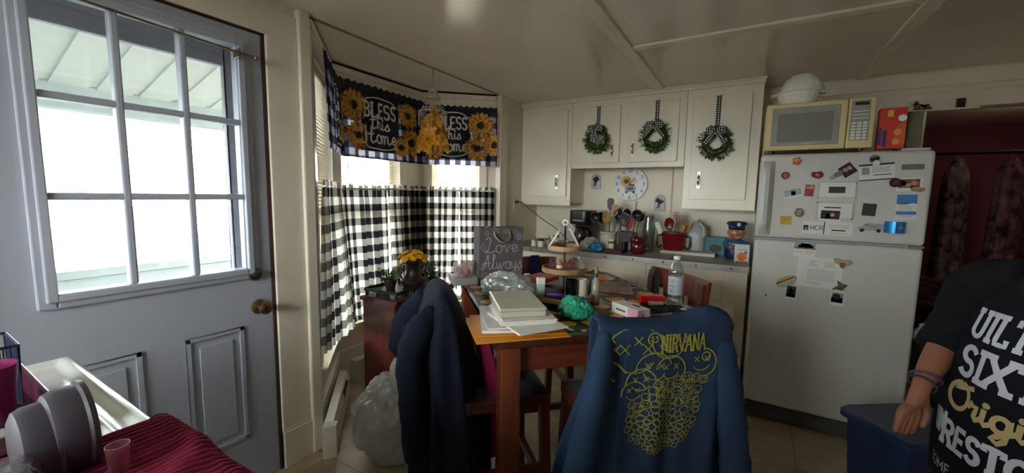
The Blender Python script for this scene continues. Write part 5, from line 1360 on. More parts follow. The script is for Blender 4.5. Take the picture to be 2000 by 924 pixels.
MB().box(-.05, -.1165, .232, .05, -.113, .246).build('chrome_badge', mat('badge_silver', '8e9092', .35, .8, var=.5, scale=150), cm)
MB().lathe([(.001, 0), (.06, 0), (.066, .03), (.068, .07), (.055, .11), (.045, .125), (.043, .125), (.052, .108), (.062, .07), (.058, .006), (.001, .006)], 30, (0, -.035, .037)).build('carafe', glassy('smoked_carafe', '6e6a66', .12), cm, smooth=True)
MB().lathe([(.046, .125), (.048, .135), (.03, .142), (.001, .142)], 24, (0, -.035, .037)).build('carafe_lid', M_black, cm, smooth=True)
MB().tube([(.055, -.06, .15), (.095, -.10, .15), (.10, -.105, .11), (.075, -.08, .07)], .008, 8).build('carafe_handle', M_black, cm, smooth=True)

def utensil(kind, label, base, top, m, grp, hw=.004):
    b, t_ = Vector(base), Vector(top); d = (t_ - b).normalized(); L = (t_ - b).length
    o = thing({'spoon': 'serving_spoon', 'ladle': 'ladle', 'turner': 'slotted_turner', 'spat': 'spatula', 'fork': 'pasta_fork', 'whisk': 'whisk', 'knife': 'knife', 'brush': 'basting_brush', 'peeler': 'kitchen_gadget'}[kind], label, 'utensil', base, group=grp)
    x = d.cross(Vector((0, 1, .001))).normalized() if abs(d.y) < .98 else Vector((1, 0, 0)); y = d.cross(x)
    Mx = Matrix(((x.x, y.x, d.x, 0), (x.y, y.y, d.y, 0), (x.z, y.z, d.z, 0), (0, 0, 0, 1)))
    hl = {'spoon': .10, 'ladle': .085, 'turner': .11, 'spat': .10, 'fork': .09, 'whisk': .11, 'knife': 0, 'brush': .06, 'peeler': .07}[kind]
    MB(Mx).tube([(0, 0, 0), (0, 0, (L - hl) * .5), (0, 0, L - hl + .01)], [hw * 1.4, hw, hw * .9], 10, flat=.6).build('handle', m, o, smooth=True)
    h0 = L - hl
    if kind in ('spoon', 'ladle'):
        r = .036 if kind == 'spoon' else .042
        MB(Mx).sheet(lambda u, v: Vector((r * v * math.cos(2 * pi * u), -.022 * (1 - v * v) + .0, h0 + hl * .5 + hl * .52 * v * math.sin(2 * pi * u))), 24, 6).build('bowl', m, o, smooth=True, solid=.003)
    elif kind in ('turner', 'spat'):
        w = .038; q = MB(Mx)
        if kind == 'turner':
            q.box(-w, -.0015, h0, w, .0015, h0 + .02).box(-w, -.0015, h0 + hl - .012, w, .0015, h0 + hl)
            for k in range(5): q.box(-w + k * .0165, -.0015, h0 + .02, -w + .009 + k * .0165, .0015, h0 + hl - .012)
        else: q.rings([[(s * xx, yy, zz) for s, yy in ((-1, -.003), (1, -.003), (1, .003), (-1, .003))] for xx, zz in ((.010, h0), (.026, h0 + .025), (.03, h0 + hl * .8), (.022, h0 + hl))])
        q.build('blade', m, o, bevel=.001)
    elif kind == 'fork':
        q = MB(Mx).sheet(lambda u, v: Vector((.03 * v * math.cos(2 * pi * u), -.015 * (1 - v * v), h0 + hl * .45 + hl * .42 * v * math.sin(2 * pi * u))), 20, 5)
        for s in (-1, 0, 1): q.cyl((s * .018, 0, h0 + hl * .75), (s * .02, -.022, h0 + hl), .004, .003, 8)
        q.build('head', m, o, smooth=True, solid=.003)
    elif kind == 'whisk':
        for k in range(5):
            a = pi * k / 5
            MB(Mx).tube([(.03 * math.sin(pi * s) * math.cos(a), .03 * math.sin(pi * s) * math.sin(a), h0 + hl * (1 - abs(2 * s - 1) ** 1.6)) for s in [i / 14 for i in range(15)]], .0012, 5).build('wire', m, o)
    elif kind in ('brush', 'peeler'):
        MB(Mx).rings([[(s * xx, yy, zz) for s, yy in ((-1, -.006), (1, -.006), (1, .006), (-1, .006))] for xx, zz in ((.008, h0), (.018, h0 + .02), (.016, h0 + hl))]).build('head', m, o, bevel=.003)
    return o
M_nyl = mat('black_nylon', '151416', .4)
M_stick = wood('pale_wood_spoon', '8e6b42', 'b08b5c', .55, 'Z', coat=0)
M_crock = mat('cream_stoneware', 'cfc6b4', .35, var=.05)
G1 = 'utensils in the cream crock'
cr = thing('utensil_crock', 'cream stoneware crock full of black utensils', 'crock', (-1.015, 3.30, Z0))
MB().lathe([(.001, 0), (.062, 0), (.068, .006), (.068, .135), (.073, .14), (.073, .155), (.066, .155), (.061, .14), (.060, .012), (.001, .012)], 36).build('crock', M_crock, cr, smooth=True)
B1 = Vector((-1.015, 3.30, Z0 + .015))
for kind, lab, dx, dy, tx_, ty_, L, m in (
        ('ladle', 'round black ladle leaning left out of the cream crock', -.03, 0, -.12, -.05, .30, M_nyl),
        ('spoon', 'black spoon beside the ladle in the cream crock', -.015, .02, -.085, .03, .30, M_nyl),
        ('turner', 'black slotted turner leaning right out of the cream crock', .02, -.01, .155, -.02, .30, M_nyl),
        ('spat', 'tall black spatula rising highest from the cream crock', .0, .01, .0, .03, .42, M_nyl),
        ('spoon', 'pale wooden spoon in the middle of the cream crock', .0, -.02, -.02, -.02, .31, M_stick),
        ('spat', 'brown wooden spatula upright in the cream crock', .02, .02, .045, .02, .37, M_stick),
        ('fork', 'black pasta fork at the back of the cream crock', .01, .03, .075, .05, .35, M_nyl)):
    utensil(kind, lab, B1 + Vector((dx, dy, 0)), B1 + Vector((tx_, ty_, 0)) + Vector((0, 0, L)), m, G1)
G2 = 'utensils in the black canister'
bc = thing('utensil_canister', 'black square canister full of dark utensils', 'canister', (-.865, 3.33, Z0), R(8))
MB().rings([[(s * q, t_ * q, z) for s, t_ in ((-1, -1), (1, -1), (1, 1), (-1, 1))] for z, q in ((0, .052), (.165, .058), (.165, .052), (.01, .047))]).build('canister', M_black, bc, bevel=.004)
B2 = Vector((-.865, 3.33, Z0 + .0105))
for kind, lab, dx, tx_, ty_, L, m in (
        ('spoon', 'black spoon leaning left out of the black canister', -.02, -.085, -.02, .33, M_nyl),
        ('ladle', 'black ladle leaning right out of the black canister', .02, .085, -.02, .335, M_nyl),
        ('spoon', 'black spoon upright at the back of the black canister', .0, -.02, .03, .34, M_nyl),
        ('spat', 'red silicone spatula in front in the black canister', .01, .02, -.03, .27, mat('red_silicone', '9b2320', .4)),
        ('fork', 'black pasta server at the right of the black canister', .025, .11, .03, .32, M_nyl)):
    utensil(kind, lab, B2 + Vector((dx, 0, 0)), B2 + Vector((tx_, ty_, L)), m, G2)
jr = thing('candle_jar', 'dark red ribbed glass jar at the front of the worktop', 'jar', (-.745, 3.21, Z0))
MB().lathe([(.001, 0), (.045, 0), (.052, .006), (.060, .02), (.062, .075), (.055, .09), (.060, .10), (.060, .125), (.056, .13), (.05, .128), (.05, .09), (.001, .09)], 30).build('jar', mat('dark_red_glass', '5c1018', .15, coat=.5), jr, smooth=True)
MB().box(-.064, -.012, .03, -.058, .012, .08).build('tag', M_paper, jr)
sy = thing('syrup_bottle', 'small bottle with a tan cap behind the dark red jar', 'bottle', (-.79, 3.30, Z0))
MB().lathe([(.001, 0), (.028, 0), (.028, .11), (.012, .145), (.012, .165), (.001, .165)], 20).build('bottle', mat('dark_red_syrup', '5a1a1a', .2), sy, smooth=True)
MB().cyl((0, 0, .1655), (0, 0, .195), .014, n=16).build('cap', mat('tan_cap', 'b39a6a', .4), sy, smooth=True)
gl = thing('glass_carafe', 'tall clear glass bottle by the wall behind the dark red jar', 'bottle', (-.72, 3.45, Z0))
MB().lathe([(.001, 0), (.05, 0), (.052, .01), (.052, .20), (.045, .26), (.045, .30), (.042, .30), (.042, .25), (.048, .20), (.048, .01), (.001, .008)], 28).build('glass', M_clear, gl, smooth=True)
# white cutting board, red bucket of utensils
tag(MB().box(-.20, -.05, 0, .20, .09, .024).build('cutting_board', mat('white_cutting_board', 'd8d4ca', .5), bevel=.004, loc=(-.405, 3.43, Z0)), 'long white board lying under the red bucket and the milk jug', 'board')
ZB = Z0 + .0245
M_br = mat('dark_red_plastic', '7a1420', .35)
rbk = thing('utensil_bucket', 'dark red bucket with black side handles full of utensils', 'bucket', (-.52, 3.455, ZB))
MB().lathe([(.001, 0), (.072, 0), (.075, .004), (.094, .135), (.098, .138), (.098, .146), (.090, .146), (.071, .01), (.001, .01)], 36, sy=.75).build('bucket', M_br, rbk, smooth=True)
for s in (-1, 1): MB().tube([(s * .088, 0, .12), (s * .125, -.01, .11), (s * .128, -.01, .05), (s * .115, -.01, .01), (s * .085, 0, .03)], .008, 8).build('handle', M_black, rbk, smooth=True)
B3 = Vector((-.52, 3.455, ZB + .012)); G3 = 'utensils in the dark red bucket'
for kind, lab, dx, tx_, ty_, L, m in (
        ('spoon', 'dark red serving spoon at the left of the red bucket', -.03, -.04, -.02, .25, M_br),
        ('spat', 'tall dark red spatula in the red bucket', .0, .015, .0, .30, M_br),
        ('whisk', 'steel whisk in the middle of the red bucket', .01, .035, -.02, .285, M_chrome),
        ('spoon', 'pale wooden spoon leaning right out of the red bucket', .03, .105, .0, .235, M_stick),
        ('brush', 'wooden handled brush at the right of the red bucket', .03, .075, -.03, .20, M_stick),
        ('peeler', 'steel gadget hooked at the front of the red bucket', -.02, -.025, -.045, .18, M_steel)):
    utensil(kind, lab, B3 + Vector((dx, 0, 0)), B3 + Vector((tx_, ty_, L)), m, G3)
pt2 = tag(MB().box(-.018, -.004, 0, .018, .004, .10).build('price_tag', M_paper, bevel=.002, loc=(-.615, 3.43, Z0 + .155)), 'white tag leaning out of the left of the dark red bucket', 'tag'); pt2.rotation_euler = (0, R(-24), 0)
mk = thing('milk_jug', 'empty translucent gallon jug against the back wall', 'jug', (-.365, 3.545, ZB))
M_jug = mat('cloudy_jug_plastic', 'd0d2d2', .3, var=.03, translucent=.4)
def sq(r, z, e=.55): return [(r * math.copysign(abs(math.cos(a)) ** e, math.cos(a)), r * math.copysign(abs(math.sin(a)) ** e, math.sin(a)), z) for a in [2 * pi * k / 40 for k in range(40)]]
MB().rings([sq(.06, 0), sq(.074, .006), sq(.075, .14), sq(.07, .165), sq(.045, .21, .75), sq(.022, .235, 1), sq(.019, .25, 1)]).build('body', M_jug, mk, smooth=True)
MB().cyl((0, 0, .2505), (0, 0, .262), .021, n=20).build('cap', M_white, mk)
MB().tube([(.03, -.03, .225), (.062, -.062, .19), (.068, -.068, .14), (.05, -.05, .10)], .011, 8).build('handle', M_jug, mk, smooth=True)
tb_ = thing('tea_box', 'teal carton with a dark oval picture left of the policeman jar', 'box', (-.225, 3.56, Z0))
MB().box(-.075, -.04, 0, .075, .04, .145).build('carton', mat('teal_carton', '3d7d86', .5), tb_, bevel=.002)
MB().disc((0.01, .055), .045, lambda x, y: (x, -.041, y), 28, .03).build('oval_picture', mat('dark_oval_print', '2a2620', .5, var=.8, scale=60), tb_)
# snack bag heap and packets
sb = thing('bread_bag', 'pale bag of snacks slumped between coffee maker and crock', 'bag', (-1.135, 3.20, Z0))
blob('bag', mat('pale_bag_film', 'b8b0a2', .4, var=.3, scale=40), sb, (0, 0, .045), (.075, .06, .055), 31, amp=.25, fold=.12)
bp = thing('blue_packet', 'bright blue packet leaning at the worktop front edge', 'packet', (-1.06, 3.13, Z0), R(12))
blob('packet', mat('bright_blue_film', '1b6fa6', .35, var=.2, scale=30), bp, (0, 0, .034), (.055, .022, .045), 33, amp=.3, fold=.1)
pill('amber pill bottle with white cap against the cream crock', -.955, 3.20, .085, MW, M_amber, r=.024)
tag(MB().box(-.07, -.03, 0, .07, .03, .03).build('maroon_pouch', mat('maroon_cloth', '5b1f33', .7), bevel=.010, seg=3, loc=(-.915, 3.145, Z0)), 'flat maroon pouch in front of the cream crock', 'pouch')
tag(MB().cyl((0, 0, 0), (0, 0, .085), .018, n=20).build('spice_jar', mat('dark_brown_jar', '2a1a18', .3), smooth=True, loc=(-.862, 3.225, Z0)), 'small dark jar between the cream crock and the black canister', 'jar')
# policeman jar
M_pol = mat('police_navy', '1b2a55', .3, coat=.4); M_psk = mat('figurine_skin', 'b9714f', .35, coat=.4); M_psh = mat('police_blue_shirt', '2f6284', .35, coat=.4)
pj = thing('policeman_jar', 'ceramic policeman figure jar with a navy peaked cap at the worktop end', 'figurine', (-.075, 3.42, Z0), R(12))
MB().lathe([(.001, 0), (.060, 0), (.066, .01), (.070, .05), (.066, .09), (.001, .09)], 30, sy=.8).build('trousers', M_pol, pj, smooth=True)
MB().lathe([(.066, .088), (.072, .10), (.070, .125), (.050, .145), (.025, .152), (.001, .152)], 30, sy=.8).build('shirt', M_psh, pj, smooth=True)
MB().ball((0, -.004, .195), .054, 24, 16, (1.05, .95, .92)).ball((0, -.060, .192), .013, 12, 8).ball((-.056, 0, .195), .014, 10, 8, (.5, 1, 1.2)).ball((.056, 0, .195), .014, 10, 8, (.5, 1, 1.2)).ball((0, -.034, .165), .026, 14, 8, (1, .8, .8)).build('head', M_psk, pj, smooth=True)
for s in (-1, 1):
    e = MB().ball((s * .019, -.050, .210), .0085, 10, 8, (1, .5, 1)).build('eye', M_white, pj, smooth=True)
    MB().ball((s * .018, -.0545, .210), .0042, 8, 6, (1, .5, 1)).build('pupil', M_black, e, smooth=True)
    MB().box(s * .008, -.054, .222, s * .030, -.047, .226).build('eyebrow', M_dark, pj, bevel=.001)
    MB().tube([(s * .066, -.01, .125), (s * .075, -.035, .10), (s * .045, -.066, .095)], [.02, .019, .015], 10).build('sleeve', M_psh, pj, smooth=True)
    MB().ball((s * .040, -.068, .092), .017, 12, 8, (1.1, .8, 1)).build('hand', M_psk, pj, smooth=True)
MB().tube([(-.022, -.052, .175), (-.012, -.0575, .168), (0, -.059, .166), (.012, -.0575, .168), (.022, -.052, .175)], [.002, .005, .006, .005, .002], 8).build('smile', mat('smile_white', 'd8c8b8', .4), pj, smooth=True)
MB().lathe([(.054, 0), (.056, .004), (.054, .018), (.062, .03), (.072, .042), (.055, .056), (.001, .06)], 30, (0, .004, .225), sy=.95).build('cap', M_pol, pj, smooth=True)
MB().sheet(lambda u, v: Vector((.054 * math.cos(pi + pi * u) * (1 + .0 * v), .004 + .052 * math.sin(pi + pi * u) * (1 + .45 * v * math.sin(pi * u)), .229 - .006 * v)), 16, 4).build('visor', M_black, pj, smooth=True, solid=.003)
MB().box(-.011, -.072, .250, .011, -.063, .274).build('cap_badge', mat('badge_silver_paint', 'c9ccd2', .3), pj, bevel=.002)
MB().box(-.045, -.083, .088, .045, -.076, .100).build('baton', mat('silver_baton', '9ea3a8', .3, .6), pj, bevel=.002)
po = thing('sweets_pouch', 'white pouch with a round orange picture in front of the policeman jar', 'packet', (.0, 3.285, Z0), R(6)) if False else thing('sweets_pouch', 'white pouch with a round orange picture in front of the policeman jar', 'packet', (-.028, 3.255, Z0), R(4))
fp = lambda x, y: (x, -.0165 + .0 * y, y)
MB().rings([[(s * .046, t_ * q, z) for s, t_ in ((-1, -1), (1, -1), (1, 1), (-1, 1))] for z, q in ((0, .015), (.03, .016), (.10, .008), (.128, .002))]).build('pouch', mat('white_pouch_film', 'd0d2d6', .35), po, bevel=.001)
fq = lambda x, y: (x, -(.0165 if y < .03 else lerp(.0165, .0085, (y - .03) / .07) if y < .1 else .004) - .0008, y)
MB().disc((.0, .042), .030, fq, 24).build('orange_print', mat('orange_sweet_print', 'd9741f', .4, var=.25, scale=40), po)
MB().rect(-.038, .002, .038, .010, fq).build('red_strip', mat('dull_red_print', '8e4a46', .5), po)
MB().disc((.024, .072), .010, fq, 16).rect(-.016, .108, .016, .116, fq).rect(-.03, .088, .026, .091, fq).build('grey_print', mat('grey_print', '6b6f78', .5), po)

# ------------------------------------------------------------------ magnets and papers on the refrigerator
FS = FY - .0005   # door face
def fpt(px, py): return None
def stick(name, label, cat, x, z, w, h, rot, m, th=.0012, grp=None, extra=()):
    t = thing(name, label, cat, (x, FS, z)); t.rotation_euler = (0, R(-rot), 0)
    if grp: t['group'] = grp
    MB().box(-w / 2, -th, -h / 2, w / 2, 0, h / 2).build('sheet', m, t)
    for nm_, prims, mm in extra:
        b = MB(); e = .0006
        for p in prims:
            f = lambda a, c, e=e: (a, -th - e, c)
            if p[0] == 'r': b.rect(*p[1:5], f)
            elif p[0] == 'd': b.disc(p[1:3], p[3], f, 18, p[4] if len(p) > 4 else None)
            elif p[0] == 'l':
                for k in range(p[5]): b.rect(p[1], p[2] - k * p[4], p[3] - (k % 3) * .004, p[2] - k * p[4] + .0022, f)
            elif p[0] == 't': write(b, p[1], p[2], p[3], p[4], p[5], f, CAPS, .1)
            e += .0003
        b.build(nm_, mm, t)
    return t
M_ph = mat('dark_photo_print', '2b2526', .3, var=.9, scale=45)
M_ph2 = mat('warm_photo_print', '6a4a3c', .3, var=.9, scale=40)
M_ink2 = mat('black_ink', '1d1d20', .6); M_gink = mat('grey_ink', '8c8f96', .6); M_nav = mat('navy_ink', '23264a', .6)
M_card = mat('white_card', 'd6d6d4', .45, var=.02); M_mgrey = mat('grey_magnet_sheet', '6f6d66', .5); M_mdark = mat('dark_magnet_sheet', '2e2d2c', .5)
M_skin_p = mat('photo_skin', 'b98a78', .4)
GM = 'papers and magnets on the freezer door'
def lump(name, label, x, z, outline, m, th=.012, sc=1, extra=()):
    t = thing(name, label, 'magnet', (x, FS, z)); t['group'] = GM
    MB().prism([(a * sc, b * sc) for a, b in outline], -th, 0, lambda p, q, r: (p, r, q)).build('body', m, t, bevel=min(.004, th * .35), smooth=True)
    for nm_, poly, mm in extra:
        b = MB()
        for k, pl_ in enumerate(poly): b.prism([(a * sc, c * sc) for a, c in pl_], -th - .0015 - k * .0002, -th, lambda p, q, r: (p, r, q))
        b.build(nm_, mm, t)
    return t
circ = lambda cx, cy, r, ry=None, n=18, rot=0: [(cx + r * math.cos(2 * pi * k / n) * math.cos(R(rot)) - (ry or r) * math.sin(2 * pi * k / n) * math.sin(R(rot)), cy + r * math.cos(2 * pi * k / n) * math.sin(R(rot)) + (ry or r) * math.sin(2 * pi * k / n) * math.cos(R(rot))) for k in range(n)]
def star(n, r0, r1, rot=0): return [((r0 if k % 2 else r1) * math.cos(R(rot) + pi * k / n), (r0 if k % 2 else r1) * math.sin(R(rot) + pi * k / n)) for k in range(2 * n)]
lump('fruit_magnet', 'orange glittery magnet near the top left of the freezer door', .211, 1.598, star(5, .017, .026, .3), mat('orange_resin', 'c4682a', .4, var=.3, scale=90), .014, 1, (('highlight', [circ(-.004, .004, .008)], mat('pale_orange', 'd99a55', .5)),))
lump('apple_magnet', 'round dark red magnet beside the freezer handle', .163, 1.517, circ(0, 0, .021) , mat('dark_red_resin', '7c1a22', .35), .012, 1, (('spots', [circ(-.004, .003, .003), circ(.005, -.002, .003), circ(0, -.008, .0025)], mat('pale_red', 'c98a86', .5)),))
lump('heart_magnet', 'dark red heart-like magnet right of the round red one', .31, 1.518, [(-.028, .004), (-.022, .018), (-.008, .016), (0, .018), (.018, .020), (.028, .008), (.024, -.010), (.008, -.021), (-.006, -.018), (-.022, -.010)], MATS['dark_red_resin'], .013, 1, (('swirl', [[(-.006, .010), (.010, -.004), (.006, -.010), (-.008, .002)]], MATS['pale_red']),))
stick('photo', 'dark photograph clipped diamond-wise on the freezer door', 'photo', .442, 1.544, .062, .062, 38, M_ph, grp=GM, extra=(('figures', [('d', -.008, .006, .010, .012), ('d', .012, .004, .010, .012)], M_skin_p),))
t = thing('clip_magnet', 'mauve and steel clip magnet holding the diamond-wise photo', 'magnet', (.405, FS - .0022, 1.524)); t['group'] = GM; t.rotation_euler = (0, R(-35), 0)
MB().box(-.016, -.012, -.012, .020, 0, .012).build('jaw', mat('mauve_plastic', '6d6480', .4), t, bevel=.003)
MB().box(-.045, -.010, -.009, -.0165, -.004, .009).build('lever', M_steel, t, bevel=.003)
stick('appointment_card', 'large white printed card with navy edges on the freezer door', 'paper', .562, 1.532, .142, .088, 5, M_card, grp=GM, extra=(
    ('navy_edge', [('r', -.071, .034, .071, .044), ('r', -.071, -.044, .071, -.038)], M_nav), ('portrait', [('r', -.06, -.012, -.028, .026)], M_gink), ('rule', [('r', -.015, -.018, .06, -.014)], M_ink2), ('print_lines', [('l', -.018, .022, .055, .006, 5)], M_gink)))
lump('bottle_cap_magnet', 'silver and black round magnet on top of the large white card', .546, 1.600, circ(0, 0, .022), M_steel, .012, 1, (('black_half', [[(-.02, .002), (.018, .012), (.02, -.006), (-.012, -.016)]], M_black),))
lump('button_magnet', 'silver round magnet holding the large white card', .556, 1.578, circ(0, 0, .016), MATS['badge_silver_paint'], .016)
stick('label_magnet', 'taupe rectangular magnet near the top right of the freezer door', 'magnet', .701, 1.555, .085, .028, 1, M_mgrey, .002, GM)
stick('photo', 'framed photo of small figures at the right edge of the freezer door', 'photo', .695, 1.467, .10, .07, 2, M_card, grp=GM, extra=(('picture', [('r', -.042, -.018, .04, .026)], M_ph2), ('figures', [('d', -.025, .005, .012), ('d', .018, .006, .012), ('d', -.002, -.004, .010)], M_skin_p), ('teal_patch', [('r', -.008, -.017, .012, -.006)], mat('teal_print', '5b9a9a', .5))))
lump('rose_magnet', 'dark round maroon magnet at the left of the small framed photo', .639, 1.475, circ(0, 0, .024), mat('dark_maroon_resin', '381420', .35), .015, 1, (('petals', [circ(.003, .004, .009), circ(-.007, -.006, .005)], mat('maroon_light', '6a3440', .4)),))
lump('state_magnet', 'tan map-shaped magnet under the small framed photo', .728, 1.438, [(-.03, .012), (-.005, .008), (.02, .014), (.028, .002), (.012, -.010), (-.008, -.006), (-.024, -.004)], mat('tan_resin', '8c745c', .5), .008)
stick('photo', 'tilted picture card of a figure on pale blue beside the handle', 'photo', .206, 1.415, .085, .05, 14, M_card, grp=GM, extra=(('blue_picture', [('r', -.041, -.014, .041, .023)], mat('pale_blue_print', '93a7ae', .5)), ('figure', [('r', -.008, -.013, .014, .012), ('d', .006, .016, .007)], mat('orange_tan_print', 'b78a62', .5))))
stick('photo', 'bright red picture card beside the tilted blue card', 'photo', .283, 1.431, .042, .065, -3, mat('red_picture_print', '8f2a2a', .4, var=.7, scale=50), grp=GM, extra=(('pale_print', [('d', .006, .018, .012), ('d', -.010, .016, .008)], M_skin_p),))
def fmag(label, x, z, w, h, ins, m):
    t = thing('frame_magnet', label, 'frame', (x, FS, z)); t['group'] = GM
    MB().box(-w / 2, -.004, -h / 2, w / 2, 0, h / 2).build('backing', M_card, t, bevel=.0015)
    b = .006
    MB().box(-w / 2, -.006, -h / 2, -w / 2 + b, -.004, h / 2).box(w / 2 - b, -.006, -h / 2, w / 2, -.004, h / 2).box(-w / 2, -.006, h / 2 - b, w / 2, -.004, h / 2).box(-w / 2, -.006, -h / 2, w / 2, -.004, -h / 2 + b).build('clear_rim', mat('clear_rim_white', 'bdbdbb', .2), t)
    if ins: MB().box(ins[0], -.0052, ins[1], ins[2], -.004, ins[3]).build('insert', m, t)
    return t
fmag('upper clear photo frame holding only a dark magnet strip', .405, 1.436, .166, .092, (-.036, -.018, .036, .017), M_mdark)
fmag('lower clear photo frame behind the couple photo', .402, 1.322, .163, .094, (-.045, .012, .028, .019), M_mdark)
o = stick('photo', 'white bordered photo of a couple over the lower clear frame', 'photo', .386, 1.296, .098, .068, -2, M_card, grp=GM, extra=(('picture', [('r', -.042, -.022, .042, .025)], M_ph), ('faces', [('d', -.010, -.002, .010), ('d', .010, .002, .010)], mat('photo_pink', 'c58f88', .5)), ('red_clothes', [('r', -.022, -.022, -.002, -.012)], mat('photo_red', '7a2020', .5)))); o.location.y = FS - .0062
stick('magnet_sheet', 'plain dark square magnet in the middle of the freezer door', 'magnet', .549, 1.331, .056, .066, -3, M_mdark, .002, GM)
stick('brochure', 'blue and white leaflet at the right side of the freezer door', 'paper', .694, 1.350, .080, .130, 1, M_card, grp=GM, extra=(('blue_panel', [('r', -.039, .015, .039, .064), ('r', -.039, -.04, .039, -.022)], mat('leaflet_blue', '3a78b4', .5)), ('print_lines', [('l', -.030, .008, .03, .008, 4), ('l', -.030, -.046, .03, .007, 2)], M_gink), ('white_wave', [('d', -.01, .012, .022, .008), ('d', .022, .012, .018, .008)], M_card)))
lump('shell_magnet', 'brown shell-like oval magnet at the left of the freezer door', .243, 1.305, circ(0, 0, .021, .026), mat('brown_shell', '7c6448', .5, var=.5, scale=80), .015, 1, (('ridge', [[(-.012, .010), (.010, .014), (.012, .008), (-.008, .002)], [(-.010, -.004), (.012, .0), (.010, -.008), (-.006, -.012)]], mat('tan_ridge', 'a58d68', .5)),))
stick('sticky_note', 'yellow note stuck at the lower left of the freezer door', 'paper', .185, 1.257, .055, .05, 2, mat('yellow_note', 'bf9a2e', .6), grp=GM, extra=(('faint_lines', [('l', -.02, .012, .018, .008, 3)], mat('ochre_ink', 'a07f24', .6)),))
t = stick('business_card', 'white business card lettered HCR at the bottom of the freezer door', 'paper', .377, 1.221, .225, .072, -1, M_card, grp=GM, extra=(('lettering', [('t', 'HCR', -.045, -.012, .024, .0032)], M_ink2), ('emblem', [('r', -.106, -.015, -.083, .012)], M_ink2), ('emblem_figure', [('d', -.094, .004, .0045), ('r', -.098, -.010, -.090, -.002)], M_card), ('bar', [('r', -.014, -.034, -.009, .034)], M_ink2), ('print_lines', [('l', .008, .018, .10, .011, 2), ('l', .012, -.026, .09, .01, 1)], mat('brown_ink', '8a6a66', .6)), ('phone_line', [('r', .022, -.012, .083, -.005)], M_ink2)))
t = thing('van_magnet', 'flat grey and white van-shaped magnet at the lower right of the freezer door', 'magnet', (.562, FS, 1.236)); t['group'] = GM
MB().prism([(-.052, -.016), (.052, -.016), (.054, .022), (-.020, .024), (-.034, .006), (-.052, .0)], -.002, 0, lambda p, q, r: (p, r, q)).build('van', mat('van_white', '9fa3ac', .4), t)
MB().prism([(-.018, .020), (-.029, .006), (-.005, .006), (-.005, .020)], -.0027, -.002, lambda p, q, r: (p, r, q)).build('window', mat('van_window', '7d8794', .3), t)
MB().rect(-.052, -.008, .052, -.005, lambda a, c: (a, -.0024, c)).rect(.0, .0, .03, .012, lambda a, c: (a, -.0024, c)).build('stripe', M_gink, t)
for x in (-.034, .034): MB().lathe([(.001, 0), (.009, 0), (.0095, .003), (.001, .003)], 18).build('wheel', M_ink2, t, loc=(x, -.0005, -.016)).rotation_euler = (R(90), 0, 0)
t = thing('can_holder_magnet', 'bright metallic blue half-cylinder magnet at the lower right of the freezer door', 'magnet', (.660, FS, 1.243)); t['group'] = GM
MB().rings([[(-.043, 0, z), ] + [(-.043 + .086 * (k / 14), -.038 * math.sin(pi * k / 14) ** .6, z) for k in range(1, 14)] + [(.043, 0, z)] for z in (-.03, -.028, .028, .03)]).build('body', mat('metallic_blue', '1f7fc2', .2, .5), t, smooth=True)
MB().disc((0, 0), .010, lambda a, c: (a + .012, -.0385, c), 14).build('red_emblem', mat('dull_red_emblem', '8c4a52', .4), t)
# on the lower door
GL = 'papers and magnets on the refrigerator door'
stick('letter', 'white typed letter on the lower refrigerator door', 'paper', .362, .965, .205, .175, -2, M_card, grp=GL, extra=(('print_lines', [('l', -.05, .065, -.012, .007, 5), ('l', -.055, .014, .075, .008, 8), ('l', -.06, -.058, .02, .008, 2), ('l', .02, .065, .07, .007, 5)], M_gink),))
o = stick('real_estate_card', 'card with a house picture above the typed letter', 'paper', .286, 1.096, .103, .085, -1, M_card, grp=GL, extra=(('sky_print', [('r', -.05, .0, .05, .042)], mat('grey_sky_print', '8f9aa3', .5)), ('house_print', [('r', -.032, .0, .040, .022), ('r', -.05, 0, .05, .008)], mat('brick_print', '7a4a42', .5, var=.4, scale=60)), ('roof_print', [('r', -.02, .022, .028, .032)], M_card), ('print_lines', [('l', -.048, -.014, -.008, .008, 2), ('l', .005, -.012, .045, .007, 3)], M_gink))); o.location.y = FS - .0022
lump('mushroom_magnet', 'cream and brown three-lobed magnet at the right of the typed letter', .462, 1.031, [(-.042, .014), (-.036, .028), (-.018, .026), (.002, .018), (.024, .022), (.040, .016), (.042, .002), (.028, -.008), (.014, -.010), (.004, -.028), (-.008, -.028), (-.016, -.010), (-.034, .002)], mat('cream_resin', 'a8977a', .5), .012, 1, (('brown_mark', [[(-.014, .004), (.012, .004), (.004, -.024), (-.008, -.022)]], mat('brown_resin', '6b4632', .5)),))
lump('leaf_magnet', 'green leafy magnet above the lower right photo', .458, .905, [(-.012, .028), (.002, .02), (.014, .010), (.036, .008), (.030, -.006), (.018, -.014), (.022, -.026), (-.004, -.024), (-.034, -.026), (-.018, -.010), (-.006, 0)], mat('green_resin', '4c5a2a', .5, var=.4, scale=60), .012)
o = lump('football_magnet', 'big striped oval magnet, yellow and pale blue, on the refrigerator door', .212, .898, circ(0, 0, .056, .028, 30, 33), mat('pale_blue_resin', '8aa3a0', .45), .010, 1, (('yellow_half', [circ(-.006, .008, .049, .018, 30, 33)], mat('ochre_resin', 'b29755', .45)), ('stripes', [[(-.044, -.02), (.038, .030), (.036, .034), (-.046, -.016)], [(-.030, -.022), (.044, .022), (.042, .026), (-.032, -.018)]], mat('pale_stripe', 'c2b48a', .5)))); o.location.y = FS - .002; o['group'] = GL
stick('photo', 'small photo of a baby below the striped oval magnet', 'photo', .241, .836, .052, .078, -3, M_card, grp=GL, extra=(('picture', [('r', -.023, -.030, .023, .036)], M_ph), ('face', [('d', 0, .010, .012)], M_skin_p), ('shirt', [('r', -.018, -.029, .02, -.006)], M_gink)))
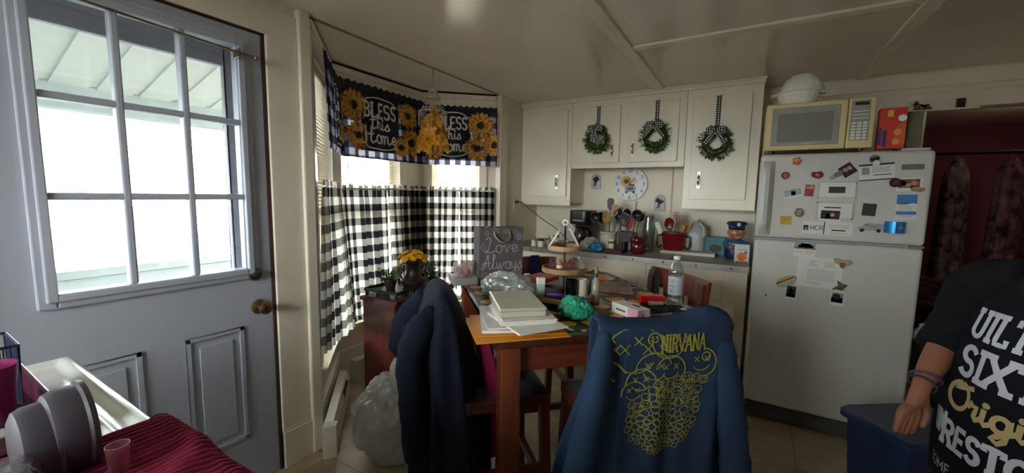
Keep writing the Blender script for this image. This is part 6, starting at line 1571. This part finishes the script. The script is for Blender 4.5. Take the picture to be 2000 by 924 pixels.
stick('photo', 'small instant photo of a dark shape at the lower right of the letter', 'photo', .455, .828, .062, .082, -4, M_card, grp=GL, extra=(('picture', [('r', -.026, -.022, .026, .034)], mat('pale_photo_grey', '8a8f93', .4)), ('dark_shape', [('r', -.026, -.022, .024, .008), ('d', -.004, .012, .018)], mat('black_blue_print', '191b28', .4))))
tag(MB().cyl((0, 0, 0), (0, -.006, 0), .005, n=12).build('small_magnet', M_ink2, loc=(.118, FS, .80)), 'tiny dark dot magnet low at the left of the refrigerator door', 'magnet', GL)
# ------------------------------------------------------------------ enamel sink unit at the lower left with dishes and towel
M_en = mat('white_enamel_sink', 'd3d6d2', .16, var=.02, coat=.5)
sk = thing('sink_unit', 'white enamel drainboard sink unit with rounded rim beside the glazed door', 'sink', (0, 0, 0))
SX0, SX1, SY0, SY1 = -1.655, -.25, -.36, .305
def rr(x, y, r=.04):
    for cx, cy, sx, sy in ((SX0 + r, SY1 - r, -1, 1), (SX0 + r, SY0 + r, -1, -1), (SX1 - r, SY1 - r, 1, 1), (SX1 - r, SY0 + r, 1, -1)):
        dx, dy = (x - cx) * sx, (y - cy) * sy
        if dx > 0 and dy > 0:
            q = max(dx, dy); l = math.hypot(dx, dy)
            return cx + dx / l * q * sx, cy + dy / l * q * sy
    return x, y
def sinkz(x, y):
    d = min(x - SX0, SX1 - x, y - SY0, SY1 - y)
    z = .900 - .012 * smooth((d - .022) / .025)
    z -= .020 * (1 - smooth(d / .012)) 
    if x > -1.30 and y > -.25:
        k = smooth((x + 1.27) / .05) * smooth((SX1 - .1 - x) / .05)
        for yy in (.238, .20, .16, .12, .08, .04, 0, -.04): z += k * .009 * math.exp(-((y - yy) / .009) ** 2)
    return z
def skf(u, v):
    f = lambda t: t
    x, y = rr(lerp(SX0, SX1, u), lerp(SY0, SY1, v)); return Vector((x, y, sinkz(x, y)))
MB().sheet(skf, 150, 150).build('drainboard', M_en, sk, smooth=True, sharp=180)
ol = []
for cx, cy, a0 in ((SX1 - .04, SY1 - .04, 0), (SX0 + .04, SY1 - .04, 90), (SX0 + .04, SY0 + .04, 180), (SX1 - .04, SY0 + .04, 270)):
    ol += [(cx + .04 * math.cos(R(a0 + k * 15)), cy + .04 * math.sin(R(a0 + k * 15))) for k in range(7)]
MB().rings([[(x, y, .879) for x, y in ol], [(x, y, .74) for x, y in ol]]).build('apron', M_en, sk, smooth=True)
MB().box(SX0 + .03, SY0 + .01, .09, SX1 - .02, SY1 - .03, .74).box(SX0 + .05, SY0 + .01, 0, SX1 - .04, SY1 - .08, .09).build('cabinet', M_white, sk, bevel=.004)
for a in (SX0 + .06, SX0 + .50, SX0 + .94):
    dr = MB().box(a, SY1 - .032, .14, a + .40, SY1 - .012, .71).build('door', M_white, sk, bevel=.004)
    MB().tube([(a + .35, SY1 - .012, .5), (a + .35, SY1 + .012, .52), (a + .35, SY1 + .012, .58), (a + .35, SY1 - .012, .60)], .005, 8).build('handle', M_chrome, dr, smooth=True)
# towel
M_tow = mat('burgundy_ribbed_towel', '7d2440', .95, var=.15, scale=25, spec=.1)
def towf(u, v):
    x = lerp(-1.035, -.34, u) + .025 * (1 - v) * math.sin(v * 5); L = .55; s = v * .86
    y = -.22 + s
    rib = .0035 * math.sin(2 * pi * (x + .010 * math.sin(y * 9)) / .0155)
    wr = .010 * max(0, math.sin(x * 14 + y * 26 + .8 * math.sin(y * 14))) ** 4 * smooth((x + .95) / .1) + .003 * math.sin(x * 21 - y * 12)
    e = smooth((x + 1.035) / .03)
    top = .903 + .004 + rib + wr * e
    if y < .292: return Vector((x, y, top - .004 * (1 - e)))
    q = (y - .292); r = .03
    if q < r * 1.57: a = q / r; return Vector((x, .292 + (r + rib) * math.sin(a), top - r + (r + rib) * math.cos(a) - r * 0))
    h = q - r * 1.57; return Vector((x, .292 + r + rib + .006 * math.sin(x * 20), top - r - h))
tw = tag(MB().sheet(towf, 420, 60).build('dish_towel', M_tow, smooth=True, sharp=180, solid=.005), 'burgundy ribbed towel folded over the enamel sink rim', 'towel')
# dish tray and dishes
M_trp = mat('mauve_plastic_tray', '5d2440', .4)
ZD = .8895
dt = thing('dish_tray', 'dark magenta plastic dish tray standing on the drainboard', 'tray', (0, 0, 0))
MB().box(-1.46, -.20, ZD + .012, -1.10, .185, ZD + .020).box(-1.46, .178, ZD + .012, -1.10, .185, ZD + .075).box(-1.46, -.20, ZD + .012, -1.453, .185, ZD + .075).box(-1.107, -.20, ZD + .012, -1.10, .185, ZD + .045).box(-1.46, -.20, ZD + .012, -1.10, -.193, ZD + .075).build('tray', M_trp, dt, bevel=.003)
MB().box(-1.44, -.18, ZD + .001, -1.09, .165, ZD + .012).build('red_base', mat('bright_magenta_plastic', '9b1c44', .4), dt, bevel=.003)
cu = thing('plastic_cup', 'magenta plastic cup with a bright rim standing in the dish tray', 'cup', (-1.232, .110, ZD + .0275))
MB().lathe([(.001, 0), (.030, 0), (.031, .004), (.042, .115), (.043, .118), (.0405, .118), (.029, .006), (.001, .006)], 36).build('cup', mat('magenta_cup_plastic', '8a1f60', .35, translucent=.3), cu, smooth=True)
tag(MB().box(-.05, -.05, 0, .05, .05, .006).build('white_coaster', mat('pale_coaster', 'b9b2b4', .4), bevel=.002, loc=(-1.215, .100, ZD + .0207)), 'pale square coaster under the magenta cup', 'coaster')
bk = thing('mesh_caddy', 'dark wire mesh cutlery caddy behind the magenta cup', 'caddy', (-1.38, .12, ZD + .0207))
M_wire = mat('dark_wire', '39405a', .35, .6)
MB().tube([(x, y, .135) for x, y in ((-.06, -.12), (.075, -.12), (.075, .045), (-.06, .045))], .003, 6, loop=True).build('rim', M_wire, bk)
MB().tube([(x, y, .003) for x, y in ((-.055, -.11), (.07, -.11), (.07, .04), (-.055, .04))], .003, 6, loop=True).build('base_ring', M_wire, bk)
q = MB()
for k in range(18):
    y = lerp(-.115, .042, k / 17); x = lerp(-.058, .073, k / 17)
    q.cyl((.071, y, .003), (.075, y, .135), .0014, n=5).cyl((-.056, y, .003), (-.06, y, .135), .0014, n=5).cyl((x, .041, .003), (x, .045, .135), .0014, n=5)
tag(q.build('mesh_wires', M_wire, bk), kind='stuff')
M_gb2 = mat('dark_grey_bowl', '37333f', .55, var=.04)
b0 = None
for k, (yy, lab, r) in enumerate(((.140, 'dark grey bowl standing on edge nearer the magenta cup', .070), (.173, 'dark grey bowl standing on edge nearer the burgundy towel', .077))):
    t = thing('grey_bowl', lab, 'bowl', (-.975, yy, ZD + .001 + r), 0, 'grey bowls on the drainboard')
    prof = [(.001, -.036), (r - .022, -.036), (r - .010, -.031), (r - .005, -.020), (r - .004, .004), (r, .008), (r, .015), (r - .004, .016), (r - .008, .006), (r - .010, -.018), (r - .022, -.028), (.001, -.029)]
    MB().rings([[(q_ * math.cos(2 * pi * j / 44), h, q_ * math.sin(2 * pi * j / 44)) for j in range(44)] for q_, h in prof]).build('bowl', M_gb2, t, smooth=True)
gt = thing('glass_jar', 'upturned clear glass jar at the lower left corner of the drainboard', 'jar', (-.885, .075, ZD + .001))
MB().lathe([(.045, 0), (.047, .004), (.047, .075), (.038, .09), (.001, .092), (.001, .086), (.036, .085), (.044, .072), (.044, .001)], 30).build('glass', M_clear, gt, smooth=True)
pg = thing('pink_glass', 'pink tinted glass lying at the foot of the grey bowls', 'glass', (-.875, .200, ZD + .001))
MB().lathe([(.012, 0), (.012, .003), (.015, .055), (.016, .065), (.0145, .065), (.0135, .055), (.001, .006), (.001, .001)], 28).build('glass', glassy('pink_glass_tint', 'd9a3b4', .12, haze=.15), pg, smooth=True)
# ------------------------------------------------------------------ bin, hamper and the red room's clothes
M_bin = mat('dark_blue_plastic', '1d2a4d', .4, var=.05)
bn = thing('storage_bin', 'dark blue plastic bin with lid standing before the refrigerator', 'bin', (.385, 2.15, 0), R(35))
def rect_ring(x0, y0, x1, y1, z, r=.03, n=5):
    pts = []
    for cx, cy, a0 in ((x1 - r, y1 - r, 0), (x0 + r, y1 - r, 90), (x0 + r, y0 + r, 180), (x1 - r, y0 + r, 270)):
        pts += [(cx + r * math.cos(R(a0 + 90 * k / n)), cy + r * math.sin(R(a0 + 90 * k / n)), z) for k in range(n + 1)]
    return pts
BW, BD = .40, .30
MB().rings([rect_ring(.045, -BD + .045, BW - .045, -.045, 0), rect_ring(.04, -BD + .04, BW - .04, -.04, .02), rect_ring(.018, -BD + .018, BW - .018, -.018, .45), rect_ring(.012, -BD + .012, BW - .012, -.012, .475)]).build('tub', M_bin, bn, smooth=True)
MB().rings([rect_ring(0, -BD, BW, 0, .46), rect_ring(0, -BD, BW, 0, .485), rect_ring(.01, -BD + .01, BW - .01, -.01, .498), rect_ring(.035, -BD + .035, BW - .035, -.035, .495)]).build('lid', M_bin, bn, smooth=True)
hp = thing('laundry_hamper', 'black laundry hamper beside the right flank of the refrigerator', 'hamper', (1.01, 2.93, 0))
MB().lathe([(.001, 0), (.16, 0), (.165, .01), (.185, .60), (.190, .61), (.190, .63), (.178, .63), (.16, .02), (.001, .02)], 36, sx=1.05, sy=.9).build('hamper', mat('black_mesh_fabric', '0e0e10', .7), hp, smooth=True)
ld_ = thing('white_laundry', 'heap of white laundry on top of the black hamper', 'laundry', (1.01, 2.93, 0))
blob('cloth', mat('white_cotton_cloth', 'c9c6bb', .9, var=.08, spec=.1), ld_, (0, 0, .68), (.175, .15, .10), 41, amp=.25, fold=.14, flat=.6)
rk = thing('garment_rack', 'dark clothes rack in the red room beyond the doorway', 'rack', (1.75, 4.75, 0))
M_rk = mat('black_rack_metal', '101012', .4)
for x in (-.75, .75): MB().tube([(x, -.2, .02), (x, .2, .02)], .014, 8).tube([(x, 0, .02), (x, 0, 1.78)], .013, 8).build('upright', M_rk, rk, smooth=True)
MB().tube([(-.75, 0, 1.78), (.75, 0, 1.78)], .013, 8).build('rail', M_rk, rk, smooth=True)
def garment(label, x, col, var, sc, z0, w):
    t = thing('hanging_garment', label, 'garment', (1.75 + x, 4.75, 0), R(62), 'garments on the rack in the red room')
    m = mat('garment_%s' % col, col, .9, var=var, scale=sc)
    rs = []
    for z, a, b in ((1.74, .03, .02), (1.70, .08, .035), (1.65, w * .8, .05), (1.55, w, .06), (1.2, w * .95, .07), (z0, w * 1.1, .08)):
        rs.append([(a * math.cos(2 * pi * k / 40) * (1 + .06 * math.sin(2 * pi * k / 40 * 7 + z * 3)), b * math.sin(2 * pi * k / 40) * (1 + .25 * math.sin(2 * pi * k / 40 * 9)), z) for k in range(40)])
    MB().rings(rs).build('cloth', m, t, smooth=True)
    MB().tube([(0, 0, 1.74), (0, 0, 1.765), (.012, 0, 1.80), (-.012, 0, 1.80)], .003, 6).build('hook', M_chrome, t)
    return t
garment('black coat hanging leftmost on the dark rack', -.56, '0d0c0e', .1, 5, .55, .22)
garment('patchy grey and pink blouse next to the black coat', -.30, '6d5a58', .9, 16, .75, .20)
garment('mauve spotted dress in the middle of the dark rack', .0, '7a5157', .9, 14, .5, .20)
garment('dark olive jacket on the right half of the dark rack', .26, '34322a', .4, 12, .7, .22)
garment('dull red dress at the right end of the dark rack', .54, '5a262a', .3, 12, .45, .2)
bd_ = thing('bed', 'low bed with dark covers under the rack in the red room', 'bed', (1.3, 5.2, 0))
MB().box(-.6, 0, .12, .9, 1.1, .36).build('base', mat('bed_base', '3a2a26', .8), bd_, bevel=.01)
blob('cover', mat('dark_patterned_cover', '4a2e34', .9, var=.9, scale=9), bd_, (.15, .55, .42), (.76, .56, .18), 51, amp=.2, fold=.1, flat=.36)
for x, y in ((-.55, .05), (.85, .05), (-.55, 1.05), (.85, 1.05)): MB().cyl((x, y, 0), (x, y, .12), .03, n=10).build('leg', M_rk, bd_)

# ------------------------------------------------------------------ person at the right edge
PL = Vector((.509, -.855, 0)).normalized(); PF = Vector((-.855, -.509, 0)).normalized()
PC = Vector((.80, 1.64, 0))
def P3(l, f, z): return PC + PL * l + PF * f + Vector((0, 0, z))
M_skin = mat('skin', '8f5f4b', .5, var=.06, scale=12, spec=.4)
pr = thing('person', 'person in black lettered tee with purple bracelet, arm hanging over the blue bin', 'person', (PC.x, PC.y, 0))
inv = Matrix.Translation((-PC.x, -PC.y, 0))
def skin_body():
    V = []; E = []; Rr = []
    def add(p, r, par=None):
        V.append(inv @ Vector(p)); Rr.append(r if isinstance(r, tuple) else (r, r))
        if par is not None: E.append((par, len(V) - 1))
        return len(V) - 1
    pel = add(P3(0, 0, .70), (.17, .13))
    ab = add(P3(0, .02, .86), (.17, .13), pel); ch = add(P3(0, .01, 1.02), (.15, .11), ab)
    up = add(P3(0, -.01, 1.12), (.085, .06), ch); nk = add(P3(0, 0, 1.20), .052, up); n2 = add(P3(0, .01, 1.26), .05, nk)
    jaw = add(P3(0, .03, 1.31), (.058, .066), n2); hd = add(P3(0, .015, 1.37), (.072, .085), jaw); cr_ = add(P3(0, .0, 1.43), (.062, .075), hd)
    # right arm (image left)
    sh = add((.680, 1.875, 1.11), .05, up); ua = add((.632, 1.865, 1.03), .056, sh); el = add((.585, 1.825, .915), .045, ua)
    fa = add((.545, 1.765, .86), .040, el); wr = add((.500, 1.692, .800), .026, fa); 
    pm = add((.488, 1.672, .770), (.026, .019), wr)
    hx = Vector((.80, .60, 0)).normalized(); dn = Vector((-.12, -.14, -1)).normalized(); cu = Vector((.28, .95, 0)).normalized()
    kb = Vector((.476, 1.656, .728))
    for o, L, r in ((-.036, .066, .0098), (-.018, .074, .0104), (.0, .080, .0106), (.018, .074, .0104)):
        b = kb + hx * o + Vector((0, 0, -.004 * abs(o + .008) / .02))
        a1 = add(b, .0135, pm); d1 = (dn + cu * .1 + hx * (o * 2)).normalized(); d2 = (dn + cu * .4 - hx * .08).normalized(); d3 = (dn + cu * .85 - hx * .1).normalized()
        j1 = b + d1 * L * .48; j2 = j1 + d2 * L * .32; j3 = j2 + d3 * L * .26
        i1 = add(j1, r, a1); i2 = add(j2, r * .92, i1); add(j3, r * .74, i2)
    tb0 = Vector((.488, 1.672, .770)) + hx * .034 + Vector((0, 0, -.018)) - cu * .008
    t0 = add(tb0, .0135, pm); d = (dn * 1.0 + hx * .38 - cu * .15).normalized()
    t1 = add(tb0 + d * .036, .0112, t0); t2 = add(tb0 + d * .036 + (dn - hx * .12).normalized() * .030, .0098, t1); add(tb0 + d * .036 + (dn - hx * .15).normalized() * .044, .0075, t2)
    # left arm
    sh = add(P3(.19, -.005, 1.10), .048, up); ua = add(P3(.25, 0, .99), .050, sh); el = add(P3(.28, .02, .88), .044, ua)
    fa = add(P3(.28, .10, .79), .038, el); wr = add(P3(.26, .17, .72), .026, fa); pm = add(P3(.255, .19, .69), (.034, .02), wr); p2 = add(P3(.25, .20, .665), (.036, .017), pm)
    for o, L in ((-.028, .062), (-.009, .07), (.010, .066), (.028, .052)):
        b = P3(.25 + o * .3, .20 + o, .655); a1 = add(b, .0105, p2); i1 = add(b + Vector((0, 0, -.5 * L)), .0098, a1); add(b + Vector((.006, .004, -L)), .0075, i1)
    t0 = add(P3(.235, .225, .69), .012, pm); add(P3(.228, .24, .655), .009, t0)
    for s in (-1, 1):
        hp_ = add(P3(s * .10, 0, .62), .105, pel); kn = add(P3(s * .105, .015, .37), .065, hp_); an = add(P3(s * .11, -.01, .085), .042, kn)
        ft = add(P3(s * .115, .06, .04), (.04, .032), an); add(P3(s * .12, .14, .03), (.036, .026), ft)
    me = bpy.data.meshes.new('body'); me.from_pydata([tuple(v) for v in V], E, [])
    o = bpy.data.objects.new('body', me); COL.objects.link(o); o.parent = pr
    md = o.modifiers.new('skin', 'SKIN'); md.use_smooth_shade = True; md.branch_smoothing = .3
    sv = me.skin_vertices[0].data
    for i, r in enumerate(Rr): sv[i].radius = r
    sv[0].use_root = True
    sb_ = o.modifiers.new('sub', 'SUBSURF'); sb_.levels = 2; sb_.render_levels = 2
    me.materials.append(M_skin)
    return o
skin_body()
HW = lambda l, f, z: inv @ P3(l, f, z)
for s in (-1, 1):
    e = MB().ball(HW(s * .028, .083, 1.375), .011, 12, 8).build('eye', mat('eye_white', 'd8d2cc', .2), pr, smooth=True)
    MB().ball(HW(s * .028, .0915, 1.375), .0045, 8, 6).build('iris', mat('brown_iris', '2a1c14', .2), e, smooth=True)
    MB().tube([HW(s * .012, .094, 1.397), HW(s * .03, .094, 1.402), HW(s * .045, .082, 1.396)], .003, 6).build('eyebrow', mat('dark_hair', '3a332c', .8), pr, smooth=True)
    MB().ball(HW(s * .078, 0, 1.365), .02, 12, 8, (.5, .8, 1.3)).build('ear', M_skin, pr, smooth=True)
MB().tube([HW(0, .090, 1.385), HW(0, .102, 1.365), HW(0, .108, 1.352), HW(0, .092, 1.343)], [.007, .010, .013, .008], 10).build('nose', M_skin, pr, smooth=True)
MB().tube([HW(-.024, .084, 1.318), HW(0, .094, 1.317), HW(.024, .084, 1.318)], [.003, .006, .003], 8, flat=.8).build('lips', mat('lips', '8f4f48', .45), pr, smooth=True)
hr = MB()
hr.rings([[HW((q * .088) * math.cos(2 * pi * k / 30), -.012 + (q * .10) * math.sin(2 * pi * k / 30) - (.03 if math.sin(2 * pi * k / 30) > .3 and z < 1.42 else 0) * 2.2, z) for k in range(30)] for z, q in ((1.27, .85), (1.33, .97), (1.39, 1.02), (1.44, .98), (1.475, .75), (1.49, .35))])
hr.build('hair', mat('grey_brown_hair', '5c544a', .7, var=.3, scale=60), pr, smooth=True)
# shirt
M_tee = mat('black_cotton_tee', '131418', .95, var=.12, scale=20, spec=.15)
TAB = [(.50, (.29, .185, .02)), (.62, (.29, .185, .025)), (.75, (.285, .18, .025)), (.88, (.265, .17, .02)), (1.0, (.25, .155, .01)), (1.08, (.235, .13, 0)), (1.13, (.215, .11, -.005)), (1.17, (.165, .09, -.005)), (1.20, (.10, .07, 0)), (1.215, (.075, .064, .004))]
def shirtpt(an, z, e=0):
    a, b, f = interp(TAB, z); g = smooth((1.12 - z) / .3)
    w = 1 + g * (.018 * math.sin(6 * an + 5 * z) + .012 * math.sin(11 * an - 7 * z))
    return P3((a * w + e) * math.cos(an), f + (b * w + e) * math.sin(an), z)
tee = MB().rings([[inv @ shirtpt(2 * pi * k / 80, z) for k in range(80)] for z in [lerp(.50, 1.215, j / 50) for j in range(51)]], caps=False).build('tee_shirt', M_tee, pr, smooth=True, sharp=180, solid=.003)
I = lambda p: inv @ Vector(p)
sleeve('sleeve', M_tee, tee, [I(P3(-.14, -.0, 1.15)), I((.672, 1.888, 1.10)), I((.628, 1.858, .99)), I((.572, 1.81, .893))], [.07, .086, .078, .072], .85, 24, .02)
sleeve('sleeve', M_tee, tee, [I(P3(.14, 0, 1.15)), I(P3(.205, 0, 1.10)), I(P3(.255, .0, .99)), I(P3(.28, .01, .88))], [.07, .085, .077, .07], .85, 24, .02)
MB().tube([inv @ shirtpt(2 * pi * k / 40, 1.212, .002) for k in range(40)], .008, 8, loop=True).build('neckband', M_tee, tee, smooth=True)
def SF(e):
    def fn(x, z):
        a, b, f = interp(TAB, z); an = math.acos(max(-.99, min(.99, x / a)))
        return inv @ shirtpt(an, z, e)
    return fn
def wl(*a, **k): write(MB(), *a, **k).build('white_lettering', mat('white_shirt_print', 'b9bac8', .8), tee)
wl('UILT', -.170, .985, .074, .014, SF(.004), CAPS, .14, slab=.12, squash=.80, left=True)
wl('SIXTY', -.170, .868, .082, .017, SF(.004), CAPS, .16, slab=.13, squash=.92, left=True)
wl('UN', -.212, .668, .062, .012, SF(.004), CAPS, .06, slab=.1, squash=.45, left=True)
wl('RESTORED', -.172, .645, .068, .016, SF(.004), CAPS, .14, slab=.12, squash=.84, left=True)
tg = MB(); write(tg, 'Original', -.180, .765, .078, .014, SF(.004), SCR, .0, squash=1.2, left=True); tg.build('gold_lettering', mat('gold_shirt_print', 'a8946a', .8), tee)
ts_ = MB(); write(ts_, 'SOME', -.215, .555, .030, .005, SF(.004), CAPS, .14, squash=.9, left=True); ts_.build('small_lettering', mat('grey_shirt_print', '9a9ba6', .8), tee)
M_pant = mat('dark_trousers', '17181c', .9)
for s in (-1, 1):
    sleeve('trouser_leg', M_pant, pr, [HW(s * .085, 0, .66), HW(s * .10, .0, .55), HW(s * .105, .012, .36), HW(s * .11, -.005, .10)], [.125, .12, .09, .075], 1, 22, .01)
    MB().rings([[HW(s * .117 + q * .046 * math.cos(2 * pi * k / 24), .055 + q * .115 * math.sin(2 * pi * k / 24), z) for k in range(24)] for z, q in ((.0, .96), (.02, 1), (.05, .9), (.075, .6))]).build('shoe', mat('dark_shoe', '202024', .6), pr, smooth=True)
# bracelets
for nm_, c, r, col, tl in (('bracelet', (.516, 1.718, .822), .036, '4b3a63', .25), ('bracelet', (.507, 1.704, .806), .033, '3a3330', -.1)):
    ax = (Vector((.545, 1.765, .86)) - Vector((.500, 1.692, .800))).normalized(); a1 = ax.orthogonal().normalized(); a2 = ax.cross(a1)
    MB().tube([I(Vector(c) + (a1 * math.cos(a) + a2 * math.sin(a)) * r + ax * tl * .03 * math.sin(a)) for a in [2 * pi * k / 24 for k in range(24)]], .004, 6, loop=True).build(nm_, mat('bracelet_%s' % col, col, .5, var=.5, scale=150), pr, smooth=True)
